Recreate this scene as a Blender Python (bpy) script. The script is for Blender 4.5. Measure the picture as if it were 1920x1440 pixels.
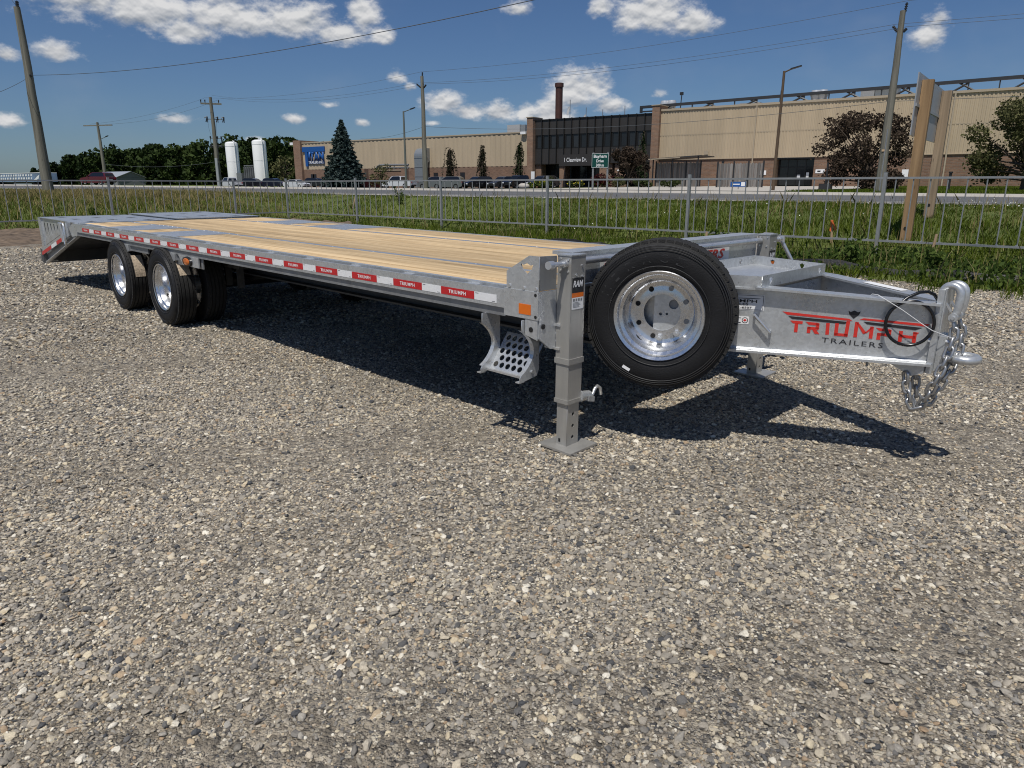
import bpy, bmesh, math, random
import numpy as np
from math import sin, cos, pi, radians, atan2, sqrt
from mathutils import Vector, Matrix, Euler

for o in list(bpy.data.objects):
    bpy.data.objects.remove(o)
scene = bpy.context.scene
C = scene.collection
rng = np.random.default_rng(7)
random.seed(7)

# ------------------------------------------------------------------ camera, sky, sun, exposure
EYE = Vector((0.0, 0.0, 1.40))
VIEW_YAW, VIEW_PITCH = radians(55.06), radians(15.695)
cam_d = bpy.data.cameras.new('camera')
cam_d.sensor_width = 36.0
cam_d.lens = 36.0 * 1331.0 / 1920.0
cam_d.clip_start = 0.05
cam_d.clip_end = 3000.0
cam = bpy.data.objects.new('camera', cam_d)
C.objects.link(cam)
cam.location = EYE
fwd = Vector((-cos(VIEW_YAW) * cos(VIEW_PITCH), sin(VIEW_YAW) * cos(VIEW_PITCH), -sin(VIEW_PITCH)))
cam.rotation_euler = fwd.to_track_quat('-Z', 'Y').to_euler()
scene.camera = cam

SUN_ELEV, SUN_AZ = radians(63.6), radians(-75.3)
SUN_DIR = Vector((cos(SUN_AZ) * cos(SUN_ELEV), sin(SUN_AZ) * cos(SUN_ELEV), sin(SUN_ELEV)))
sun_d = bpy.data.lights.new('sun', 'SUN')
sun_d.energy = 5.0
sun_d.angle = radians(0.55)
sun_d.color = (1.0, 0.96, 0.89)
sun = bpy.data.objects.new('sun', sun_d)
C.objects.link(sun)
sun.location = (0, -20, 40)
sun.rotation_euler = SUN_DIR.to_track_quat('Z', 'Y').to_euler()

SKY_STRENGTH = 0.061
EXPOSURE = -0.34
scene.view_settings.view_transform = 'Standard'
scene.view_settings.look = 'None'
scene.view_settings.gamma = 1.0
scene.view_settings.use_curve_mapping = False
scene.view_settings.exposure = EXPOSURE
scene.cycles.filter_width = 1.05

world = bpy.data.worlds.new('World')
scene.world = world
world.use_nodes = True


def build_sky():
    nt = world.node_tree
    nt.nodes.clear()
    N, L = nt.nodes.new, nt.links.new

    def math_(op, a, b=None, c=None):
        n = N('ShaderNodeMath'); n.operation = op
        for i, v in enumerate((a, b, c)):
            if v is None:
                continue
            if isinstance(v, (int, float)):
                n.inputs[i].default_value = v
            else:
                L(v, n.inputs[i])
        return n.outputs[0]
    out = N('ShaderNodeOutputWorld')
    bg = N('ShaderNodeBackground')
    bg.inputs['Strength'].default_value = SKY_STRENGTH
    L(bg.outputs[0], out.inputs[0])
    sky = N('ShaderNodeTexSky')
    sky.sky_type = 'NISHITA'
    sky.sun_disc = False
    sky.sun_elevation = SUN_ELEV
    sky.sun_rotation = radians(90.0) - SUN_AZ
    sky.altitude = 220
    sky.air_density = 1.0
    sky.dust_density = 0.6
    sky.ozone_density = 2.2
    tc = N('ShaderNodeTexCoord')
    sep = N('ShaderNodeSeparateXYZ')
    L(tc.outputs['Generated'], sep.inputs[0])
    X, Y, Z = sep.outputs
    az = math_('MULTIPLY', math_('ARCTAN2', Y, X), 180 / pi)
    el = math_('MULTIPLY', math_('ARCSINE', Z), 180 / pi)
    comb = N('ShaderNodeCombineXYZ')
    L(az, comb.inputs[0]); L(math_('MULTIPLY', el, 1.6), comb.inputs[1])

    def noise(scale, detail, rough, off, up=0.0):
        n = N('ShaderNodeTexNoise')
        n.noise_dimensions = '3D'
        n.inputs['Scale'].default_value = scale
        n.inputs['Detail'].default_value = detail
        n.inputs['Roughness'].default_value = rough
        m = N('ShaderNodeMapping')
        m.inputs['Location'].default_value = (off, off * 2.3 + up, off * 0.7)
        L(comb.outputs[0], m.inputs[0]); L(m.outputs[0], n.inputs['Vector'])
        return n.outputs['Fac']
    nA = noise(0.42, 7.0, 0.60, 3.1)
    nB = noise(1.5, 6.0, 0.62, 11.7)
    nC = noise(0.16, 4.0, 0.5, 23.0)
    nA2 = noise(0.42, 2.2, 0.5, 3.1, 0.55)
    nA1 = noise(0.42, 2.2, 0.5, 3.1)
    nB2 = noise(1.5, 2.0, 0.5, 11.7, 0.22)
    nB1 = noise(1.5, 2.0, 0.5, 11.7)
    # clouds that stand in the sky: azimuth, elevation, half width, half height, density
    clouds = [
        (153.6, 11.8, 3.4, 1.9, 1.0), (150.0, 10.9, 3.4, 1.5, 1.0), (147.6, 9.9, 2.2, 0.9, .9), (144.9, 10.9, 2.9, 1.35, 1.0),
        (140.6, 10.9, 2.7, 1.35, 1.0), (137.6, 10.3, 2.2, 0.9, .95), (135.6, 11.7, 1.15, 1.6, 1.0), (134.5, 10.3, .9, .7, .9),
        (155.4, 8.05, 1.25, 0.75, .95), (158.1, 7.7, .8, .55, .8), (158.9, 3.9, 1.0, .55, .8),
        (114.8, 11.7, 2.9, 1.5, 1.0), (112.2, 10.9, 1.7, 1.1, 1.0), (118.4, 12.2, 1.2, .9, .8),
        (96.65, 9.2, 1.05, 1.15, 1.0), (96.4, 10.0, .6, .6, .8),
        (130.2, 5.75, 1.5, 0.95, 1.0), (128.2, 5.2, 1.7, .65, .95), (125.7, 5.15, 1.4, .8, 1.0), (124.0, 5.2, 1.1, .8, .9),
        (121.7, 5.0, 2.0, 1.3, 1.0), (120.5, 6.5, 1.8, 1.7, 1.0), (119.1, 6.9, 1.5, 1.2, 1.0), (117.6, 5.6, 1.5, .75, .9),
        (124.6, 12.1, 1.2, .8, .62), (133.4, 7.5, .9, .7, .62), (132.6, 6.9, .7, .5, .55), (114.0, 6.4, 1.1, .6, .6),
        (149.0, 4.35, 1.7, .5, .62), (141.1, 4.55, .75, .42, .85), (144.0, 3.1, 1.2, .4, .5), (138.6, 5.6, .9, .35, .5),
        (131.0, 4.4, 1.0, .3, .45), (136.2, 4.4, .7, .4, .5), (112.5, 5.0, 1.2, .4, .4),
        # out of the frame the same fair-weather clouds go on
        (60, 18, 8, 3, 1), (20, 25, 10, 4, 1), (-30, 20, 9, 3, 1), (185, 16, 8, 3, 1), (215, 26, 10, 4, 1), (75, 33, 9, 4, 1),
        (168, 24, 7, 3, 1), (-70, 16, 9, 3, .9), (120, 32, 9, 3, .9),
    ]
    best = num = den = None
    for a0, e0, sa, se, dens in clouds:
        if a0 > 180:
            a0 -= 360
        da = math_('MULTIPLY', math_('SUBTRACT', az, a0), 1 / sa)
        de = math_('MULTIPLY', math_('SUBTRACT', el, e0), 1 / se)
        # flat bases: below the middle the fall-off is steeper
        de2 = math_('MAXIMUM', math_('MULTIPLY', de, -1.35), de)
        q = math_('ADD', math_('MULTIPLY', da, da), math_('MULTIPLY', de2, de2))
        v = math_('MULTIPLY', math_('SUBTRACT', 1.0, math_('SQRT', q)), 1.0)
        v = math_('ADD', v, dens - 1.0)
        w = math_('POWER', 2.718, math_('MULTIPLY', q, -1.6))
        wd_ = math_('MULTIPLY', w, de)
        num = wd_ if num is None else math_('ADD', num, wd_)
        den = w if den is None else math_('ADD', den, w)
        best = v if best is None else math_('SMOOTH_MAX', best, v, 0.25)
    # edges broken by two scales of turbulence
    d = math_('ADD', best, math_('MULTIPLY', math_('SUBTRACT', nA, 0.5), 1.9))
    d = math_('ADD', d, math_('MULTIPLY', math_('SUBTRACT', nB, 0.5), 0.95))
    mr = N('ShaderNodeMapRange'); mr.interpolation_type = 'SMOOTHSTEP'
    L(d, mr.inputs[0]); mr.inputs[1].default_value = -0.34; mr.inputs[2].default_value = 0.62
    mask = mr.outputs[0]
    # thin high veil
    veil = N('ShaderNodeMapRange'); veil.interpolation_type = 'SMOOTHSTEP'
    L(nC, veil.inputs[0]); veil.inputs[1].default_value = 0.5; veil.inputs[2].default_value = 0.85
    veil.inputs[3].default_value = 0.0; veil.inputs[4].default_value = 0.10
    # body tone: lit tops, greyer where thick and low
    tone = N('ShaderNodeMapRange')
    lit = math_('MULTIPLY', math_('SUBTRACT', nA1, nA2), 2.2)
    lit = math_('ADD', lit, math_('MULTIPLY', math_('SUBTRACT', nB1, nB2), 0.7))
    lit = math_('ADD', lit, math_('MULTIPLY', math_('DIVIDE', num, math_('ADD', den, 0.02)), 0.30))
    L(lit, tone.inputs[0])
    tone.inputs[1].default_value = -0.45; tone.inputs[2].default_value = 0.25
    ramp = N('ShaderNodeValToRGB')
    ramp.color_ramp.elements[0].color = (5.6, 6.3, 7.4, 1)
    ramp.color_ramp.elements[1].color = (14.5, 14.5, 14.6, 1)
    L(tone.outputs[0], ramp.inputs[0])
    mix0 = N('ShaderNodeMix'); mix0.data_type = 'RGBA'
    L(veil.outputs[0], mix0.inputs['Factor'])
    tint = N('ShaderNodeMix'); tint.data_type = 'RGBA'; tint.blend_type = 'MULTIPLY'
    tint.inputs['Factor'].default_value = 1.0
    L(sky.outputs[0], tint.inputs[6]); tint.inputs[7].default_value = (0.73, 0.94, 1.26, 1)
    L(tint.outputs[2], mix0.inputs[6]); mix0.inputs[7].default_value = (9, 9.3, 9.8, 1)
    mix = N('ShaderNodeMix'); mix.data_type = 'RGBA'
    L(mask, mix.inputs['Factor'])
    L(mix0.outputs[2], mix.inputs[6]); L(ramp.outputs[0], mix.inputs[7])
    L(mix.outputs[2], bg.inputs['Color'])


build_sky()

# ------------------------------------------------------------------ helpers: materials
MATS = {}


def new_mat(name):
    m = bpy.data.materials.new(name)
    m.use_nodes = True
    nt = m.node_tree
    b = nt.nodes['Principled BSDF']
    MATS[name] = m
    return m, nt, b


def plain(name, col, rough=0.6, metal=0.0, spec=0.5, var=0.0, vscale=8.0, bump=0.0, bscale=60.0, emit=None, rand=0.0, coat=0.0, stretch=(1, 1, 1)):
    """one colour with mottling by object-space noise, per-object brightness shift and fine relief"""
    m, nt, b = new_mat(name)
    N, L = nt.nodes.new, nt.links.new
    b.inputs['Base Color'].default_value = (*col, 1)
    b.inputs['Roughness'].default_value = rough
    b.inputs['Metallic'].default_value = metal
    b.inputs['Specular IOR Level'].default_value = spec
    b.inputs['Coat Weight'].default_value = coat
    if emit:
        b.inputs['Emission Color'].default_value = (*emit[0], 1)
        b.inputs['Emission Strength'].default_value = emit[1]
    tc = N('ShaderNodeTexCoord')
    mp = N('ShaderNodeMapping'); mp.inputs['Scale'].default_value = stretch
    L(tc.outputs['Object'], mp.inputs[0])
    fac = None
    if var > 0:
        n = N('ShaderNodeTexNoise'); n.inputs['Scale'].default_value = vscale; n.inputs['Detail'].default_value = 5
        L(mp.outputs[0], n.inputs['Vector'])
        mr = N('ShaderNodeMapRange'); L(n.outputs['Fac'], mr.inputs[0])
        mr.inputs[1].default_value = 0.25; mr.inputs[2].default_value = 0.75
        mr.inputs[3].default_value = 1 - var; mr.inputs[4].default_value = 1 + var
        fac = mr.outputs[0]
    if rand > 0:
        oi = N('ShaderNodeObjectInfo')
        mr2 = N('ShaderNodeMapRange'); L(oi.outputs['Random'], mr2.inputs[0])
        mr2.inputs[3].default_value = 1 - rand; mr2.inputs[4].default_value = 1 + rand
        if fac is None:
            fac = mr2.outputs[0]
        else:
            mm = N('ShaderNodeMath'); mm.operation = 'MULTIPLY'
            L(fac, mm.inputs[0]); L(mr2.outputs[0], mm.inputs[1]); fac = mm.outputs[0]
    if fac is not None:
        hv = N('ShaderNodeHueSaturation'); hv.inputs['Color'].default_value = (*col, 1)
        L(fac, hv.inputs['Value']); L(hv.outputs[0], b.inputs['Base Color'])
    if bump > 0:
        n2 = N('ShaderNodeTexNoise'); n2.inputs['Scale'].default_value = bscale; n2.inputs['Detail'].default_value = 4
        L(mp.outputs[0], n2.inputs['Vector'])
        bp = N('ShaderNodeBump'); bp.inputs['Strength'].default_value = bump; bp.inputs['Distance'].default_value = 0.01
        L(n2.outputs['Fac'], bp.inputs['Height']); L(bp.outputs[0], b.inputs['Normal'])
    return m


def galvanised(name, col, rough=0.42, metal=0.75, spangle=75.0, amp=0.16, streak=0.13):
    m, nt, b = new_mat(name)
    N, L = nt.nodes.new, nt.links.new
    tc = N('ShaderNodeTexCoord')
    v = N('ShaderNodeTexVoronoi'); v.inputs['Scale'].default_value = spangle
    L(tc.outputs['Object'], v.inputs['Vector'])
    sp = N('ShaderNodeSeparateColor'); L(v.outputs['Color'], sp.inputs[0])
    n = N('ShaderNodeTexNoise'); n.inputs['Scale'].default_value = 5.0; n.inputs['Detail'].default_value = 6
    L(tc.outputs['Object'], n.inputs['Vector'])
    # runs left by the zinc bath
    mp = N('ShaderNodeMapping'); mp.inputs['Scale'].default_value = (14, 14, 1.6)
    L(tc.outputs['Object'], mp.inputs[0])
    n3 = N('ShaderNodeTexNoise'); n3.inputs['Scale'].default_value = 2.0; n3.inputs['Detail'].default_value = 3
    L(mp.outputs[0], n3.inputs['Vector'])

    def mad(x, s, o):
        mm = N('ShaderNodeMath'); mm.operation = 'MULTIPLY_ADD'
        L(x, mm.inputs[0]); mm.inputs[1].default_value = s; mm.inputs[2].default_value = o
        return mm.outputs[0]

    def add(a, c):
        mm = N('ShaderNodeMath'); mm.operation = 'ADD'; L(a, mm.inputs[0]); L(c, mm.inputs[1]); return mm.outputs[0]
    val = add(add(mad(sp.outputs[0], amp, -amp / 2), mad(n.outputs['Fac'], 0.26, -0.13)), mad(n3.outputs['Fac'], streak * 2, 1 - streak))
    hv = N('ShaderNodeHueSaturation'); hv.inputs['Color'].default_value = (*col, 1)
    L(val, hv.inputs['Value']); L(hv.outputs[0], b.inputs['Base Color'])
    b.inputs['Metallic'].default_value = metal
    r = add(mad(sp.outputs[1], 0.10, rough - 0.05), mad(n.outputs['Fac'], 0.3, -0.15))
    L(r, b.inputs['Roughness'])
    bp = N('ShaderNodeBump'); bp.inputs['Strength'].default_value = 0.14; bp.inputs['Distance'].default_value = 0.004
    L(n.outputs['Fac'], bp.inputs['Height']); L(bp.outputs[0], b.inputs['Normal'])
    return m


def wood(name, col_a, col_b, axis=0, rand=0.12, rough=0.72, grain=1.0):
    """long grain along one object axis, knots, per-board shift"""
    m, nt, b = new_mat(name)
    N, L = nt.nodes.new, nt.links.new
    tc = N('ShaderNodeTexCoord'); oi = N('ShaderNodeObjectInfo')
    off = N('ShaderNodeVectorMath'); off.operation = 'SCALE'
    cx = N('ShaderNodeCombineXYZ')
    for i in range(3):
        L(oi.outputs['Random'], cx.inputs[i])
    L(cx.outputs[0], off.inputs[0]); off.inputs['Scale'].default_value = 37.0
    ad = N('ShaderNodeVectorMath'); ad.operation = 'ADD'
    L(tc.outputs['Object'], ad.inputs[0]); L(off.outputs[0], ad.inputs[1])
    mp = N('ShaderNodeMapping')
    s = [34.0 * grain] * 3; s[axis] = 1.1 * grain
    mp.inputs['Scale'].default_value = s
    L(ad.outputs[0], mp.inputs[0])
    n = N('ShaderNodeTexNoise'); n.inputs['Scale'].default_value = 1.0; n.inputs['Detail'].default_value = 6; n.inputs['Distortion'].default_value = 0.6
    L(mp.outputs[0], n.inputs['Vector'])
    mp2 = N('ShaderNodeMapping'); s2 = [7.0] * 3; s2[axis] = 1.6; mp2.inputs['Scale'].default_value = s2
    L(ad.outputs[0], mp2.inputs[0])
    kn = N('ShaderNodeTexVoronoi'); kn.inputs['Scale'].default_value = 1.0
    L(mp2.outputs[0], kn.inputs['Vector'])
    kr = N('ShaderNodeMapRange'); L(kn.outputs['Distance'], kr.inputs[0])
    kr.inputs[1].default_value = 0.03; kr.inputs[2].default_value = 0.11; kr.inputs[3].default_value = 0.55; kr.inputs[4].default_value = 1.0
    rp = N('ShaderNodeValToRGB')
    rp.color_ramp.elements[0].position = 0.28; rp.color_ramp.elements[0].color = (*col_b, 1)
    rp.color_ramp.elements[1].position = 0.62; rp.color_ramp.elements[1].color = (*col_a, 1)
    L(n.outputs['Fac'], rp.inputs[0])
    mr = N('ShaderNodeMapRange'); L(oi.outputs['Random'], mr.inputs[0]); mr.inputs[3].default_value = 1 - rand; mr.inputs[4].default_value = 1 + rand
    mu = N('ShaderNodeMath'); mu.operation = 'MULTIPLY'; L(mr.outputs[0], mu.inputs[0]); L(kr.outputs[0], mu.inputs[1])
    hv = N('ShaderNodeHueSaturation'); L(rp.outputs[0], hv.inputs['Color']); L(mu.outputs[0], hv.inputs['Value'])
    mp3 = N('ShaderNodeMapping'); s3 = [9.0] * 3; s3[axis] = 0.55; mp3.inputs['Scale'].default_value = s3
    L(ad.outputs[0], mp3.inputs[0])
    n3 = N('ShaderNodeTexNoise'); n3.inputs['Scale'].default_value = 1.0; n3.inputs['Detail'].default_value = 3
    L(mp3.outputs[0], n3.inputs['Vector'])
    mr3 = N('ShaderNodeMapRange'); L(n3.outputs['Fac'], mr3.inputs[0]); mr3.inputs[1].default_value = .3; mr3.inputs[2].default_value = .7
    mr3.inputs[3].default_value = .80; mr3.inputs[4].default_value = 1.12
    mu3 = N('ShaderNodeMath'); mu3.operation = 'MULTIPLY'; L(mu.outputs[0], mu3.inputs[0]); L(mr3.outputs[0], mu3.inputs[1]); L(mu3.outputs[0], hv.inputs['Value'])
    b.inputs['Specular IOR Level'].default_value = 0.25
    L(hv.outputs[0], b.inputs['Base Color'])
    b.inputs['Roughness'].default_value = rough
    bp = N('ShaderNodeBump'); bp.inputs['Strength'].default_value = 0.25; bp.inputs['Distance'].default_value = 0.003
    L(n.outputs['Fac'], bp.inputs['Height']); L(bp.outputs[0], b.inputs['Normal'])
    return m


def leafy(name, col_a, col_b, trans=0.25, rough=0.6):
    """foliage: colour of each leaf from its own 'tint' value"""
    m, nt, b = new_mat(name)
    N, L = nt.nodes.new, nt.links.new
    at = N('ShaderNodeAttribute'); at.attribute_name = 'tint'
    rp = N('ShaderNodeValToRGB')
    rp.color_ramp.elements[0].color = (*col_a, 1); rp.color_ramp.elements[1].color = (*col_b, 1)
    L(at.outputs['Fac'], rp.inputs[0])
    L(rp.outputs[0], b.inputs['Base Color'])
    b.inputs['Roughness'].default_value = rough
    b.inputs['Specular IOR Level'].default_value = 0.05
    if trans > 0:
        tr = N('ShaderNodeBsdfTranslucent'); L(rp.outputs[0], tr.inputs['Color'])
        mx = N('ShaderNodeMixShader'); mx.inputs[0].default_value = trans
        out = [n for n in nt.nodes if n.type == 'OUTPUT_MATERIAL'][0]
        L(b.outputs[0], mx.inputs[1]); L(tr.outputs[0], mx.inputs[2]); L(mx.outputs[0], out.inputs[0])
    return m


def brick_mat(name, c1, c2, mortar, scale=1.0, rot=None):
    m, nt, b = new_mat(name)
    N, L = nt.nodes.new, nt.links.new
    tc = N('ShaderNodeTexCoord')
    sx = N('ShaderNodeSeparateXYZ'); L(tc.outputs['Object'], sx.inputs[0])
    ad = N('ShaderNodeMath'); ad.operation = 'ADD'; L(sx.outputs[0], ad.inputs[0]); L(sx.outputs[1], ad.inputs[1])
    cb = N('ShaderNodeCombineXYZ'); L(ad.outputs[0], cb.inputs[0]); L(sx.outputs[2], cb.inputs[1])
    br = N('ShaderNodeTexBrick'); L(cb.outputs[0], br.inputs['Vector'])
    br.inputs['Color1'].default_value = (*c1, 1); br.inputs['Color2'].default_value = (*c2, 1); br.inputs['Mortar'].default_value = (*mortar, 1)
    br.inputs['Scale'].default_value = scale
    br.inputs['Brick Width'].default_value = 0.42; br.inputs['Row Height'].default_value = 0.15; br.inputs['Mortar Size'].default_value = 0.014
    n = N('ShaderNodeTexNoise'); n.inputs['Scale'].default_value = 0.8; n.inputs['Detail'].default_value = 5
    L(tc.outputs['Object'], n.inputs['Vector'])
    mr = N('ShaderNodeMapRange'); L(n.outputs['Fac'], mr.inputs[0]); mr.inputs[3].default_value = 0.75; mr.inputs[4].default_value = 1.25
    hv = N('ShaderNodeHueSaturation'); L(br.outputs['Color'], hv.inputs['Color']); L(mr.outputs[0], hv.inputs['Value'])
    L(hv.outputs[0], b.inputs['Base Color'])
    b.inputs['Roughness'].default_value = 0.85
    bp = N('ShaderNodeBump'); bp.inputs['Strength'].default_value = 0.5; bp.inputs['Distance'].default_value = 0.01; bp.invert = True
    L(br.outputs['Fac'], bp.inputs['Height']); L(bp.outputs[0], b.inputs['Normal'])
    return m


# ------------------------------------------------------------------ helpers: geometry
class MB:
    """collects shapes in one bmesh"""

    def __init__(self):
        self.bm = bmesh.new()

    def box(self, lo, hi, mat=None):
        x0, y0, z0 = lo; x1, y1, z1 = hi
        co = [(x0, y0, z0), (x1, y0, z0), (x1, y1, z0), (x0, y1, z0), (x0, y0, z1), (x1, y0, z1), (x1, y1, z1), (x0, y1, z1)]
        if mat is not None:
            co = [mat @ Vector(c) for c in co]
        v = [self.bm.verts.new(c) for c in co]
        for f in ((0, 3, 2, 1), (4, 5, 6, 7), (0, 1, 5, 4), (1, 2, 6, 5), (2, 3, 7, 6), (3, 0, 4, 7)):
            self.bm.faces.new([v[i] for i in f])
        return self

    def prism(self, pts, vec):
        """polygon (3d points) pushed along vec"""
        n = len(pts)
        a = [self.bm.verts.new(p) for p in pts]
        b = [self.bm.verts.new(Vector(p) + Vector(vec)) for p in pts]
        self.bm.faces.new(a[::-1]); self.bm.faces.new(b)
        for i in range(n):
            self.bm.faces.new((a[i], a[(i + 1) % n], b[(i + 1) % n], b[i]))
        return self

    def poly(self, pts):
        self.bm.faces.new([self.bm.verts.new(p) for p in pts])
        return self

    def tube(self, path, r, seg=8, closed=False, caps=True):
        """round bar along a list of points, radius one number or one per point"""
        P = [Vector(p) for p in path]
        n = len(P)
        R = [r] * n if isinstance(r, (int, float)) else list(r)
        rings = []
        prev = None
        for i in range(n):
            if closed:
                t = (P[(i + 1) % n] - P[i - 1])
            else:
                t = P[min(i + 1, n - 1)] - P[max(i - 1, 0)]
            t.normalize()
            if prev is None:
                up = Vector((0, 0, 1)) if abs(t.z) < 0.9 else Vector((1, 0, 0))
                a = t.cross(up).normalized()
            else:
                a = (prev - t * prev.dot(t)).normalized()
            prev = a
            bb = t.cross(a).normalized()
            rings.append([self.bm.verts.new(P[i] + (a * cos(2 * pi * k / seg) + bb * sin(2 * pi * k / seg)) * R[i]) for k in range(seg)])
        m = n if closed else n - 1
        for i in range(m):
            A, B = rings[i], rings[(i + 1) % n]
            for k in range(seg):
                self.bm.faces.new((A[k], A[(k + 1) % seg], B[(k + 1) % seg], B[k]))
        if caps and not closed:
            self.bm.faces.new(rings[0][::-1]); self.bm.faces.new(rings[-1])
        return self

    def cyl(self, p0, p1, r, seg=12, r2=None):
        return self.tube([p0, p1], [r, r if r2 is None else r2], seg)

    def lathe(self, prof, seg=48, axis='y', closed=False):
        """profile of (axial, radius) turned round an axis through the origin"""
        rings = []
        for a, r in prof:
            ring = []
            for k in range(seg):
                t = 2 * pi * k / seg
                c, s = r * cos(t), r * sin(t)
                p = {'x': (a, c, s), 'y': (c, a, s), 'z': (c, s, a)}[axis]
                ring.append(self.bm.verts.new(p))
            rings.append(ring)
        m = len(rings) if closed else len(rings) - 1
        for i in range(m):
            A, B = rings[i], rings[(i + 1) % len(rings)]
            for k in range(seg):
                self.bm.faces.new((A[k], A[(k + 1) % seg], B[(k + 1) % seg], B[k]))
        return self

    def add_mesh(self, me, mat=None):
        t = bmesh.new(); t.from_mesh(me)
        if mat is not None:
            bmesh.ops.transform(t, matrix=mat, verts=t.verts)
        tmp = bpy.data.meshes.new('tmp'); t.to_mesh(tmp); t.free()
        self.bm.from_mesh(tmp); bpy.data.meshes.remove(tmp)
        return self

    def xform(self, mat):
        bmesh.ops.transform(self.bm, matrix=mat, verts=self.bm.verts)
        return self

    def bevel(self, w, seg=1, angle=30):
        es = [e for e in self.bm.edges if len(e.link_faces) == 2 and e.calc_face_angle(0) > radians(angle)]
        if es:
            bmesh.ops.bevel(self.bm, geom=es, offset=w, segments=seg, affect='EDGES', profile=0.5, clamp_overlap=True)
        return self

    def mesh(self, name, smooth=None):
        bmesh.ops.recalc_face_normals(self.bm, faces=self.bm.faces)
        me = bpy.data.meshes.new(name)
        self.bm.to_mesh(me)
        self.bm.free()
        if smooth is not None:
            smooth_mesh(me, smooth)
        return me


def smooth_mesh(me, angle=35):
    n = len(me.polygons)
    me.polygons.foreach_set('use_smooth', np.ones(n, dtype=bool))
    me.set_sharp_from_angle(angle=radians(angle))


def obj(name, me, mat, parent=None, loc=None, rot=None, label=None):
    if isinstance(me, MB):
        me = me.mesh(name)
    if mat is not None:
        me.materials.clear(); me.materials.append(mat)
    o = bpy.data.objects.new(name, me)
    C.objects.link(o)
    if parent is not None:
        o.parent = parent
    if loc is not None:
        o.location = loc
    if rot is not None:
        o.rotation_euler = rot
    if label:
        o['label'] = label
    return o


def dup(o, parent=None, loc=None, rot=None):
    c = o.copy(); C.objects.link(c)
    if parent is not None:
        c.parent = parent
    if loc is not None:
        c.location = loc
    if rot is not None:
        c.rotation_euler = rot
    return c


def dup_tree(o, parent, loc=None, rot=None, scale=None):
    c = o.copy(); C.objects.link(c)
    if parent is not None:
        c.parent = parent
    if loc is not None:
        c.location = loc
    if rot is not None:
        c.rotation_euler = rot
    if scale is not None:
        c.scale = scale
    for ch in list(o.children):
        dup_tree(ch, c)
    return c


def tag(o, label, cat, group=None, kind=None):
    o['label'] = label; o['category'] = cat
    if group:
        o['group'] = group
    if kind:
        o['kind'] = kind
    return o


def thing(name, label, cat, loc=(0, 0, 0), rotz=0.0, group=None):
    o = bpy.data.objects.new(name, None)
    o.empty_display_size = 0.3
    C.objects.link(o)
    o.location = loc; o.rotation_euler = (0, 0, rotz)
    return tag(o, label, cat, group)


def struct(name, me, mat, kind='structure', label=None):
    o = obj(name, me, mat)
    o['kind'] = kind
    if label:
        o['label'] = label
    return o


def plate(outlines, t, name='plate'):
    """flat plate in its own xy plane with holes: outlines[0] outer, the others cut-outs; thickness t along +z"""
    cu = bpy.data.curves.new(name, 'CURVE')
    cu.dimensions = '2D'; cu.fill_mode = 'BOTH'; cu.extrude = t / 2
    for pts in outlines:
        s = cu.splines.new('POLY'); s.points.add(len(pts) - 1)
        for i, p in enumerate(pts):
            s.points[i].co = (p[0], p[1], 0, 1)
        s.use_cyclic_u = True
    o = bpy.data.objects.new(name, cu)
    me = bpy.data.meshes.new_from_object(o)
    bpy.data.objects.remove(o); bpy.data.curves.remove(cu)
    me.transform(Matrix.Translation((0, 0, t / 2)))
    return me


_text = {}


def text_mesh(s, height, width=None, shear=0.0, bold=0.0, spacing=1.0, depth=0.0):
    """lettering in the xy plane, lower left corner at the origin, scaled to the cap height (and width)"""
    key = (s, height, width, shear, bold, spacing, depth)
    if key in _text:
        return _text[key].copy()
    cu = bpy.data.curves.new('text', 'FONT')
    cu.body = s; cu.shear = shear; cu.offset = bold; cu.space_character = spacing; cu.extrude = 0.0
    cu.resolution_u = 2
    cu.fill_mode = 'FRONT'
    o = bpy.data.objects.new('text', cu)
    me = bpy.data.meshes.new_from_object(o)
    bpy.data.objects.remove(o); bpy.data.curves.remove(cu)
    n = len(me.vertices)
    co = np.empty(n * 3); me.vertices.foreach_get('co', co); co = co.reshape(-1, 3)
    lo, hi = co.min(0), co.max(0)
    k = height / (hi[1] - lo[1])
    kx = k if width is None else width / (hi[0] - lo[0])
    me.transform(Matrix.Diagonal((kx, k, 1, 1)) @ Matrix.Translation((-lo[0], -lo[1], 0)))
    _text[key] = me
    return me.copy()


def frame_matrix(origin, ex, ey):
    ex = Vector(ex).normalized(); ey = Vector(ey).normalized(); ez = ex.cross(ey)
    M = Matrix(((ex.x, ey.x, ez.x, origin[0]), (ex.y, ey.y, ez.y, origin[1]), (ex.z, ey.z, ez.z, origin[2]), (0, 0, 0, 1)))
    return M


def quads_mesh(name, V, k, tint=None):
    """V: (n*k,3) vertices, n faces of k corners each"""
    nv = len(V); nf = nv // k
    me = bpy.data.meshes.new(name)
    me.vertices.add(nv); me.vertices.foreach_set('co', np.ascontiguousarray(V, dtype=np.float32).ravel())
    me.loops.add(nv); me.loops.foreach_set('vertex_index', np.arange(nv, dtype=np.int32))
    me.polygons.add(nf)
    me.polygons.foreach_set('loop_start', np.arange(0, nv, k, dtype=np.int32))
    me.polygons.foreach_set('loop_total', np.full(nf, k, dtype=np.int32))
    if tint is not None:
        at = me.attributes.new('tint', 'FLOAT', 'FACE')
        at.data.foreach_set('value', np.ascontiguousarray(tint, dtype=np.float32))
    me.update(calc_edges=True)
    return me


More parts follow.
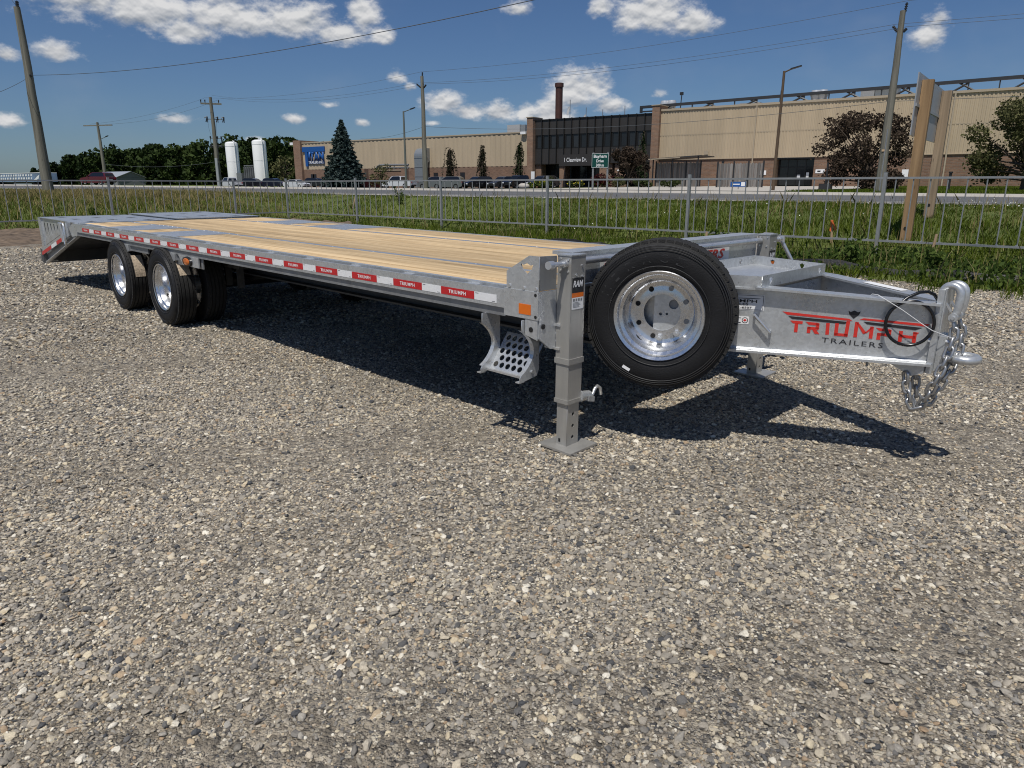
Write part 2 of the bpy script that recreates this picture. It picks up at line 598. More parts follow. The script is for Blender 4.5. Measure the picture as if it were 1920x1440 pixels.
def leaves(name, cen, size, tint, r, aspect=0.6, updown=0.0):
    """one rhombic leaf per centre, turned at random"""
    n = len(cen)
    a = r.normal(size=(n, 3)); a[:, 2] *= (1 - updown)
    a /= np.linalg.norm(a, axis=1)[:, None]
    b = r.normal(size=(n, 3)); b -= a * (a * b).sum(1)[:, None]; b /= np.linalg.norm(b, axis=1)[:, None]
    s = np.asarray(size).reshape(-1, 1) * np.ones((n, 1))
    V = np.stack([cen + a * s, cen + b * s * aspect, cen - a * s, cen - b * s * aspect], 1).reshape(-1, 3)
    return quads_mesh(name, V, 4, tint)


# ------------------------------------------------------------------ materials
M_galv = galvanised('galvanised_steel', (0.58, 0.595, 0.605), rough=0.33, metal=0.6)
M_plate = galvanised('galvanised_plate', (0.52, 0.54, 0.565), rough=0.36, metal=0.65)
M_under = galvanised('grimy_underframe_steel', (0.10, 0.10, 0.10), rough=0.6, metal=0.4, spangle=10)  # galvanised steel with the shade beneath the trailer put into its dark colour
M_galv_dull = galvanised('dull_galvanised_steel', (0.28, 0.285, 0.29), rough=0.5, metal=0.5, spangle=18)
M_galv_bright = galvanised('bright_zinc', (0.68, 0.69, 0.70), rough=0.32, metal=0.75, spangle=40, amp=.1)
M_jack = galvanised('zinc_plated_jack_steel', (0.42, 0.41, 0.385), rough=0.40, metal=0.5, spangle=8, amp=.05, streak=.15)
M_rim = galvanised('bright_wheel_steel', (0.70, 0.71, 0.73), rough=0.27, metal=0.92, spangle=60, amp=.06, streak=.04)
M_chain = galvanised('chain_zinc', (0.42, 0.42, 0.42), rough=0.36, metal=0.8, spangle=60, amp=.1)
M_rubber = plain('tyre_rubber', (0.011, 0.011, 0.012), rough=0.66, spec=0.3, var=0.3, vscale=9, bump=0.25, bscale=120)
M_rubber_mark = plain('tyre_moulding', (0.034, 0.034, 0.035), rough=0.45)
M_tread = plain('tyre_tread', (0.020, 0.0195, 0.019), rough=0.85, var=0.3, vscale=30, bump=0.5, bscale=160)
M_tapewhite = plain('white_reflective_tape', (0.80, 0.80, 0.80), rough=0.35, var=0.05, vscale=30)
M_tapered = plain('red_reflective_tape', (0.52, 0.018, 0.022), rough=0.35, var=0.08, vscale=30)
M_white = plain('white_print', (0.82, 0.82, 0.82), rough=0.4)
M_red = plain('red_vinyl', (0.62, 0.035, 0.025), rough=0.4)
M_black = plain('black_vinyl', (0.022, 0.022, 0.025), rough=0.45)
M_orange = plain('orange_reflector', (0.75, 0.16, 0.01), rough=0.3, var=0.05)
M_amber = plain('amber_lens', (0.55, 0.13, 0.01), rough=0.2, coat=0.5)
M_blackpl = plain('black_plastic', (0.014, 0.014, 0.015), rough=0.35, var=0.2)
M_cable = plain('black_cable_jacket', (0.010, 0.010, 0.011), rough=0.25)
M_wire = plain('white_breakaway_wire', (0.7, 0.7, 0.7), rough=0.3)
M_label = plain('tread_label_paper', (0.46, 0.37, 0.27), rough=0.7, var=0.5, vscale=60)
M_hole = plain('dark_bore', (0.012, 0.012, 0.012), rough=0.9)
M_plank = wood('deck_pine', (0.65, 0.485, 0.285), (0.39, 0.265, 0.135), axis=0, rand=0.19)
M_post = wood('timber_post', (0.36, 0.235, 0.125), (0.24, 0.15, 0.08), axis=2, rand=0.12, grain=.5)
M_post_grey = wood('weathered_timber_post', (0.33, 0.245, 0.165), (0.2, 0.15, 0.1), axis=2, rand=0.08, grain=.5)
M_pole = wood('utility_pole_timber', (0.20, 0.19, 0.155), (0.115, 0.11, 0.09), axis=2, rand=0.15, grain=.35)
M_stake = wood('survey_stake_timber', (0.45, 0.32, 0.2), (0.3, 0.21, 0.13), axis=2, rand=0.2)
M_screen = wood('weathered_screen_board', (0.23, 0.215, 0.20), (0.12, 0.11, 0.105), axis=2, rand=0.35, grain=.4)
M_fence = galvanised('fence_galvanised', (0.33, 0.335, 0.335), rough=0.45, metal=0.4, spangle=30, amp=.08)
M_tan = plain('tan_metal_siding', (0.47, 0.375, 0.255), rough=0.55, var=0.10, vscale=.9, stretch=(1, 1, .12))
M_tan_trim = plain('tan_metal_flashing', (0.40, 0.33, 0.24), rough=0.5, var=0.06)
M_brick = brick_mat('brown_brick', (0.235, 0.135, 0.085), (0.175, 0.098, 0.062), (0.20, 0.165, 0.135))
M_brick2 = brick_mat('pier_brick', (0.28, 0.165, 0.105), (0.22, 0.125, 0.08), (0.23, 0.19, 0.15))
M_office = plain('dark_bronze_panel', (0.036, 0.032, 0.029), rough=0.45, var=0.12, vscale=1.5, rand=0.12, stretch=(3, 3, .4))
M_mullion = plain('black_mullion', (0.012, 0.011, 0.010), rough=0.4)
M_glass = plain('dark_office_glass', (0.022, 0.023, 0.025), rough=0.08, spec=0.45, rand=0.35)
M_roofmetal = plain('grey_roof_metal', (0.42, 0.43, 0.44), rough=0.5, metal=0.3, var=0.1)
M_truss = plain('dark_steel_truss', (0.030, 0.032, 0.036), rough=0.5)
M_chimney = plain('brown_steel_stack', (0.060, 0.022, 0.016), rough=0.6, var=0.2, vscale=1.5)
M_silver = plain('polished_duct_metal', (0.62, 0.63, 0.64), rough=0.35, metal=0.4, var=0.05)
M_ductgrey = plain('grey_duct_metal', (0.30, 0.32, 0.33), rough=0.4, metal=0.5, var=0.1)
M_blue = plain('blue_sign_paint', (0.012, 0.085, 0.30), rough=0.4, var=0.06)
M_darkblue = plain('dark_blue_sign_paint', (0.008, 0.035, 0.12), rough=0.4)
M_green = plain('green_sign_sheeting', (0.003, 0.055, 0.042), rough=0.4, var=0.05)
M_alu = plain('bare_sign_aluminium', (0.42, 0.43, 0.44), rough=0.5, metal=0.5, var=0.06, vscale=3)
M_lamp = plain('bronze_lamp_pole', (0.10, 0.065, 0.038), rough=0.5, var=0.15)
M_lampgrey = plain('grey_green_lamp_pole', (0.13, 0.14, 0.125), rough=0.5, var=0.1)
M_dark = plain('dark_fitting', (0.02, 0.02, 0.022), rough=0.5)
M_insul = plain('grey_insulator', (0.30, 0.31, 0.33), rough=0.25)
M_line = plain('line_conductor', (0.09, 0.10, 0.11), rough=0.5)
M_tank = plain('white_tank_paint', (0.86, 0.86, 0.85), rough=0.35, var=0.02, vscale=.5)
M_vapor = plain('grey_vaporiser_fins', (0.23, 0.24, 0.25), rough=0.5, metal=0.4, var=0.1)
M_yellow = plain('yellow_rack_paint', (0.62, 0.42, 0.02), rough=0.45, var=0.08)
M_bark = plain('bark', (0.085, 0.062, 0.045), rough=0.9, var=0.3, vscale=6, bump=.6, bscale=20)
M_asphalt = plain('asphalt', (0.105, 0.105, 0.108), rough=0.85, var=0.14, vscale=.35, bump=.4, bscale=30, stretch=(.25, 2, 1))
M_lot = plain('parking_asphalt', (0.10, 0.10, 0.10), rough=0.9, var=0.15, vscale=.3)
M_concrete = plain('pavement_concrete', (0.43, 0.40, 0.355), rough=0.85, var=0.1, vscale=.6, bump=.2)
M_shoulder = plain('shoulder_gravel', (0.33, 0.31, 0.275), rough=0.95, var=0.5, vscale=9, bump=1.0, bscale=14)
M_paint = plain('road_paint', (0.62, 0.61, 0.57), rough=0.7, var=0.12, vscale=3)
M_mulch = plain('dark_mulch', (0.035, 0.027, 0.022), rough=0.95, var=0.4, vscale=5)
M_silt = plain('black_silt_fabric', (0.010, 0.010, 0.011), rough=0.55, var=0.3, vscale=20, bump=.6, bscale=25)
M_flag = plain('white_flag_cloth', (0.7, 0.7, 0.7), rough=0.8)
M_tarp = plain('grey_shed_wall', (0.20, 0.205, 0.21), rough=0.6, var=0.08)
M_shedroof = plain('pale_shed_roof', (0.36, 0.385, 0.42), rough=0.45, metal=0.2, var=0.06)
M_flagging = plain('orange_flagging', (0.75, 0.16, 0.04), rough=0.6)
M_leaf_spruce = leafy('spruce_needles', (0.018, 0.034, 0.030), (0.075, 0.105, 0.098), 0.0)
M_leaf_purple = leafy('purple_leaves', (0.024, 0.017, 0.013), (0.105, 0.078, 0.058), 0.15)
M_leaf_weep = leafy('weeping_needles', (0.012, 0.013, 0.007), (0.045, 0.045, 0.025), 0.0)
M_leaf_weepgreen = leafy('weeping_green_needles', (0.012, 0.022, 0.008), (0.045, 0.065, 0.028), 0.0)
M_leaf_green = leafy('green_leaves', (0.018, 0.032, 0.010), (0.085, 0.100, 0.035), 0.18)
M_leaf_olive = leafy('olive_leaves', (0.040, 0.048, 0.018), (0.17, 0.165, 0.075), 0.2)
M_leaf_wood = leafy('woodland_leaves', (0.010, 0.020, 0.006), (0.060, 0.088, 0.026), 0.1)
M_leaf_red = leafy('red_shrub_leaves', (0.02, 0.004, 0.005), (0.07, 0.012, 0.015), 0.10)
M_leaf_bright = leafy('bright_shrub_leaves', (0.05, 0.08, 0.015), (0.14, 0.18, 0.04), 0.15)
M_flower = plain('yellow_blossom', (0.72, 0.58, 0.03), rough=0.7)
M_grass = leafy('grass_blades', (0.050, 0.082, 0.008), (0.205, 0.255, 0.038), 0.4)
M_drygrass = leafy('dry_grass_blades', (0.22, 0.19, 0.075), (0.54, 0.43, 0.22), 0.35)
M_weed = leafy('weed_leaves', (0.028, 0.055, 0.012), (0.135, 0.185, 0.045), 0.3)
M_mini = plain('tiny_white_flowers', (0.75, 0.75, 0.70), rough=0.8)


def ground_mats():
    # crushed stone yard
    m, nt, b = new_mat('crushed_stone')
    N, L = nt.nodes.new, nt.links.new
    tc = N('ShaderNodeTexCoord')

    def vor(scale, feature='F1', seedoff=0):
        mp = N('ShaderNodeMapping'); mp.inputs['Location'].default_value = (seedoff, seedoff * 1.7, 0); L(tc.outputs['Object'], mp.inputs[0])
        v = N('ShaderNodeTexVoronoi'); v.feature = feature; v.inputs['Scale'].default_value = scale
        L(mp.outputs[0], v.inputs['Vector'])
        return v

    def noise(scale, detail=4):
        n = N('ShaderNodeTexNoise'); n.inputs['Scale'].default_value = scale; n.inputs['Detail'].default_value = detail
        L(tc.outputs['Object'], n.inputs['Vector'])
        return n.outputs['Fac']
    v1 = vor(62); v2 = vor(150, seedoff=3.3); v3 = vor(340, seedoff=7.1)

    def stone_ramp(v):
        s = N('ShaderNodeSeparateColor'); L(v.outputs['Color'], s.inputs[0])
        r = N('ShaderNodeValToRGB'); cr = r.color_ramp
        cr.elements[0].position = 0.0; cr.elements[0].color = (0.075, 0.075, 0.082, 1)
        cr.elements[1].position = 1.0; cr.elements[1].color = (0.52, 0.485, 0.42, 1)
        for p, c in ((0.18, (0.145, 0.135, 0.125, 1)), (0.45, (0.225, 0.20, 0.172, 1)), (0.75, (0.305, 0.268, 0.222, 1)), (0.92, (0.39, 0.355, 0.305, 1))):
            e = cr.elements.new(p); e.color = c
        L(s.outputs[0], r.inputs[0])
        return r.outputs[0]

    def mix(f, a, c):
        mx = N('ShaderNodeMix'); mx.data_type = 'RGBA'
        if isinstance(f, (int, float)):
            mx.inputs['Factor'].default_value = f
        else:
            L(f, mx.inputs['Factor'])
        L(a, mx.inputs[6])
        if isinstance(c, tuple):
            mx.inputs[7].default_value = c
        else:
            L(c, mx.inputs[7])
        return mx.outputs[2]

    def ramp01(x, a, c, lo=0.0, hi=1.0):
        mr = N('ShaderNodeMapRange'); L(x, mr.inputs[0])
        mr.inputs[1].default_value = a; mr.inputs[2].default_value = c; mr.inputs[3].default_value = lo; mr.inputs[4].default_value = hi
        return mr.outputs[0]
    def mulv(a, c):
        mm = N('ShaderNodeMath'); mm.operation = 'MULTIPLY'; L(a, mm.inputs[0]); L(c, mm.inputs[1]); return mm.outputs[0]
    fine = mix(0.45, stone_ramp(v3), (0.20, 0.17, 0.135, 1))
    mid = stone_ramp(v2)
    big = stone_ramp(v1)
    patch = ramp01(noise(0.9, 6), 0.40, 0.62)
    patch2 = ramp01(noise(2.6, 4), 0.42, 0.60)
    base = mix(patch2, mid, fine)
    sel = N('ShaderNodeSeparateColor'); L(v1.outputs['Color'], sel.inputs[0])
    pick = ramp01(sel.outputs[2], 0.45, 0.5)
    base = mix(pick, base, big)
    dirt = mix(ramp01(noise(0.45, 5), 0.48, 0.75, 0.0, 0.35), base, (0.21, 0.175, 0.13, 1))
    v0 = vor(30, seedoff=1.9)
    s0 = N('ShaderNodeSeparateColor'); L(v0.outputs['Color'], s0.inputs[0])
    hv = N('ShaderNodeHueSaturation'); L(dirt, hv.inputs['Color'])
    L(mulv(ramp01(noise(0.28, 5), 0.32, 0.68, 0.92, 1.36), ramp01(s0.outputs[1], 0.0, 1.0, 0.70, 1.38)), hv.inputs['Value'])
    warm = N('ShaderNodeMix'); warm.data_type = 'RGBA'; warm.blend_type = 'MULTIPLY'; warm.inputs['Factor'].default_value = 1.0
    L(hv.outputs[0], warm.inputs[6]); warm.inputs[7].default_value = (1.06, 1.04, 0.97, 1)
    L(warm.outputs[2], b.inputs['Base Color'])
    b.inputs['Roughness'].default_value = 0.92
    b.inputs['Specular IOR Level'].default_value = 0.2

    def mul(x, k):
        mm = N('ShaderNodeMath'); mm.operation = 'MULTIPLY'; L(x, mm.inputs[0])
        if isinstance(k, float):
            mm.inputs[1].default_value = k
        else:
            L(k, mm.inputs[1])
        return mm.outputs[0]

    def add(x, y):
        mm = N('ShaderNodeMath'); mm.operation = 'ADD'; L(x, mm.inputs[0]); L(y, mm.inputs[1]); return mm.outputs[0]
    h = add(add(mul(v0.outputs['Distance'], -0.35), mul(v1.outputs['Distance'], -0.45)), add(mul(v2.outputs['Distance'], -0.28), mul(v3.outputs['Distance'], -0.12)))
    bp = N('ShaderNodeBump'); bp.inputs['Strength'].default_value = 1.0; bp.inputs['Distance'].default_value = 0.03
    L(h, bp.inputs['Height']); L(bp.outputs[0], b.inputs['Normal'])
    # soil under the grass, with bare brown places
    m2, nt2, b2 = new_mat('grassy_soil')
    N2, L2 = nt2.nodes.new, nt2.links.new
    tc2 = N2('ShaderNodeTexCoord')
    n2 = N2('ShaderNodeTexNoise'); n2.inputs['Scale'].default_value = 0.8; n2.inputs['Detail'].default_value = 8; n2.inputs['Roughness'].default_value = 0.65
    L2(tc2.outputs['Object'], n2.inputs['Vector'])
    r2 = N2('ShaderNodeValToRGB'); cr = r2.color_ramp
    cr.elements[0].position = 0.30; cr.elements[0].color = (0.055, 0.080, 0.012, 1)
    cr.elements[1].position = 0.72; cr.elements[1].color = (0.125, 0.15, 0.030, 1)
    L2(n2.outputs['Fac'], r2.inputs[0]); L2(r2.outputs[0], b2.inputs['Base Color'])
    b2.inputs['Roughness'].default_value = 0.95
    nb = N2('ShaderNodeTexNoise'); nb.inputs['Scale'].default_value = 9; nb.inputs['Detail'].default_value = 5
    L2(tc2.outputs['Object'], nb.inputs['Vector'])
    bb = N2('ShaderNodeBump'); bb.inputs['Strength'].default_value = 0.8; bb.inputs['Distance'].default_value = 0.05
    L2(nb.outputs['Fac'], bb.inputs['Height']); L2(bb.outputs[0], b2.inputs['Normal'])
    # loose brown earth
    m3 = plain('brown_earth', (0.135, 0.098, 0.068), rough=0.95, var=0.6, vscale=5, bump=1.0, bscale=7)
    # the pieces of stone: each takes its own colour
    m4, nt4, b4 = new_mat('loose_stone')
    N4, L4 = nt4.nodes.new, nt4.links.new
    oi = N4('ShaderNodeObjectInfo')
    r4 = N4('ShaderNodeValToRGB'); cr = r4.color_ramp
    cr.elements[0].position = 0.0; cr.elements[0].color = (0.055, 0.058, 0.066, 1)
    cr.elements[1].position = 1.0; cr.elements[1].color = (0.56, 0.53, 0.475, 1)
    for p, c in ((0.10, (0.115, 0.112, 0.112, 1)), (0.24, (0.20, 0.185, 0.165, 1)), (0.45, (0.285, 0.255, 0.218, 1)), (0.62, (0.24, 0.228, 0.215, 1)), (0.72, (0.38, 0.34, 0.28, 1)),
                 (0.82, (0.45, 0.395, 0.30, 1)), (0.895, (0.26, 0.19, 0.13, 1)), (0.94, (0.46, 0.43, 0.375, 1))):
        e = cr.elements.new(p); e.color = c
    L4(oi.outputs['Random'], r4.inputs[0])
    tc4 = N4('ShaderNodeTexCoord')
    n4 = N4('ShaderNodeTexNoise'); n4.inputs['Scale'].default_value = 3.0; n4.inputs['Detail'].default_value = 4
    L4(tc4.outputs['Object'], n4.inputs['Vector'])
    mr4 = N4('ShaderNodeMapRange'); L4(n4.outputs['Fac'], mr4.inputs[0]); mr4.inputs[1].default_value = .3; mr4.inputs[2].default_value = .7
    mr4.inputs[3].default_value = 0.8; mr4.inputs[4].default_value = 1.15
    hv4 = N4('ShaderNodeHueSaturation'); L4(r4.outputs[0], hv4.inputs['Color']); L4(mr4.outputs[0], hv4.inputs['Value'])
    warm4 = N4('ShaderNodeMix'); warm4.data_type = 'RGBA'; warm4.blend_type = 'MULTIPLY'; warm4.inputs['Factor'].default_value = 1.0
    ge = N4('ShaderNodeNewGeometry')
    nw = N4('ShaderNodeTexNoise'); nw.inputs['Scale'].default_value = 0.34; nw.inputs['Detail'].default_value = 4
    L4(ge.outputs['Position'], nw.inputs['Vector'])
    mw = N4('ShaderNodeMapRange'); L4(nw.outputs['Fac'], mw.inputs[0]); mw.inputs[1].default_value = .32; mw.inputs[2].default_value = .68; mw.inputs[3].default_value = .86; mw.inputs[4].default_value = 1.16
    hw = N4('ShaderNodeHueSaturation'); L4(hv4.outputs[0], hw.inputs['Color']); L4(mw.outputs[0], hw.inputs['Value'])
    L4(hw.outputs[0], warm4.inputs[6]); warm4.inputs[7].default_value = (1.29, 1.26, 1.175, 1)
    L4(warm4.outputs[2], b4.inputs['Base Color'])
    b4.inputs['Roughness'].default_value = 0.85
    b4.inputs['Specular IOR Level'].default_value = 0.25
    return m, m2, m3, m4


M_gravel, M_soil, M_earth, M_stone = ground_mats()

# ------------------------------------------------------------------ terrain
FC = Vector((-24.8, 19.35))                     # corner of the fence
FR = Vector((0.9906, -0.1367))                  # run to the right
FL = Vector((-0.0785, -0.9969))                 # run towards the camera on the left


def zroad(x):
    return 0.80 + 0.004 * min(max(-x, 0.0), 130.0)


def zfar(x, y):
    """height of the ground beyond the road"""
    k = min(max((y - 41.0) / 17.0, 0.0), 1.0)
    k = k * k * (3 - 2 * k)
    lot = 1.02 + 0.0055 * (min(y, 150.0) - 58.0) - 0.26 * min(max((-44 - x) / 8.0, 0.0), 1.0)
    berm = 0.42 * math.exp(-((y - 56) / 5.5) ** 2) * min(max((-60 - x) / 10.0, 0.0), 1.0) * min(max((160 + x) / 20.0, 0.0), 1.0)
    return (zroad(x) + 0.18) * (1 - k) + lot * k + berm


def outside(x, y):
    dx, dy = x - FC.x, y - FC.y
    d1 = dx * 0.1367 + dy * 0.9906              # beyond the right-hand run
    d2 = -dx * 0.9969 + dy * 0.0785             # beyond the left-hand run
    if d1 > 0 and d2 > 0:
        return math.hypot(d1, d2)
    return max(d1, d2)


def zverge(x, y):
    d = outside(x, y)
    t = min(max(d / 7.5, 0.0), 1.0)
    z = zroad(x) * (1 - (1 - t) ** 2)
    s = min(max((y - 19.5) / 4.8, 0.0), 1.0) ** 2
    if d > 0:
        z = z * (1 - s) + zroad(x) * s
    return z


GEDGE = [(40, 9.0), (12, 10.6), (0, 11.6), (-3, 12.2), (-8, 14.5), (-14, 16.7), (-20, 18.2), (-23.2, 18.6)]


def yedge(x):
    if x >= GEDGE[0][0]:
        return GEDGE[0][1]
    for (xa, ya), (xb, yb) in zip(GEDGE, GEDGE[1:]):
        if xb <= x <= xa:
            t = (xa - x) / (xa - xb)
            return ya + (yb - ya) * t
    return 18.6


def edge_in(x, y):
    """how far inside the grass: grass grows outside the stone yard"""
    wob = 0.25 * sin(x * 2.1) + 0.18 * sin(x * 5.3 + 1) + 0.12 * sin(y * 4.1 + x)
    if x > -23.2:
        return y - yedge(x) - wob
    d2 = -(x - FC.x) * 0.9969 + (y - FC.y) * 0.0785
    return max(d2 + 0.25 - wob * 0.6, y - 18.7 - wob)


def in_grass(x, y):
    return edge_in(x, y) > 0


def in_earth(x, y):
    """strip of bare earth inside the left-hand fence"""
    if x > -18.7 + 0.4 * sin(y * 1.7) + 0.25 * sin(y * 4.3) or y > 19:
        return False
    return not in_grass(x, y)


def grid_mesh(name, xs, ys, zf, keep):
    vid = {}
    V, F = [], []

    def vert(i, j):
        k = (i, j)
        if k not in vid:
            vid[k] = len(V); V.append((xs[i], ys[j], zf(xs[i], ys[j])))
        return vid[k]
    for i in range(len(xs) - 1):
        for j in range(len(ys) - 1):
            if keep((xs[i] + xs[i + 1]) / 2, (ys[j] + ys[j + 1]) / 2):
                F.append((vert(i, j), vert(i + 1, j), vert(i + 1, j + 1), vert(i, j + 1)))
    me = bpy.data.meshes.new(name)
    me.from_pydata(V, [], F)
    me.polygons.foreach_set('use_smooth', np.ones(len(F), dtype=bool))
    return me


def rough(x, y):
    return 0.03 * sin(x * 1.3 + y * .7) + 0.02 * sin(x * 3.1 - y * 2.3) + 0.015 * sin(x * 6.7 + y * 5.1)


# stone yard
yard = MB(); yard.poly([(-70, -45, 0), (70, -45, 0), (70, 24, 0), (-70, 24, 0)])
struct('ground', yard, M_gravel, label='grey crushed stone yard the trailer stands on')
xs = list(np.arange(-190, -46, 3.0)) + list(np.arange(-46, 14, 0.36)) + list(np.arange(14, 62, 2.0))
ys = list(np.arange(-14, 24.0, 0.36)) + [24.3]
struct('grass_verge', grid_mesh('grass_verge', xs, ys, lambda x, y: -0.05 + 0.07 * min(1, max(0, edge_in(x, y) / .55)) + zverge(x, y) + (max(0, rough(x, y)) * .8 if 13 < y < 23.9 else 0), lambda x, y: edge_in(x, y) > -.3), M_soil,
       label='grassy bank rising from the fence to the road')
struct('earth_strip', grid_mesh('earth_strip', list(np.arange(-27, -18, 0.11)), list(np.arange(-6, 19.4, 0.14)),
                                lambda x, y: -.035 + .075 * min(1, max(0, (-19.3 - x) / .9)) + abs(rough(x * 2.3, y * 2.1)) * .9 + random.uniform(0, .045) * min(1, max(0, (-19.3 - x) / .9)), in_earth), M_earth,
       label='strip of loose brown earth inside the left fence')


def strip(name, y0, y1, za, zb, mat, x0=-420, x1=220, step=10.0, label=None, kind='structure'):
    m = MB()
    x = x0
    while x < x1 - 1e-6:
        xb = min(x + step, x1)
        m.poly([(x, y0, zroad(x) + za), (xb, y0, zroad(xb) + za), (xb, y1, zroad(xb) + zb), (x, y1, zroad(x) + zb)])
        x = xb
    bmesh.ops.remove_doubles(m.bm, verts=m.bm.verts, dist=0.001)
    return struct(name, m, mat, kind, label)


strip('road_shoulder', 24.1, 25.6, 0.035, 0.045, M_shoulder, label='pale gravel shoulder beside the road')
strip('road', 25.6, 38.0, 0.045, 0.085, M_asphalt, label='grey asphalt road between the grass bank and the factory')
strip('road_marking', 26.7, 26.86, 0.0535, 0.054, M_paint, label='white edge line along the near side of the road')
strip('road_marking', 36.9, 37.05, 0.086, 0.0865, M_paint, label='white edge line along the far side of the road')
kb = MB()
for x in np.arange(-420, 220, 10.0):
    za, zb = zroad(x), zroad(x + 10)
    kb.poly([(x, 38.0, za + .085), (x + 10, 38.0, zb + .085), (x + 10, 38.05, zb + .18), (x, 38.05, za + .18)])
    kb.poly([(x, 38.05, za + .18), (x + 10, 38.05, zb + .18), (x + 10, 40.6, zb + .185), (x, 40.6, za + .185)])
bmesh.ops.remove_doubles(kb.bm, verts=kb.bm.verts, dist=0.001)
struct('pavement', kb, M_concrete, label='pale concrete pavement with kerb along the far side of the road')
xs = list(np.arange(-700, 260, 10.0)); ys = list(np.arange(40.6, 130, 6.0)) + list(np.arange(136, 700, 40.0))
struct('lawn', grid_mesh('lawn', xs, ys, zfar, lambda x, y: True), M_soil, label='green lawn between the road and the factory')


def patch(name, x0, x1, y0, y1, dz, mat, label):
    nx = max(2, int((x1 - x0) / 6))
    me = grid_mesh(name, list(np.linspace(x0, x1, nx)), list(np.linspace(y0, y1, max(2, int((y1 - y0) / 6)))), lambda x, y: zfar(x, y) + dz, lambda x, y: True)
    return struct(name, me, mat, label=label)


patch('parking_lot', -175, -50, 66, 88.9, 0.012, M_lot, 'asphalt car park in front of the left factory wing')
patch('parking_entrance', -50, -44, 41, 72, 0.016, M_lot, 'asphalt driveway from the road to the car park')
patch('planting_bed', -57, -37.5, 74, 88.5, 0.020, M_mulch, 'dark mulch bed in front of the office block')
patch('plaza', -36.5, -11.0, 41.5, 88.9, 0.024, M_concrete, 'pale concrete forecourt before the right factory entrance')

# ------------------------------------------------------------------ fences


def fence(name, label, p0, d, posts, n_bars, end):
    p0 = Vector((p0.x, p0.y, 0)); d = Vector((d.x, d.y, 0))
    ang = atan2(d.y, d.x)
    root = thing(name, label, 'fence', p0, ang, 'galvanised bar fences round the yard')
    post_me = MB().box((-.032, -.032, -.05), (.032, .032, 1.63)).bevel(.004).mesh('post')
    cap_me = MB().box((-.034, -.034, 1.6305), (.034, .034, 1.637)).mesh('post_cap')
    bar_me = MB().cyl((0, 0, .315), (0, 0, 1.51), .0125, 6).mesh('baluster', smooth=40)
    lug_me = MB().box((-.02, -.02, 0), (.02, .02, .018)).mesh('weld')
    first = None
    for i, s in enumerate(posts):
        p = obj('post', post_me if first is None else first.data, M_fence, root, (s, 0, 0))
        first = first or p
        c = obj('post_cap', cap_me, M_fence, p, (0, 0, 0))
    spans = list(zip(posts, posts[1:]))
    if end is not None:
        spans.append((posts[-1], end))
    for a, b in spans:
        L = b - a - .07
        for z, nm in ((.285, 'bottom_rail'), (1.505, 'top_rail')):
            obj(nm, MB().box((a + .035, -.022, z), (a + .035 + L, .022, z + .04)).bevel(.004), M_fence, root)
        n = n_bars
        for k in range(n):
            x = a + .035 + L * (k + .5) / n
            obj('baluster', bar_me, M_fence, root, (x + random.uniform(-.012, .012), random.uniform(-.003, .003), 0), (random.uniform(-.006, .006), random.uniform(-.008, .008), 0))
        w = MB()
        for k in range(n):
            x = a + .035 + L * (k + .5) / n
            w.box((x - .02, -.02, .3251), (x + .02, .02, .338))
        o = obj('weld_bead', w, M_galv_bright, root)
    return root


fence('fence', 'long galvanised bar fence along the grass bank, running behind the trailer to the right', FC, FR, [0.06, 4.86, 9.49, 13.95, 18.37, 22.69, 27.1], 14, 31.6)
fence('fence', 'galvanised bar fence on the left side, running from the corner towards the brown earth strip', FC, FL, [2.28, 6.81, 11.3, 15.8], 14, 20.3)
# short first panel of the left run
fr = bpy.data.objects['fence.001']
for z, nm in ((.285, 'bottom_rail'), (1.505, 'top_rail')):
    obj(nm, MB().box((.06, -.022, z), (2.245, .022, z + .04)), M_fence, fr)
_b = [o for o in fr.children if o.name.startswith('baluster')][0]
for k in range(7):
    dup(_b, fr, (.06 + 2.18 * (k + .5) / 7, 0, 0))

# low silt fence in the weeds, survey stakes


def silt():
    m = MB()
    r = random.Random(5)
    prev = None
    x = -9.0
    while x < 13:
        y = 14.55 - .137 * (x + 8) + r.uniform(-.05, .05) - (0.9 if x > -5 else .2)
        h = r.uniform(.10, .20)
        cur = (x, y, h)
        if prev:
            (xa, ya, ha) = prev
            m.poly([(xa, ya - .06, .03), (x, y - .06, .03), (x, y, h), (xa, ya, ha)])
            m.poly([(xa, ya, ha), (x, y, h), (x, y + .10, h * .6), (xa, ya + .10, ha * .6)])
            m.poly([(xa, ya + .10, ha * .6), (x, y + .10, h * .6), (x, y + .22, .04), (xa, ya + .22, .04)])
        prev = cur
        x += 0.35
    return m


tag(obj('silt_fence', silt().mesh('silt_fence'), M_silt), 'crumpled low black silt fence lying in the weeds before the bar fence', 'silt fence')


def stake(x, y, h, lean, label, flag=False):
    z = max(0, zverge(x, y))
    t = thing('survey_stake', label, 'wooden stake', (x, y, z), 0.4, 'wooden stakes in the grass')
    s = obj('shaft', MB().box((-.022, -.012, -.1), (.022, .012, h)).bevel(.002), M_stake, t, rot=lean)
    if flag:
        m = MB()
        m.box((-.026, -.016, h - .10), (.026, .016, h - .005))
        m.poly([(.02, -.017, h - .03), (.09, -.03, h - .2), (.06, -.03, h - .26), (.015, -.018, h - .08)])
        m.poly([(-.02, -.017, h - .03), (-.05, -.03, h - .22), (-.02, -.03, h - .25), (.0, -.018, h - .08)])
        obj('flagging_tape', m, M_flagging, t, rot=lean)


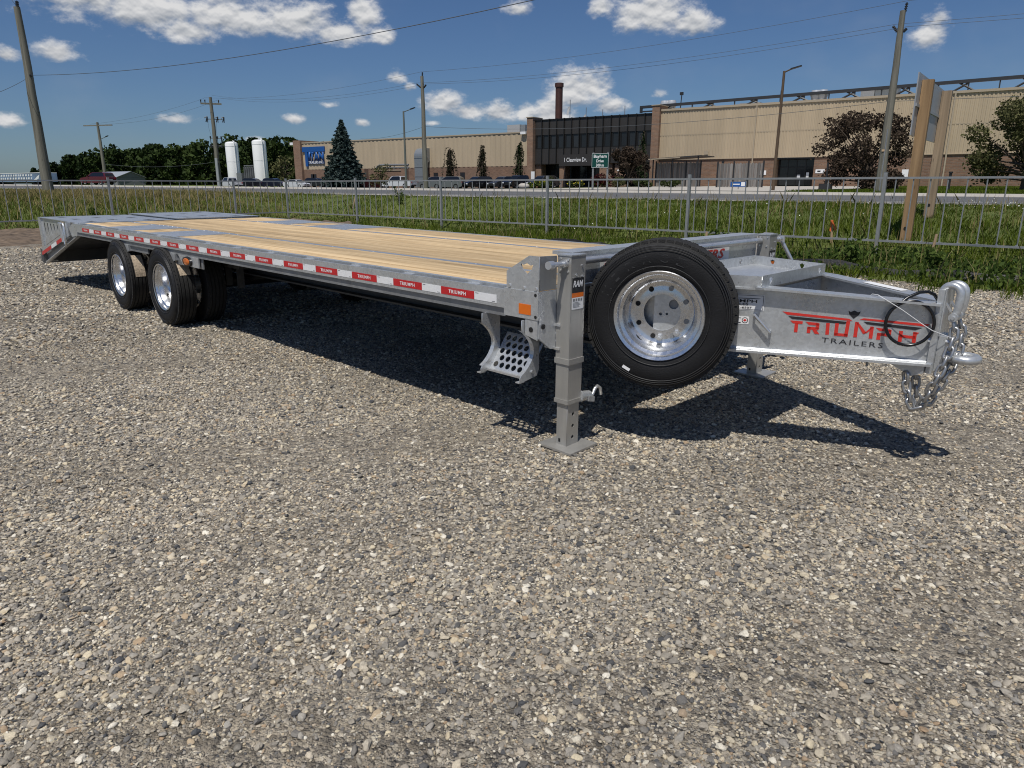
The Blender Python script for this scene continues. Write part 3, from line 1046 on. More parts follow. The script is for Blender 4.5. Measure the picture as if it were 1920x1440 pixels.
stake(-3.30, 16.9, .56, (0.05, -.10, 0), 'stake with orange flagging tape just beyond the fence', True)
stake(-1.28, 15.5, .52, (.02, .09, 0), 'bare pale stake at the fence foot, just right of the timber sign posts')
stake(-5.2, 14.3, .48, (0, .05, 0), 'short stake among tall weeds behind the tool tray')
stake(-22.6, 20.9, .75, (.0, .28, 0), 'tilted pale stake in the grass just beyond the fence corner')

# ------------------------------------------------------------------ utility poles, lamps, wires


def pole_mesh(h, r0, r1):
    m = MB()
    n = 7
    m.tube([(0.015 * sin(i * 1.7), 0.015 * cos(i * 2.3), -.3 + (h + .3) * i / n) for i in range(n + 1)], [r0 + (r1 - r0) * i / n for i in range(n + 1)], 14)
    return m.mesh('shaft', smooth=50)


def util_pole(x, y, zb, h, r0, r1, label, lean=(0, 0)):
    t = thing('utility_pole', label, 'utility pole', (x, y, zb), 0, 'timber utility poles along the road')
    t.rotation_euler = (lean[0], lean[1], 0)
    obj('shaft', pole_mesh(h, r0, r1), M_pole, t)
    return t


def post_insulator(t, p, q):
    m = MB(); m.tube([p, q], .035, 8)
    P, Q = Vector(p), Vector(q)
    for k in range(4):
        a = P + (Q - P) * (.25 + .2 * k); m.tube([a - (Q - P).normalized() * .025, a + (Q - P).normalized() * .025], .07, 8)
    obj('insulator', m.mesh('insulator', 40), M_dark, t)


pl = util_pole(-35.6, 15.0, zverge(-35.6, 15.0) - .05, 7.62, .23, .12, 'tall near timber pole at the far left, standing behind the left fence')
post_insulator(pl, (0.03, 0, 7.5), (0.05, 0, 7.85))
obj('wire_bracket', MB().box((-.16, -.05, 4.93), (.2, .05, 5.0)), M_dark, pl)
pr = util_pole(-6.37, 43.0, zfar(-6.4, 43) - .05, 8.75, .24, .13, 'timber pole on the right pavement, before the purple-leaved tree')
post_insulator(pr, (.08, 0, 8.6), (.12, 0, 9.1)); post_insulator(pr, (-.1, 0, 7.75), (-.38, 0, 8.1)); post_insulator(pr, (.1, 0, 7.75), (.27, 0, 7.92))
obj('conduit', MB().tube([(.05, -.24, 0), (.05, -.2, 3.2)], .035, 8), M_galv_dull, pr)
obj('pole_plate', MB().box((-.09, -.245, 2.1), (.05, -.235, 2.2)), M_stake, pr)
pm = util_pole(-42.66, 48.0, zfar(-42.7, 48) - .05, 9.05, .24, .13, 'timber pole in the middle, right of the grey lamp post')
post_insulator(pm, (.02, 0, 8.95), (.05, 0, 9.35)); post_insulator(pm, (-.1, 0, 8.1), (-.65, 0, 8.5)); post_insulator(pm, (.1, 0, 8.1), (.42, 0, 8.35))
pt = util_pole(-93.9, 62.0, zfar(-94, 62) - .05, 12.1, .36, .2, 'timber pole crowded with switchgear, left of the white silos')
obj('crossarm', MB().box((-1.35, -.09, 11.15), (1.35, .09, 11.36)).bevel(.01), M_pole, pt, rot=(0, 0, .98))
for sx in (-1.28, -.75, 1.0):
    m = MB(); m.tube([(sx, 0, 11.36), (sx, 0, 11.75)], [.05, .09], 8)
    obj('insulator', m, M_dark, pt, rot=(0, 0, .98))
for z, w in ((9.2, 1.25), (6.7, 1.0), (5.7, 1.0)):
    obj('bracket_arm', MB().box((-w * .6, -.05, z), (w, .05, z + .1)), M_galv_dull, pt, rot=(0, 0, .98))
for k in range(3):
    m = MB(); sx = (-.9, .45, 1.25)[k]
    m.tube([(sx, -.1, 8.85), (sx + .22, -.1, 9.55)], [.075, .075], 8); m.tube([(sx - .18, -.1, 9.4), (sx + .25, -.1, 9.6)], .055, 6); m.tube([(sx + .2, -.1, 8.8), (sx + .25, -.1, 9.5)], .05, 6)
    obj('cutout_switch', m, M_dark, pt, rot=(0, 0, .98))
    m = MB(); sx2 = (-.55, .35, .85)[k]
    m.tube([(sx2, -.05, 5.65), (sx2, -.05, 7.05)], .05, 6); m.tube([(sx2, -.05, 6.75), (sx2, -.05, 7.0)], .1, 8); m.tube([(sx2, -.05, 5.5), (sx2, -.05, 5.75)], .1, 8)
    obj('arrester', m, M_dark, pt, rot=(0, 0, .98))
    m = MB(); m.tube([(.15 * (k - 1), -.1, 3.0), (.35 * (k - 1), -.15, 4.3), (.6 * (k - 1), -.1, 4.9)], 0.0186, 6)
    obj('riser_cable', m, M_dark, pt)
for k, (xa, xb) in enumerate(((-.9, -.55), (.45, .35), (1.3, .85), (-.6, -.3), (.9, 1.0))):
    m = MB(); z0, z1 = ((9.3, 7.1), (9.3, 7.1), (9.3, 7.1), (5.6, 4.6), (5.6, 4.4))[k]
    m.tube([(xa + (xb - xa) * t + .25 * sin(pi * t) * (1 if k % 2 else -1), -.12, z0 + (z1 - z0) * t) for t in np.linspace(0, 1, 7)], 0.0112, 5)
    obj('jumper', m, M_dark, pt)
obj('conduit_guard', MB().box((.12, -.45, 0), (.62, -.33, 4.1)).bevel(.02), M_roofmetal, pt)
p2 = util_pole(-111.5, 55.0, zfar(-111.5, 55) - .05, 8.9, .26, .16, 'thin distant timber pole with one crossarm, above the red vehicle')
obj('crossarm', MB().box((-2.5, -.07, 8.4), (2.5, .07, 8.55)), M_pole, p2, rot=(0, 0, .35))


def lamp(x, y, zb, h, arm, label, mat, r=.09):
    """straight pole, short level arm towards +x, flat head"""
    t = thing('street_lamp', label, 'street lamp', (x, y, zb), 0, 'street lamps beside the road')
    obj('pole', MB().tube([(0, 0, -.05), (0, 0, h)], [r * 1.15, r * .8], 12).mesh('pole', 50), mat, t)
    obj('base_plate', MB().box((-r * 2.2, -r * 2.2, -.02), (r * 2.2, r * 2.2, .03)), mat, t)
    a = MB(); a.tube([(0, 0, h - .08), (arm[0] * .6, arm[1] * .6, h + arm[2] * .6)], .045, 8)
    obj('arm', a.mesh('arm', 50), mat, t)
    hd = MB()
    ang = atan2(arm[1], arm[0])
    hd.prism([(0, -.14, 0), (.62, -.10, .03), (.66, 0, .03), (.62, .10, .03), (0, .14, 0)], (0, 0, .07)); hd.bevel(.01)
    o = obj('lamp_head', hd, M_dark, t, (arm[0] * .55, arm[1] * .55, h + arm[2] * .55 - .03), (0, -.16, ang))
    return t


lamp(-13.79, 50.0, zfar(-13.8, 50), 7.35, (.75, -.0, .16), 'brown street lamp standing before the right-hand glass entrance', M_lamp, .1)
lamp(-58.02, 62.0, zfar(-58, 62), 8.45, (2.0, 0, .28), 'tall grey street lamp left of the middle timber pole', M_lampgrey, .12)
ll = lamp(-117.6, 58.0, zfar(-117, 58), 7.0, (3.6, 0, .45), 'distant street lamp with a long arm beside the thin crossarm pole', M_lampgrey, .12)


def wire(name, label, pts, r=.012, sag=0.0, n=24):
    m = MB()
    for a, b, s in zip(pts, pts[1:], sag if isinstance(sag, (list, tuple)) else [sag] * (len(pts) - 1)):
        A, B = Vector(a), Vector(b)
        P = [A + (B - A) * t - Vector((0, 0, 4 * s * t * (1 - t))) for t in np.linspace(0, 1, n)]
        m.tube(P, r, 5)
    return tag(obj('power_line', m.mesh('power_line', 80), M_line), label, 'overhead wire', 'overhead wires')


wire('w', 'single wire rising from the near left pole across the upper sky', [(-35.4, 15, 5.87), (-7.0, 13.9, 5.25), (30, 12.5, 6.6)], 0.0099, [.42, .5])
wire('w', 'upper wire leaving the frame left of the near left pole', [(-35.5, 15, 8.45), (-28.6, 11.2, 8.6)], 0.0074, .1)
wire('w', 'lower wire leaving the frame left of the near left pole', [(-36.0, 15, 5.75), (-33.5, 13.0, 4.9), (-24, 6, 4.3)], 0.0087, .02)
wire('w', 'topmost conductor strung over the pole tops from the switchgear pole to the right', [(-95.4, 62, 13.0), (-42.7, 48, 10.42), (-6.2, 43, 10.13), (25, 41, 9.9)], 0.0099, [.75, .45, .3])
wire('w', 'middle conductor strung from the switchgear pole to the right-hand pole', [(-93.6, 62, 13.2), (-43.3, 48, 9.6), (-6.6, 43, 9.12), (25, 41, 8.8)], 0.0093, [.9, .5, .3])
wire('w', 'lowest conductor strung from the switchgear pole to the right-hand pole', [(-91.7, 62, 12.7), (-42.3, 48, 9.45), (-6.1, 43, 8.95), (25, 41, 8.5)], 0.0093, [.9, .55, .3])
wire('w', 'pair end conductor from the switchgear pole down to the thin crossarm pole', [(-95.5, 62, 12.9), (-113.8, 55, 9.9)], 0.0112, .5)
wire('w', 'second conductor from the switchgear pole down to the thin crossarm pole', [(-92.0, 62, 12.55), (-109.4, 55, 9.7)], 0.0112, .7)
wire('w', 'low slack cable between the thin crossarm pole and the switchgear pole', [(-111.5, 55, 4.3), (-93.9, 62, 4.5)], 0.0186, .55)
wire('w', 'telephone cable passing low in front of the dark office block', [(-62.9, 60, 6.4), (-42.56, 48, 6.13), (-6.5, 43, 5.5), (25, 41, 5.4)], 0.0124, [.3, .65, .2])

# ------------------------------------------------------------------ signs
sg = thing('road_sign', 'large grey-backed road sign on two heavy timber posts beyond the fence', 'road sign', (-1.92, 17.2, 0))
z1, z2 = zverge(-1.92, 17.2), zverge(-1.82, 20.0)
for i, (x, y, z0, h, mt) in enumerate(((-1.92, 17.2, z1 - .3, 3.40, M_post), (-1.82, 20.0, z2 - .3, 3.46, M_post_grey))):
    obj('post', MB().box((-.1, -.1, z0), (.1, .1, h)).bevel(.008), mt, sg, (x + 1.92, y - 17.2, 0))
    bo = MB()
    bo.cyl((-.02, -.108, z0 + .62), (-.02, -.102, z0 + .62), .035, 10)
    obj('drilled_hole', bo, M_hole, sg, (x + 1.92, y - 17.2, 0))
pn = MB().box((-.022, -.5, 2.34), (0, 3.25, 3.50)).bevel(.004)
pnl = obj('sign_panel', pn, M_alu, sg, (-.103, 0, 0), (0, 0, -.036))
obj('panel_rail', MB().box((.0005, -.48, 2.88), (.025, 3.2, 2.94)), M_alu, sg, (-.103, 0, 0), (0, 0, -.036))

st = thing('street_name_sign', 'green street sign reading Bayham Drive 300 m on two posts', 'street sign', (-22.5, 42.0, zfar(-22.5, 42)))
zs = zfar(-22.5, 42)
for x in (-.52, .52):
    obj('post', MB().box((-.055, -.03, -.1), (.055, .03, 2.3)), M_galv_dull, st, (x, .05, 0))
obj('sign_panel', MB().box((-.6, -.012, 1.36), (.6, .012, 2.24)).bevel(.004), M_green, st)
bd = MB()
for lo, hi in (((-.59, -.016, 2.215), (.59, -.0125, 2.23)), ((-.59, -.016, 1.37), (.59, -.0125, 1.385)), ((-.59, -.016, 1.385), (-.575, -.0125, 2.215)), ((.575, -.016, 1.385), (.59, -.0125, 2.215))):
    bd.box(lo, hi)
obj('sign_border', bd, M_white, st)
for s, h, w, z in (('Bayham', .25, .92, 1.91), ('Drive', .18, .52, 1.69), ('300 m', .18, .56, 1.43)):
    me = text_mesh(s, h, w, bold=.02)
    me.transform(frame_matrix((-w / 2, -.0165, z), (1, 0, 0), (0, 0, 1)))
    obj('lettering', me, M_white, st)


def small_sign(x, y, z, w, h, label, mat, rootz=None, cat='small sign'):
    zb = zfar(x, y)
    t = thing('small_sign', label, cat, (x, y, zb), 0)
    obj('post', MB().box((-.03, -.02, -.05), (.03, .02, z - zb - h / 2)), M_galv_dull, t)
    obj('sign_face', MB().box((-w / 2, -.03, z - zb - h / 2), (w / 2, -.021, z - zb + h / 2)), mat, t)
    return t


small_sign(-52.6, 80, 2.55, .55, .95, 'small white parking sign before the office doors', M_white)
s5 = small_sign(-18.7, 58, 1.42, 1.25, .38, 'blue real estate style ground sign before the grey timber screen', M_blue)
obj('white_block', MB().box((.22, -.034, .26), (.52, -.0305, .56)), M_white, s5)
obj('white_stripe', MB().box((-.5, -.034, .36), (.12, -.0305, .44)), M_white, s5)

# ------------------------------------------------------------------ factory
YF = 89.0


def rib_wall(x0, x1, z0, z1, y, pitch, depth):
    """profiled sheet: trapezoid ribs"""
    m = MB()
    n = int(round((x1 - x0) / pitch)); p = (x1 - x0) / n
    prev = None
    prof = []
    for i in range(n):
        a = x0 + i * p
        prof += [(a, y), (a + p * .42, y), (a + p * .52, y - depth), (a + p * .9, y - depth)]
    prof.append((x1, y))
    lo = [m.bm.verts.new((a, b, z0)) for a, b in prof]; hi = [m.bm.verts.new((a, b, z1)) for a, b in prof]
    for i in range(len(prof) - 1):
        m.bm.faces.new((lo[i], lo[i + 1], hi[i + 1], hi[i]))
    return m.mesh('siding')


# right wing -----------------------------------------------------------------
RX0, RX1 = -39.8, 32.0
rw = thing('factory_building', 'right factory wing of tan ribbed siding over a brown brick base', 'factory', (RX0, YF, zfar(RX0, YF)), 0, 'parts of the long factory frontage')
RZ = zfar(RX0, YF)


def rb(lo, hi):
    return MB().box((lo[0] - RX0, lo[1] - YF, lo[2] - RZ), (hi[0] - RX0, hi[1] - YF, hi[2] - RZ))


me = rib_wall(RX0 + .6, RX1, 4.46, 10.28, YF, .36, .045); me.transform(Matrix.Translation((-RX0, -YF, -RZ)))
obj('siding', me, M_tan, rw)
for z_ in (7.35,):
    obj('siding_seam', rb((RX0 + .6, YF - .052, z_), (RX1, YF - .046, z_ + .05)), M_tan_trim, rw)
obj('wall', rb((RX0 + .6, YF + .1, 4.46), (RX1, YF + 40, 10.28)), M_tan_trim, rw)
obj('roof_flashing', rb((RX0 + .6, YF - .16, 10.28), (RX1, YF + 40, 10.52)), M_tan_trim, rw)
# brick base with the entrance left open
EX0, EX1 = -24.4, -20.25
obj('brick_base', rb((RX0 + .6, YF + .02, RZ - 1.0), (EX0, YF + 1.2, 4.46)), M_brick, rw)
obj('brick_base', rb((EX1, YF + .02, RZ - 1.0), (RX1, YF + 1.2, 4.46)), M_brick, rw)
obj('base_flashing', rb((RX0 + .6, YF - .12, 4.40), (RX1, YF + .019, 4.46)), M_tan_trim, rw)
ent = obj('entrance_recess', rb((EX0, YF + 1.0, 1.0), (EX1, YF + 1.19, 4.39)), M_mullion, rw)
obj('entrance_lintel', rb((EX0, YF - .02, 4.22), (EX1, YF + .9, 4.399)), M_mullion, rw)
nb = 4
for k in range(nb):
    a = EX0 + .1 + (EX1 - EX0 - .2) * k / nb; b = EX0 + .1 + (EX1 - EX0 - .2) * (k + 1) / nb
    obj('door_pane', rb((a + .06, YF + .90, 1.35), (b - .06, YF + .93, 3.3)), M_glass, rw)
    obj('transom_pane', rb((a + .06, YF + .90, 3.42), (b - .06, YF + .93, 4.16)), M_glass, rw)
    obj('door_mullion', rb((a - .05, YF + .84, 1.2), (a + .05, YF + .96, 4.2)), M_mullion, rw)
obj('door_mullion', rb((EX0 + .1, YF + .85, 3.31), (EX1 - .1, YF + .95, 3.41)), M_mullion, rw)
obj('notice', rb((-22.2, YF + .88, 2.0), (-21.85, YF + .895, 2.5)), M_white, rw)
obj('notice', rb((-21.2, YF + .88, 2.1), (-20.9, YF + .895, 2.75)), M_white, rw)
for x, z, w, h in ((-25.9, 2.75, .75, .5), (-19.5, 2.85, 1.0, .42), (-10.9, 2.55, .62, .8)):
    f = obj('wall_notice', rb((x - w / 2, YF - .03, z - h / 2), (x + w / 2, YF + .015, z + h / 2)), M_white, rw)
    if w > .7:
        obj('notice_print', rb((x - w * .3, YF - .036, z - h * .2), (x + w * .05, YF - .031, z + h * .2)), M_red if x < -20 else M_black, f)
obj('pier', rb((-40.2, YF - .55, RZ - 1.0), (RX0 + .6, YF + 2, 10.95)), M_brick2, rw)
obj('pier_cap', rb((-40.3, YF - .65, 10.95), (RX0 + .7, YF + 2, 11.05)), M_tan_trim, rw)
for x in (-30.9, -8.6, -3.4):
    obj('wall_lamp', rb((x, YF - .2, 3.9), (x + .25, YF + .015, 4.15)), M_dark, rw)
for x in (-27.3, -7.4, 3.0):
    obj('downpipe', rb((x, YF - .17, 1.1), (x + .14, YF - .05, 10.27)), M_tan_trim, rw)
obj('wall_vent', rb((-33.2, YF - .13, 4.95), (-32.7, YF - .092, 5.4)), M_tan_trim, rw)
# exposed roof trusses
tr = MB()
TY = YF + 2.5
for y in (TY, TY + 5):
    pass
x0t, x1t = -43.4, 30.0
n = 20
ztop = lambda x: 11.05 + (x + 43.4) * .0128 * 1.0
zbot = lambda x: 10.55
tr.prism([(x0t, TY, ztop(x0t) - .02), (x1t, TY, ztop(x1t)), (x1t, TY, ztop(x1t) + .34), (x0t, TY, ztop(x0t) + .30)], (0, .35, 0))
tr.box((x0t, TY, 10.5), (x0t + .3, TY + .3, ztop(x0t)))
tr.box((x0t, TY + .02, 10.56), (x1t, TY + .3, 10.72))
obj('roof_truss', tr.xform(Matrix.Translation((-RX0, -YF, -RZ))), M_truss, rw)
x = -38.0
k = 0
while x < x1t:
    m = MB()
    za = ztop(x)
    m.tube([(x, TY + .15, 10.5), (x + 1.75 * (1 if k % 2 else -1), TY + .15, za)], .11, 6)
    obj('truss_web', m.xform(Matrix.Translation((-RX0, -YF, -RZ))), M_truss, rw)
    m = MB(); m.box((x + 1.7, TY + .08, 10.5), (x + 1.82, TY + .2, ztop(x + 1.8)))
    obj('truss_post', m.xform(Matrix.Translation((-RX0, -YF, -RZ))), M_truss, rw)
    x += 2.7; k += 1
far = MB()
far.prism([(x0t + 6, TY + 7, 11.0), (x1t, TY + 7, 11.6), (x1t, TY + 7, 11.75), (x0t + 6, TY + 7, 11.15)], (0, .3, 0))
obj('roof_truss', far.xform(Matrix.Translation((-RX0, -YF, -RZ))), M_truss, rw)
for x in (-40.2, -39.25, -21.6, -20.85):
    m = MB().lathe([(10.4, .5), (11.0, .5), (11.35, .64), (11.75, .52), (11.85, .50), (11.85, .0)], 18, 'z')
    m.xform(Matrix.Translation((x - RX0, 3.2, -RZ)))
    obj('roof_fan', m.mesh('roof_fan', 40), M_silver, rw)
obj('roof_unit', rb((-16.9, YF + 3.5, 10.5), (-15.5, YF + 5, 11.55)).bevel(.04), M_roofmetal, rw)
obj('roof_unit', rb((-15.4, YF + 3.4, 10.5), (-13.1, YF + 5, 11.62)).bevel(.04), M_ductgrey, rw)
obj('roof_unit', rb((-30.5, YF + 3.5, 10.5), (-28.0, YF + 5, 11.0)).bevel(.04), M_roofmetal, rw)
m = MB(); m.cyl((-38.4 - RX0, 4, 10.5 - RZ), (-38.25 - RX0, 4, 12.8 - RZ), .06, 6); m.box((-38.5 - RX0, 3.85, 12.5 - RZ), (-38.1 - RX0, 4.15, 12.85 - RZ))
obj('roof_mast', m, M_dark, rw)
obj('roof_mast', MB().cyl((-25.8 - RX0, 4, 10.5 - RZ), (-25.8 - RX0, 4, 12.2 - RZ), .05, 6), M_dark, rw)

# dark office block ------------------------------------------------------------
OX0, OX1 = -58.25, -40.2
ob = thing('office_building', 'dark bronze two-storey office block with a band of windows', 'office building', (OX0, YF, zfar(OX0, YF)), 0, 'parts of the long factory frontage')
OZ = zfar(OX0, YF)


def bb(lo, hi):
    return MB().box((lo[0] - OX0, lo[1] - YF, lo[2] - OZ), (hi[0] - OX0, hi[1] - YF, hi[2] - OZ))


obj('wall', bb((OX0, YF + .25, 4.25), (OX1, YF + 30, 10.0)), M_mullion, ob)
obj('roof_edge', bb((OX0, YF - .06, 10.04), (OX1, YF + 30, 10.16)), M_mullion, ob)
obj('ground_storey', bb((OX0, YF + 2.6, OZ - .8), (OX1, YF + 3, 4.24)), M_mullion, ob)
obj('soffit', bb((OX0, YF + .01, 4.16), (OX1, YF + 2.59, 4.245)), M_office, ob)
nbay = 15
bw = (OX1 - OX0) / nbay
up_me = MB().box((.06, .05, 8.08 - OZ), (bw - .06, .22, 10.03 - OZ)).mesh('upper_panel')
lo_me = MB().box((.06, .05, 4.26 - OZ), (bw - .06, .22, 6.22 - OZ)).mesh('lower_panel')
wn_me = MB().box((.30, .16, 6.36 - OZ), (bw - .08, .19, 7.94 - OZ)).mesh('window_pane')
wf = MB()
wf.box((.06, .10, 6.235 - OZ), (bw - .06, .24, 6.355 - OZ)); wf.box((.06, .10, 7.945 - OZ), (bw - .06, .24, 8.065 - OZ)); wf.box((.06, .1, 6.356 - OZ), (.295, .24, 7.944 - OZ))
wf_me = wf.mesh('window_frame')
fin_me = MB().box((-.05, -.12, 4.26 - OZ), (.05, .24, 10.20 - OZ)).mesh('fin')
for k in range(nbay):
    x = k * bw
    obj('upper_panel', up_me, M_office, ob, (x, 0, 0)); obj('lower_panel', lo_me, M_office, ob, (x, 0, 0))
    w = obj('window_frame', wf_me, M_mullion, ob, (x, 0, 0)); obj('window_pane', wn_me, M_glass, w)
    if k:
        obj('fin', fin_me, M_mullion, ob, (x, 0, 0))
    # ground floor glazing
    if k not in (3, 9, 10):
        g = obj('shopfront_frame', MB().box((0, 2.3, 1.3 - OZ), (.09, 2.59, 4.15 - OZ)), M_mullion, ob, (x, 0, 0))
        obj('window_pane', MB().box((.1, 2.42, 1.3 - OZ), (bw - .005, 2.45, 4.1 - OZ)), M_glass, ob, (x, 0, 0))
for a, b in ((-58.2, -57.3), (-54.25, -53.3), (-47.9, -46.0), (-45.6, -43.9)):
    obj('brick_column', bb((a, YF + .3, OZ - .8), (b, YF + 1.6, 4.155)), M_brick2, ob)
obj('pier', bb((-59.25, YF - .5, OZ - .8), (OX0 - .01, YF + 2, 10.45)), M_brick2, ob)
obj('pier_cap', bb((-59.35, YF - .6, 10.45), (OX0 + .05, YF + 2, 10.55)), M_tan_trim, ob)
sb = obj('entrance_canopy', bb((-53.2, YF - 1.6, 3.84), (-47.95, YF - .13, 5.33)).bevel(.02), M_office, ob)
me = text_mesh('1 Clearview Dr.', .56, 3.5, bold=.012)
me.transform(frame_matrix((-52.35 - OX0, -1.615, 4.36 - OZ), (1, 0, 0), (0, 0, 1)))
obj('lettering', me, M_white, sb)
obj('wall_globe', MB().lathe([(-.14, 0), (-.1, .11), (0, .15), (.1, .11), (.14, 0)], 12, 'z').xform(Matrix.Translation((-45.0 - OX0, .1, 3.2 - OZ))).mesh('wall_globe', 60), M_tank, ob)
m = MB().lathe([(10.0, .56), (15.85, .56), (15.9, .68), (16.45, .68), (16.5, .55), (16.5, 0)], 20, 'z'); m.xform(Matrix.Translation((-61.65 - OX0, 12, -OZ)))
obj('chimney', m.mesh('chimney', 40), M_chimney, ob)
for x, z, fl in ((-55.5, 13.1, 1), (-52.85, 11.9, 1), (-50.2, 11.5, 0), (-46.8, 11.8, 0)):
    f = obj('flagpole', MB().cyl((x - OX0, 5, 9.9 - OZ), (x - OX0, 5, z - OZ), .05, 6), M_galv_dull, ob)
    if fl:
        m = MB(); h = z - OZ
        m.prism([(x - OX0 - .05, 5, h - .9), (x - OX0 - .1, 5.02, h - 1.3), (x - OX0 - .35, 5.1, h - 2.1), (x - OX0 - .62, 5.05, h - 2.0), (x - OX0 - .55, 5, h - 1.5), (x - OX0 - .3, 4.95, h - 1.0)], (0, .02, 0))
        obj('flag', m, M_flag, f)

# left wing ---------------------------------------------------------------------
LX0, LX1 = -110.3, -59.3
lw = thing('factory_building', 'left factory wing of smooth tan siding over brick, with a blue sign', 'factory', (LX0, YF, zfar(LX0, YF)), 0, 'parts of the long factory frontage')
LZ = zfar(LX0, YF)


def lb(lo, hi):
    return MB().box((lo[0] - LX0, lo[1] - YF, lo[2] - LZ), (hi[0] - LX0, hi[1] - YF, hi[2] - LZ))


me = rib_wall(LX0 + 1.9, LX1, 4.0, 8.5, YF, .9, .05); me.transform(Matrix.Translation((-LX0, -YF, -LZ)))
obj('siding', me, M_tan, lw)
obj('wall', lb((LX0 + 1.0, YF + .06, 4.0), (LX1, YF + 40, 8.5)), M_tan_trim, lw)
obj('roof_flashing', lb((LX0 + 1.9, YF - .12, 8.5), (LX1, YF + 40, 8.68)), M_tan_trim, lw)
obj('brick_base', lb((LX0 + 1.9, YF + .0, LZ - 1), (LX1, YF + 1.5, 4.0)), M_brick, lw)
obj('pier', lb((LX0, YF - .5, LZ - 1), (LX0 + 1.89, YF + 4, 9.05)), M_brick2, lw)
for x in (-106.6, -77.3, -71.9, -106.0):
    obj('service_door', lb((x, YF - .04, 1.6), (x + .9, YF - .005, 3.2)), M_dark, lw)
obj('roof_unit', lb((-66.2, YF + 4.5, 8.68), (-63.9, YF + 6.5, 10.1)).bevel(.05), M_roofmetal, lw)
obj('roof_unit', lb((-63.85, YF + 4.6, 8.68), (-63.0, YF + 6.3, 10.05)).bevel(.05), M_ductgrey, lw)
cmr = MB().box((-60.4 - LX0, -.5, 8.3 - LZ), (-59.5 - LX0, -.2, 8.65 - LZ)); obj('security_camera', cmr, M_white, lw)
cmr = MB().box((-111.2 - LX0, -.5, 8.3 - LZ), (-110.35 - LX0, -.2, 8.75 - LZ)); obj('security_camera', cmr, M_white, lw)
# exhaust duct: rises from the ground, bends into the wall
dk = MB()
dprof = [(-1.75, 1.0 - LZ)] + [(-.55 - 1.2 * cos(a_), 5.7 - LZ + 1.2 * sin(a_)) for a_ in np.linspace(0, pi / 2, 8)] + [(-.01, 6.9 - LZ), (-.01, 5.0 - LZ), (-.55, 4.7 - LZ), (-.55, 1.0 - LZ)]
dk.prism([(-79.75 - LX0, y_, z_) for y_, z_ in dprof], (1.75, 0, 0))
obj('exhaust_duct', dk.bevel(.02), M_ductgrey, lw)
for z in (2.6, 4.0, 5.4):
    obj('duct_band', MB().box((-79.8 - LX0, -1.8, z - LZ), (-77.95 - LX0, -.5, z + .06 - LZ)), M_galv_dull, lw)
# TITAN sign
sx, sz = -108.3 - LX0, -LZ
obj('sign_board', MB().box((sx + 1.43, -.20, 4.93 + sz), (sx + 5.75, -.08, 5.50 + sz)), M_darkblue, lw)
m = MB(); m.box((sx + .05, -.26, 7.02 + sz), (sx + 6.0, -.09, 7.88 + sz)); m.box((sx + .75, -.25, 4.55 + sz), (sx + 1.42, -.09, 7.015 + sz))
obj('sign_letter', m.bevel(.03), M_blue, lw)
xx = sx + 1.60
for ch, w in (('I', .48), ('T', 1.02), ('A', 1.3), ('N', 1.3)):
    me = text_mesh(ch, 1.60, w * .97, bold=.05); me.transform(frame_matrix((xx, -.235, 5.44 + sz), (1, 0, 0), (0, 0, 1)))
    o = obj('sign_letter', me, M_blue, lw)
    sd = o.modifiers.new('depth', 'SOLIDIFY'); sd.thickness = .14; sd.offset = -1
    xx += w
me = text_mesh('TRAILERS INC.', .46, 4.0, bold=.02); me.transform(frame_matrix((sx + 1.62, -.225, 4.86 + .15 + sz), (1, 0, 0), (0, 0, 1)))
obj('lettering', me, M_white, lw)

# ------------------------------------------------------------------ yard furniture of the factory
en = thing('brick_enclosure', 'low brown brick enclosure wall beside the spruce, behind parked vehicles', 'brick wall', (-86.4, 76, zfar(-86.4, 76)))
obj('wall', MB().box((.35, 0, -1), (6.9, .4, 2.55)), M_brick, en)
obj('wall', MB().box((7.9, 1.2, -1), (14.2, 1.6, 2.45)), M_brick, en)
for x, y in ((0, -.1), (7.1, -.1), (13.9, 1.1)):
    obj('pier', MB().box((x - .36, y - .2, -1), (x + .34, y + .6, 2.72)), M_brick2, en)
obj('coping', MB().box((.35, -.08, 2.552), (6.9, .48, 2.66)), M_tan_trim, en)
obj('coping', MB().box((7.9, 1.12, 2.452), (13.5, 1.68, 2.56)), M_tan_trim, en)
m = MB(); m.tube([(7.2, 2.2, 2.2), (7.5, 2.2, 3.0), (8.0, 2.2, 3.25), (9, 2.2, 3.3), (13.8, 2.2, 3.25)], .14, 8); m.tube([(7.9, 2.3, 2.9), (13.8, 2.3, 2.85)], .1, 8)
for x in (8.5, 11, 13.6):
    m.tube([(x, 2.2, 2.0), (x, 2.2, 3.25)], .08, 6)
obj('pipe_rail', m.mesh('pipe_rail', 50), M_galv_dull, en)


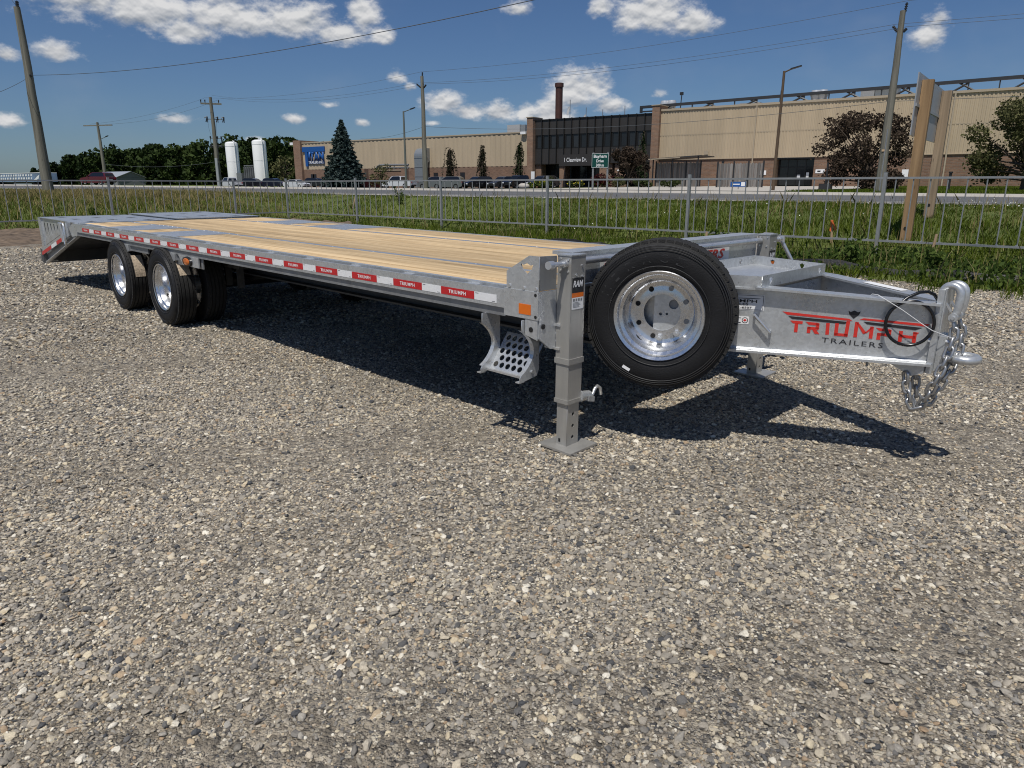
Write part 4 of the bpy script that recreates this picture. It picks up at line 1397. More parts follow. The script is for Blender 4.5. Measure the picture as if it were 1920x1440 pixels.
def screen(x0, x1, y, h, label, roof):
    z = zfar(x0, y)
    t = thing('timber_screen', label, 'timber screen', (x0, y, z), 0, 'grey timber screens before the right factory wing')
    w = x1 - x0
    n = 15
    bw = w / n
    for k in range(n):
        bm_ = MB(); top = h + (.04 * (k % 2))
        bm_.prism([(.012, 0, .06), (bw - .012, 0, .06), (bw - .012, 0, top - .1), (bw / 2, 0, top), (.012, 0, top - .1)], (0, .03, 0))
        obj('board', bm_, M_screen, t, (k * bw, random.uniform(-.015, .015), 0))
    for x in (0, w * .36, w * .68, w):
        obj('post', MB().box((x - .07, -.1, -.1), (x + .07, -.012 - .01, h + .18)), M_dark, t)
    for zz in (.35, h - .35):
        obj('rail', MB().box((.08, .05, zz), (w - .08, .13, zz + .12)), M_screen, t)
    if roof:
        obj('roof', MB().prism([(-.5, -1.2, h + .35), (w + .3, -1.2, h + .62), (w + .3, -1.2, h + .72), (-.5, -1.2, h + .45)], (0, 4.5, 0)), M_truss, t)
        obj('fascia', MB().prism([(-.5, -1.26, h + .30), (w * .62, -1.26, h + .47), (w * .62, -1.26, h + .55), (-.5, -1.26, h + .42)], (0, .055, 0)), M_tan_trim, t)
        for x in (0.05, w * .45, w):
            obj('post', MB().box((x - .06, -1.1, 0), (x + .06, -.98, h + .4 + .04 * x)), M_dark, t)


screen(-36.4, -30.9, 82, 2.72, 'grey timber screen with a lean-to roof beside the office pier', True)
screen(-26.1, -21.5, 74, 2.36, 'free-standing grey timber screen before the brick wall, right of the roofed one', False)

for x, r, z1, lab in ((-152.8, 1.42, 11.0, 'left of two tall white cylindrical tanks'), (-142.6, 1.5, 11.1, 'right of two tall white cylindrical tanks, nearer the factory corner')):
    z0 = zfar(x, 105)
    t = thing('storage_tank', lab, 'storage tank', (x, 105, z0), 0, 'white storage tanks')
    H = z1 - z0
    m = MB().lathe([(.9, 0), (.9, r * .9), (1.05, r), (H - .55, r), (H - .3, r * .93), (H - .08, r * .6), (H, 0)], 32, 'z')
    obj('shell', m.mesh('shell', 40), M_tank, t)
    for zz in (H * .55, H - 1.1):
        obj('hoop', MB().lathe([(zz - .03, r + .005), (zz - .03, r + .03), (zz + .03, r + .03), (zz + .03, r + .005)], 32, 'z'), M_tank, t)
    for k in range(4):
        a = pi / 4 + k * pi / 2
        obj('leg', MB().cyl((r * .8 * cos(a), r * .8 * sin(a), -.3), (r * .8 * cos(a), r * .8 * sin(a), 1.0), .14, 8), M_tank, t)
    m = MB(); m.tube([(r + .1, -.3, .5), (r + .1, -.3, H - .2), (r - .3, -.3, H + .15)], .07, 6)
    obj('vent_pipe', m, M_tank, t)
    obj('top_fitting', MB().cyl((r * .7, 0, H - .35), (r * .75, 0, H + .12), .2, 8), M_tank, t)
vp = thing('vaporiser', 'bank of tall grey finned columns between the white tanks', 'vaporiser', (-151, 104.5, zfar(-151, 104.5)))
for k in range(7):
    m = MB(); x = 3.2 + k * .78
    for j in range(4):
        a = j * pi / 4
        m.prism([(x - .3 * cos(a), -.3 * sin(a), .3), (x + .3 * cos(a), .3 * sin(a), .3), (x + .3 * cos(a), .3 * sin(a), 4.3), (x - .3 * cos(a), -.3 * sin(a), 4.3)], (.03 * sin(a), -.03 * cos(a), 0))
    m.cyl((x, 0, 0), (x, 0, 4.55), .06, 6)
    obj('fin_column', m, M_vapor, vp)
obj('cabinet', MB().box((.9, -.8, 0), (2.8, .8, 2.95)).bevel(.03), M_vapor, vp)
obj('manifold', MB().cyl((2.9, 0, 4.56), (8.2, 0, 4.56), .08, 6), M_vapor, vp)
yr = thing('steel_rack', 'yellow steel rack with uprights at the left factory corner', 'rack', (-137.5, 112, zfar(-137, 112)))
for x in (0, 2.1, 4.2, 6.6, 8.4, 10.4):
    obj('upright', MB().box((x - .12, -.12, 0), (x + .12, .12, 3.3)), M_yellow, yr)
for z in (1.2, 2.05):
    obj('beam', MB().box((.13, -.1, z), (10.27, .1, z + .3)), M_yellow, yr)
obj('crate_load', MB().box((5.0, .3, .5), (10.0, 1.8, 1.75)).bevel(.02), M_yellow, yr)
obj('crate_load', MB().box((5.3, .3, 1.9), (8.0, 1.8, 2.7)).bevel(.02), M_yellow, yr)

sh = thing('shed', 'low grey shed with a pale sloping roof before the woods', 'shed', (-284, 140, zfar(-284, 140)), 0)
sh.scale = (.76, .76, .76)
obj('wall', MB().box((-16.0, 0, -1), (11, 14, 3.6)), M_tarp, sh)
m = MB()
m.prism([(-16.5, -.4, 3.55), (-16.5, 7, 6.3), (-16.5, 14.4, 3.55), (-16.5, 14.4, 3.75), (-16.5, 7, 6.5), (-16.5, -.4, 3.75)], (28, 0, 0))
obj('roof', m, M_shedroof, sh)
obj('gable', MB().prism([(10.9, 0, 3.55), (10.9, 7, 6.2), (10.9, 14, 3.55)], (.1, 0, 0)), M_tarp, sh)
obj('door', MB().box((-6.3, -.05, -.2), (-3, -.005, 2.8)), M_galv_dull, sh)

# ------------------------------------------------------------------ vehicles
CAR_COL = {}


def car_paint(name, col):
    if name not in CAR_COL:
        CAR_COL[name] = plain(name + '_car_paint', col, rough=0.28, metal=0.3, coat=0.8)
    return CAR_COL[name]


M_carglass = plain('car_glass', (0.008, 0.009, 0.011), rough=0.05, spec=0.8)
M_cartrim = plain('car_trim', (0.015, 0.015, 0.016), rough=0.5)
M_headlight = plain('headlight_lens', (0.75, 0.76, 0.78), rough=0.15)
M_tail = plain('tail_lens', (0.35, 0.01, 0.012), rough=0.2)
PROFILE = {
    # body outline (x from rear to front, z), cabin outline, windows
    'suv': dict(L=4.75, W=1.9, body=[(0, .42), (-.02, .75), (.05, 1.08), (1.0, 1.12), (3.25, 1.10), (4.45, .96), (4.70, .78), (4.72, .45), (4.4, .28), (.3, .28)],
                cab=[(.08, 1.08), (.32, 1.62), (.7, 1.73), (2.35, 1.72), (2.75, 1.62), (3.45, 1.09)], wheels=(.92, 3.78), r=.37),
    'sedan': dict(L=4.65, W=1.82, body=[(0, .45), (0, .85), (.12, 1.02), (.9, 1.02), (3.1, .98), (4.3, .84), (4.6, .66), (4.62, .40), (4.3, .24), (.3, .24)],
                  cab=[(.55, 1.0), (1.15, 1.36), (1.5, 1.44), (2.4, 1.44), (2.75, 1.38), (3.45, .97)], wheels=(.95, 3.70), r=.33),
    'pickup': dict(L=5.6, W=1.98, body=[(0, .5), (0, 1.15), (.1, 1.22), (2.0, 1.22), (4.1, 1.20), (5.3, 1.10), (5.55, .9), (5.56, .5), (5.2, .36), (.3, .4)],
                   cab=[(1.95, 1.2), (2.05, 1.78), (2.3, 1.86), (3.5, 1.85), (3.75, 1.78), (4.35, 1.19)], wheels=(1.2, 4.6), r=.40),
}
_cars = {}


def car_meshes(kind):
    if kind in _cars:
        return _cars[kind]
    p = PROFILE[kind]; W = p['W'] / 2
    b = MB()
    b.prism([(x, -W, z) for x, z in p['body']], (0, 2 * W, 0))
    b.bevel(.07, 2, 20)
    body = b.mesh('body', 40)
    c = MB(); wb, wt = W - .06, W - .26
    zs = [z for _, z in p['cab']]; z0, z1 = min(zs), max(zs)
    hw = lambda z: wb + (wt - wb) * (z - z0) / (z1 - z0)
    L_ = [c.bm.verts.new((x, -hw(z), z)) for x, z in p['cab']]; R_ = [c.bm.verts.new((x, hw(z), z)) for x, z in p['cab']]
    c.bm.faces.new(L_); c.bm.faces.new(R_[::-1])
    n = len(L_)
    for i in range(n):
        c.bm.faces.new((L_[i], R_[i], R_[(i + 1) % n], L_[(i + 1) % n]))
    c.bevel(.04, 1, 20)
    cab = c.mesh('cabin', 40)
    cb = p['cab']

    def inset(side):
        pts = [Vector((x, 0, z)) for x, z in cb]
        cen = sum(pts, Vector()) / n
        out = []
        for q in pts:
            r = cen + (q - cen) * .86
            if r.z < z0 + .04:
                r.z = z0 + .04
            out.append((r.x, side * (hw(r.z) + .006), r.z))
        return out
    sidewin = []
    for s in (-1, 1):
        g = MB(); pts = inset(s); g.poly(pts if s < 0 else pts[::-1]); sidewin.append(g.mesh('side_window'))
    g = MB()
    (xa, za), (xb, zb) = cb[-2], cb[-1]
    o = .012
    g.poly([(xa + .12, -hw(za) + .1, za - .05 + o * 2), (xa + .12, hw(za) - .1, za - .05 + o * 2), (xb - .03, hw(zb) - .1, zb + .05 + o), (xb - .03, -hw(zb) + .1, zb + .05 + o)])
    ws = g.mesh('windscreen')
    g = MB()
    (xa, za), (xb, zb) = cb[1], cb[0]
    g.poly([(xa - .03, -hw(za) + .1, za - .06), (xa - .03, hw(za) - .1, za - .06), (xb + .01, hw(zb) - .12, zb + .1), (xb + .01, -hw(zb) + .12, zb + .1)])
    rwn = g.mesh('rear_window')
    t = MB().lathe([(-.11, p['r'] * .62), (-.11, p['r'] * .94), (-.07, p['r']), (.07, p['r']), (.11, p['r'] * .94), (.11, p['r'] * .62)], 20, 'y', True).mesh('tyre', 40)
    rm = MB().lathe([(-.09, 0), (-.085, p['r'] * .3), (-.06, p['r'] * .55), (-.1, p['r'] * .615), (.1, p['r'] * .615), (.06, p['r'] * .55), (.085, p['r'] * .3), (.09, 0)], 14, 'y').mesh('rim', 40)
    hl = MB()
    fx, fz = p['body'][-4][0], p['body'][-4][1]
    hl.box((fx - .18, -.3, fz - .14), (fx + .015, .06, fz + .02)); hl = hl.mesh('headlight')
    tl = MB().box((-.03, -.12, .82), (.06, .12, 1.02)).mesh('tail_lamp')
    gr = MB().box((fx - .05, -.5, .5), (fx + .03, .5, .68)).mesh('grille')
    bp = MB().box((-.05, -W + .1, .38), (.05, W - .1, .55)).mesh('bumper')
    pl_ = MB().box((-.045, -.26, .7), (-.025, .26, .8)).mesh('number_plate')
    _cars[kind] = (body, cab, sidewin, ws, rwn, t, rm, hl, tl, gr, bp, pl_)
    return _cars[kind]


def vehicle(kind, x, y, heading, paint, label, z=None, group='vehicles parked before the factory', two_tone=None, cat=None):
    p = PROFILE[kind]
    body, cab, sw, ws, rwn, ty, rm, hl, tl, gr, bp, plm = car_meshes(kind)
    t = thing('parked_car' if kind != 'pickup' else 'pickup_truck', label, cat or {'suv': 'car', 'sedan': 'car', 'pickup': 'pickup'}[kind], (x, y, zfar(x, y) + .02 if z is None else z), heading, group)
    t.scale = (.88, .88, .88)
    ox = -p['L'] / 2
    b = obj('body', body.copy(), paint, t, (ox, 0, 0))
    c = obj('cabin', cab.copy(), two_tone or paint, t, (ox, 0, 0))
    for n_, me in (('side_window', sw[0]), ('side_window', sw[1]), ('windscreen', ws), ('rear_window', rwn)):
        w = obj(n_, me, M_carglass, t, (ox, 0, 0))
    for wx in p['wheels']:
        for s in (-1, 1):
            e = obj('wheel', ty, M_rubber, t, (ox + wx, s * (p['W'] / 2 - .09), p['r']))
            obj('rim', rm, M_galv_dull, e)
    for s in (-1, 1):
        obj('headlight', hl, M_headlight, t, (ox, s * (p['W'] / 2 - .22) + (0.12 if s < 0 else .0), 0))
        obj('tail_lamp', tl, M_tail, t, (ox, s * (p['W'] / 2 - .14), 0))
        obj('mirror', MB().box((-.08, -.1, 0), (.08, .1, .14)), paint, t, (ox + p['cab'][-1][0] - .35, s * (p['W'] / 2 + .06), p['cab'][-1][1] + .02))
    obj('grille', gr, M_cartrim, t, (ox, 0, 0)); obj('bumper', bp, M_cartrim, t, (ox, 0, 0)); obj('number_plate', plm, M_white, t, (ox, 0, 0))
    return t


blk = car_paint('black', (.012, .012, .014)); gry = car_paint('dark_grey', (.05, .053, .058)); slv = car_paint('silver', (.16, .165, .17)); wht = car_paint('white', (.78, .78, .78))
red = car_paint('dark_red', (.12, .008, .016)); mar = car_paint('maroon', (.05, .006, .010)); nav = car_paint('navy', (.012, .016, .03)); brz = car_paint('grey_green', (.16, .17, .165))
vehicle('suv', -95.6, 46.2, radians(197), red, 'dark red sport utility vehicle on the verge at the far left', z=1.36, group='vehicles near the road')
FRONT = radians(-90)
for kind, x, y, hd, pt_, lab in (
        ('pickup', -104.5, 71, radians(170), wht, 'white pickup truck near the foot of the left white tank'),
        ('suv', -105.2, 76, radians(20), blk, 'black vehicle with a low roof left of the dark one at the right tank'),
        ('suv', -101.2, 77, radians(15), nav, 'navy vehicle parked below the right white tank'),
        ('sedan', -96.4, 77.5, radians(12), slv, 'silver sedan parked before the yellow rack'),
        ('suv', -93.2, 79, radians(10), blk, 'black vehicle parked at the brick corner pier of the factory'),
        ('sedan', -90.3, 72.6, radians(8), wht, 'pale silver car below the blue factory sign'),
        ('suv', -80.2, 74, radians(75), blk, 'black tall vehicle before the brick enclosure'),
        ('sedan', -76.2, 74.6, radians(80), mar, 'maroon car between the black one and the white-fronted pickup'),
        ('pickup', -69.5, 73, radians(188), wht, 'white-fronted pickup with a dark cover by the tall lamp post'),
        ('suv', -63.5, 73, radians(195), slv, 'silver vehicle behind the middle timber pole'),
        ('suv', -59.6, 71.3, radians(200), brz, 'grey-green van-like vehicle right of the middle timber pole'),
        ('suv', -56.7, 73.5, FRONT - .25, blk, 'black vehicle facing the road, first in the row right of the grey-green one'),
        ('suv', -54.2, 75.6, FRONT - .2, gry, 'dark grey vehicle facing the road below the second weeping tree'),
        ('pickup', -51.9, 76.2, FRONT - .2, blk, 'black pickup facing the road between the weeping trees'),
        ('suv', -49.6, 77.6, FRONT - .2, gry, 'dark grey vehicle at the right end of the row by the yellow shrubs')):
    vehicle(kind, x, y, hd, pt_, lab)
# long blue-printed trailer far left
tk = thing('semi_trailer', 'long blue and white printed box trailer at the left edge beyond the road', 'semi-trailer', (-152, 62, zfar(-152, 62)), radians(-4))
obj('box', MB().box((-20, -1.3, 1.05), (7.3, 1.3, 2.55)).bevel(.03), plain('pale_blue_print', (.17, .24, .36), rough=.4, var=.5, vscale=.6), tk)
obj('roof_rail', MB().box((-20, -1.33, 2.555), (7.3, 1.33, 2.66)), M_tank, tk)
r_ = random.Random(3)
for row, z in ((0, 2.05), (1, 1.5)):
    x = -19
    while x < 2.5:
        w = r_.uniform(.5, 1.2)
        obj('printed_letter', MB().prism([(x, -1.315, z), (x + w * .8, -1.315, z), (x + w, -1.315, z + .34), (x + w * .25, -1.315, z + .34)], (0, .01, 0)), M_tank, tk)
        x += w + r_.uniform(.2, .5)
obj('printed_swoosh', MB().prism([(3.2, -1.315, 1.3), (4.6, -1.315, 1.35), (6.0, -1.315, 1.6), (6.6, -1.315, 2.25), (5.6, -1.315, 2.05), (4.4, -1.315, 1.62)], (0, .01, 0)), M_tank, tk)
for x in (-17, -15.8, 3, 4.2):
    obj('wheel', MB().lathe([(-1.2, .3), (-1.2, .5), (1.2, .5), (1.2, .3)], 16, 'y', True).xform(Matrix.Translation((x, 0, .52))), M_rubber, tk)
obj('chassis', MB().box((-19.5, -.6, .75), (7, .6, 1.045)), M_dark, tk)

# ------------------------------------------------------------------ trees and shrubs


def clump_points(r, blobs, n):
    vol = np.array([b[3] ** 2 for b in blobs]); pr_ = vol / vol.sum()
    idx = r.choice(len(blobs), n, p=pr_)
    B = np.array(blobs)[idx]
    d = r.normal(size=(n, 3)); d /= np.linalg.norm(d, axis=1)[:, None]
    rad = B[:, 3:4] * (0.45 + 0.62 * r.random((n, 1)) ** .5)
    sc = np.array([[1, 1, .8]])
    return B[:, :3] + d * rad * sc


def limbs(name, paths, mat, parent):
    m = MB()
    for p, r0, r1 in paths:
        n = len(p)
        m.tube(p, [r0 + (r1 - r0) * i / (n - 1) for i in range(n)], 7)
    return obj(name, m.mesh(name, 60), mat, parent)


def broad_tree(x, y, h, rx, label, mat, seed, n=5200, leaf=.16, trunk_r=.16, low=.22, group=None, cat='tree', lopside=0.0, gaps=.5, name='tree'):
    r = np.random.default_rng(seed); rr = random.Random(seed)
    z = zfar(x, y)
    t = thing(name, label, cat, (x, y, z - .05), 0, group)
    paths = [([(0, 0, 0), (.05, 0, h * .2), (0, .05, h * .42), (.08, 0, h * .62)], trunk_r, trunk_r * .35)]
    blobs = []
    nb_ = 34
    for k in range(nb_):
        a = rr.uniform(0, 2 * pi); f = rr.random() ** .6
        zz = h * (low + (1 - low) * rr.uniform(.05, .93))
        prof = max(.12, math.sqrt(max(0, 1 - ((zz / h - (low + .42)) / (1 - low) / .68) ** 2)))
        rad = rx * prof * f
        c = (rad * cos(a) + lopside * rad, rad * sin(a) * .9, zz)
        br = rx * rr.uniform(.13, .30) * (1.2 - .55 * f)
        blobs.append((*c, br))
        s = h * rr.uniform(.15, .45)
        s = min(s, zz * .8)
        paths.append(([(0, 0, s), (c[0] * .45, c[1] * .45, s + (zz - s) * .55), (c[0] * .9, c[1] * .9, zz)], trunk_r * .38, .012))
    limbs('trunk', paths, M_bark, t)
    P = clump_points(r, blobs, n)
    # thin twig sprays outside the mass
    k = int(n * .26)
    d = r.normal(size=(k, 3)); d /= np.linalg.norm(d, axis=1)[:, None]
    P[:k] += d * rx * .20 * r.random((k, 1))
    tint = np.clip(.5 + .28 * r.normal(size=n), 0, 1)
    obj('crown', leaves('crown', P, leaf * (.6 + .8 * r.random(n)), tint, r), mat, t)
    return t


def spruce(x, y, h, rb_, label, seed):
    r = np.random.default_rng(seed); rr = random.Random(seed)
    t = thing('spruce_tree', label, 'tree', (x, y, zfar(x, y) - .1))
    paths = [([(0, 0, 0), (0, 0, h * .5), (0, 0, h)], .22, .02)]
    cen = []; tint = []
    lev = 34
    for i in range(lev):
        f = i / (lev - 1)
        z = h * (.03 + .95 * f)
        R_ = rb_ * (1 - f) ** .85 * (1.0 + rr.uniform(-.10, .10)) + .10
        nbr = max(6, int(19 * (1 - f) + 5))
        for k in range(nbr):
            a = 2 * pi * (k + rr.random()) / nbr
            L_ = R_ * rr.uniform(.72, 1.12)
            droop = -.22 * L_ * (1 - f) + .10 * L_
            tip = Vector((L_ * cos(a), L_ * sin(a), z + droop))
            paths.append(([(0, 0, z + .1), (tip.x * .5, tip.y * .5, z + droop * .4), tuple(tip)], .035, .008))
            m_ = int(58 * L_ / rb_ + 12)
            for j in range(m_):
                u = rr.random() ** .6
                wv = .30 * (1 - u * .55) * max(.3, L_ / rb_) * 1.3
                q = Vector((0, 0, z + .1)) * (1 - u) + tip * u
                q = Vector((tip.x * u, tip.y * u, z + .1 + (droop - .1) * u * u))
                s_ = rr.uniform(-wv, wv)
                cen.append((q.x - sin(a) * s_, q.y + cos(a) * s_, q.z - abs(s_) * .35 - rr.random() * .12 * (1 + L_ / rb_)))
                tint.append(min(1, max(0, .25 + .5 * u + rr.gauss(0, .15))))
    limbs('trunk', paths, M_bark, t)
    cen = np.array(cen)
    obj('crown', leaves('crown', cen, .25 * (.7 + .6 * r.random(len(cen))), np.array(tint), r, aspect=.38, updown=.5), M_leaf_spruce, t)
    return t


def weeping(x, y, h, w, label, mat, seed, n=2400):
    r = np.random.default_rng(seed); rr = random.Random(seed)
    t = thing('weeping_conifer', label, 'tree', (x, y, zfar(x, y) - .05), 0, 'weeping conifers before the left factory wing')
    paths = [([(0, 0, 0), (.1, 0, h * .4), (-.05, 0, h * .8), (.15, 0, h)], .12, .03)]
    cen = []
    for k in range(34):
        z0 = h * rr.uniform(.30, 1.0); a = rr.uniform(0, 2 * pi); L_ = w * rr.uniform(.35, 1.0) * (1.05 - .5 * z0 / h)
        drop = min(z0 - .1, h * rr.uniform(.18, .5))
        x1_, y1_ = L_ * cos(a), L_ * sin(a) * .8
        pth = [(0, 0, z0), (x1_ * .55, y1_ * .55, z0 + .12), (x1_ * .9, y1_ * .9, z0 - drop * .3), (x1_, y1_, z0 - drop)]
        paths.append((pth, .03, .01))
        P_ = [Vector(q) for q in pth]
        for j in range(34):
            u = rr.random() * 3; i = min(2, int(u)); q = P_[i].lerp(P_[i + 1], u - i)
            cen.append((q.x + rr.gauss(0, .07), q.y + rr.gauss(0, .07), q.z - rr.random() * .25))
    for k in range(n - len(cen)):
        f = rr.random() ** 1.2
        rad = w * (.42 * (1 - f) + .10) * rr.random() ** .5; a = rr.uniform(0, 2 * pi)
        cen.append((rad * cos(a), rad * sin(a), h * .92 * f))
    limbs('trunk', paths, M_bark, t)
    cen = np.array(cen)
    obj('crown', leaves('crown', cen, .13 * (.6 + .8 * r.random(len(cen))), np.clip(.4 + .3 * r.normal(size=len(cen)), 0, 1), r, aspect=.4), mat, t)


spruce(-79.2, 72, 9.35, 3.3, 'dense blue-green spruce standing beside the blue factory sign', 3)
weeping(-68.1, 82, 5.6, 1.75, 'brown weeping conifer nearest the middle pole', M_leaf_weep, 11)
weeping(-62.2, 82, 5.7, 1.5, 'brown weeping conifer in the middle of the three', M_leaf_weep, 12)
weeping(-56.1, 82, 6.1, 1.35, 'green weeping conifer next to the office pier', M_leaf_weepgreen, 13)
weeping(-40.3, 86.5, 6.6, 1.0, 'narrow green climber-like conifer against the pier right of the office', M_leaf_weepgreen, 14)
broad_tree(-37.1, 76, 4.25, 2.35, 'round purple-leaved tree before the dark office block', M_leaf_purple, 21, n=7000, leaf=.12, low=.12, group='purple-leaved trees')
broad_tree(-9.6, 58, 5.75, 3.45, 'wide dark purple-leaved tree behind the right-hand timber pole', M_leaf_purple, 22, n=13000, leaf=.095, low=.06, group='purple-leaved trees', lopside=-.15, trunk_r=.2)
broad_tree(-.2, 58, 5.9, 3.3, 'olive-green spreading tree cut by the right frame edge', M_leaf_olive, 23, n=13000, leaf=.095, low=.10, trunk_r=.2)
broad_tree(-66.5, 66.5, 3.2, 1.7, 'thin straw-coloured young tree beside the tall grey lamp', M_leaf_olive, 24, n=700, leaf=.11, low=.15, trunk_r=.05)
broad_tree(-193, 150, 9, 5.2, 'pale half-bare tree at the edge of the woods beside the shed', M_leaf_olive, 25, n=900, leaf=.35, low=.1, trunk_r=.3)


def shrub(x, y, h, w, label, mat, seed, n=700, flowers=False, group='shrubs in the planting bed', leaf=.10):
    r = np.random.default_rng(seed)
    t = thing('shrub', label, 'shrub', (x, y, zfar(x, y)), 0, group)
    blobs = [(r.uniform(-w * .5, w * .5), r.uniform(-w * .35, w * .35), h * r.uniform(.3, .66), h * r.uniform(.3, .45)) for _ in range(6)]
    limbs('stem', [([(0, 0, -.05), (b[0] * .5, b[1] * .5, b[2] * .6), (b[0], b[1], b[2])], .03, .012) for b in blobs], M_bark, t)
    P = clump_points(r, blobs, n); P[:, 2] = np.maximum(P[:, 2], .03)
    obj('foliage', leaves('foliage', P, leaf * (.6 + .8 * r.random(n)), np.clip(.5 + .25 * r.normal(size=n), 0, 1), r), mat, t)
    if flowers:
        k = 60
        Q = P[r.choice(n, k)] + np.array([0, -.06, .06]) + r.normal(size=(k, 3)) * .05
        o = obj('blossom', leaves('blossom', Q, .09 * np.ones(k), np.ones(k), r), M_flower, t)


shrub(-47.9, 73.2, 1.0, 1.7, 'yellow-flowering shrub at the right end of the vehicle row', M_leaf_bright, 31, flowers=True)
shrub(-46.0, 72.4, 1.35, 1.8, 'bright green dome-shaped shrub right of the yellow flowers', M_leaf_green, 32)
shrub(-44.6, 70.3, .85, 1.0, 'small yellow-flowering clump by the left post of the middle fence panel', M_leaf_bright, 33, flowers=True)
shrub(-41.4, 72.0, .8, 1.8, 'low shrub with yellow blossom under the office canopy', M_leaf_green, 34, flowers=True)
shrub(-37.6, 71.0, 1.5, 1.6, 'deep red shrub between the posts of the green sign', M_leaf_red, 35)
shrub(-38.9, 73.0, 1.1, 1.5, 'tall grassy yellow-green shrub left of the green sign', M_leaf_bright, 36)
shrub(-33.0, 71.5, .95, 2.0, 'pale green mounded shrub under the round purple tree', M_leaf_green, 37)
shrub(-35.4, 70.2, 1.2, 1.1, 'straggly light shrub right of the green sign', M_leaf_olive, 38)
shrub(-30.6, 72.5, 1.0, 1.7, 'dark green mound beside the roofed timber screen', M_leaf_green, 39)
shrub(-49.5, 79.0, 1.5, 3.0, 'grey-green spreading juniper before the office doors', M_leaf_spruce, 40, n=1100)


def blob_rock(x, y, r, label):
    m = MB(); bmesh.ops.create_icosphere(m.bm, subdivisions=2, radius=r)
    for v in m.bm.verts:
        v.co = Vector((v.co.x * 1.5, v.co.y, v.co.z * .75)) * random.uniform(.9, 1.1)
    tag(obj('boulder', m.mesh('boulder', 60), M_concrete, None, (x, y, zfar(x, y) + r * .4)), label, 'boulder')


blob_rock(-46.9, 69.5, .5, 'pale boulder in the planting bed near the office')

bol = thing('sign_base', 'short black post on a square base on the forecourt, left of the purple tree', 'bollard', (-11.9, 56.5, zfar(-12, 56.5)))
obj('base', MB().box((-.4, -.35, 0), (.4, .35, .45)).bevel(.04), M_dark, bol)
obj('post', MB().cyl((0, 0, .45), (0, 0, 1.9), .07, 8), M_dark, bol)
bol2 = thing('marker_post', 'thin dark marker post near the second timber sign post', 'marker post', (-4.2, 56, zfar(-4.2, 56)))
obj('post', MB().cyl((0, 0, 0), (0, 0, 1.1), .08, 8), M_dark, bol2)
obj('cap', MB().cyl((0, 0, 1.1), (0, 0, 1.2), .12, 8), M_dark, bol2)

# the woods behind read as one mass


def woods():
    r = np.random.default_rng(77)
    P, S, T = [], [], []
    TR = MB()
    # crest line: azimuth of the skyline (deg left of +y) against height
    x = -470.0
    trees = []
    while x < -225:
        trees.append((x + r.uniform(-2, 2), 188 + r.uniform(0, 16)))
        x += r.uniform(2.6, 4.4)
    x = -330.0
    while x < -203:
        trees.append((x + r.uniform(-2, 2), 158 + r.uniform(0, 12)))
        x += r.uniform(3.0, 5)
    for tx, ty in trees:
        h = r.uniform(13.0, 17.5)
        if tx < -430:
            h *= .45 + .55 * (470 + tx) / 40
        z0 = zfar(tx, ty) - .5
        ntint = r.uniform(-.22, .22)
        if ty > 180 and tx < -255:
            ntint -= .3
        n = 800
        nb = 17
        bl = []
        for k in range(nb):
            f = r.random(); zz = h * (.04 + .86 * f); rad = h * .30 * math.sqrt(max(.05, 1 - ((f - .42) / .62) ** 2)) * r.random() ** .5
            a = r.uniform(0, 2 * pi)
            bl.append((tx + rad * cos(a), ty + rad * sin(a), z0 + zz, h * r.uniform(.11, .18)))
        Q = clump_points(r, bl, n)
        P.append(Q); S.append(.72 * (.6 + .8 * r.random(n))); T.append(np.clip(.42 + ntint + .22 * r.normal(size=n), 0, 1))
    P = np.concatenate(P); S = np.concatenate(S); T = np.concatenate(T)
    o = obj('woods', leaves('woods', P, S, T, r, aspect=.75), M_leaf_wood)
    tag(o, 'dark wooded tree line across the horizon behind the white tanks', 'woods', None, 'stuff')


woods()

# ------------------------------------------------------------------ the flatbed trailer, in its own axes: u forward, v across (0 = near edge), w up
TR_YAW, TR_PITCH = radians(-9.921), radians(0.36)
tl = thing('flatbed_trailer', 'long galvanised flatbed trailer with pine deck, spare wheel and red lettered drawbar', 'trailer', (-2.06, 3.05, 0.0))
tl.rotation_euler = Euler((0, TR_PITCH, TR_YAW), 'XYZ')
W, HD, UR = 2.59, 0.868, -8.02
RAILW = 0.785


def tp(name, mb, mat, parent=None, **k):
    return obj(name, mb, mat, parent or tl, **k)


def B(*a):
    return MB().box(*a)


# deck boards -----------------------------------------------------------------
def boards(v0, v1, n, spans):
    w = (v1 - v0) / n
    for k in range(n):
        for (u0, u1) in spans:
            dz = random.uniform(-.0015, .0015)
            tp('plank', B((u0 + .003, v0 + k * w + .0004, HD - .036 + dz), (u1 - .003, v0 + (k + 1) * w - .0004, HD + dz)).bevel(.0012), M_plank)


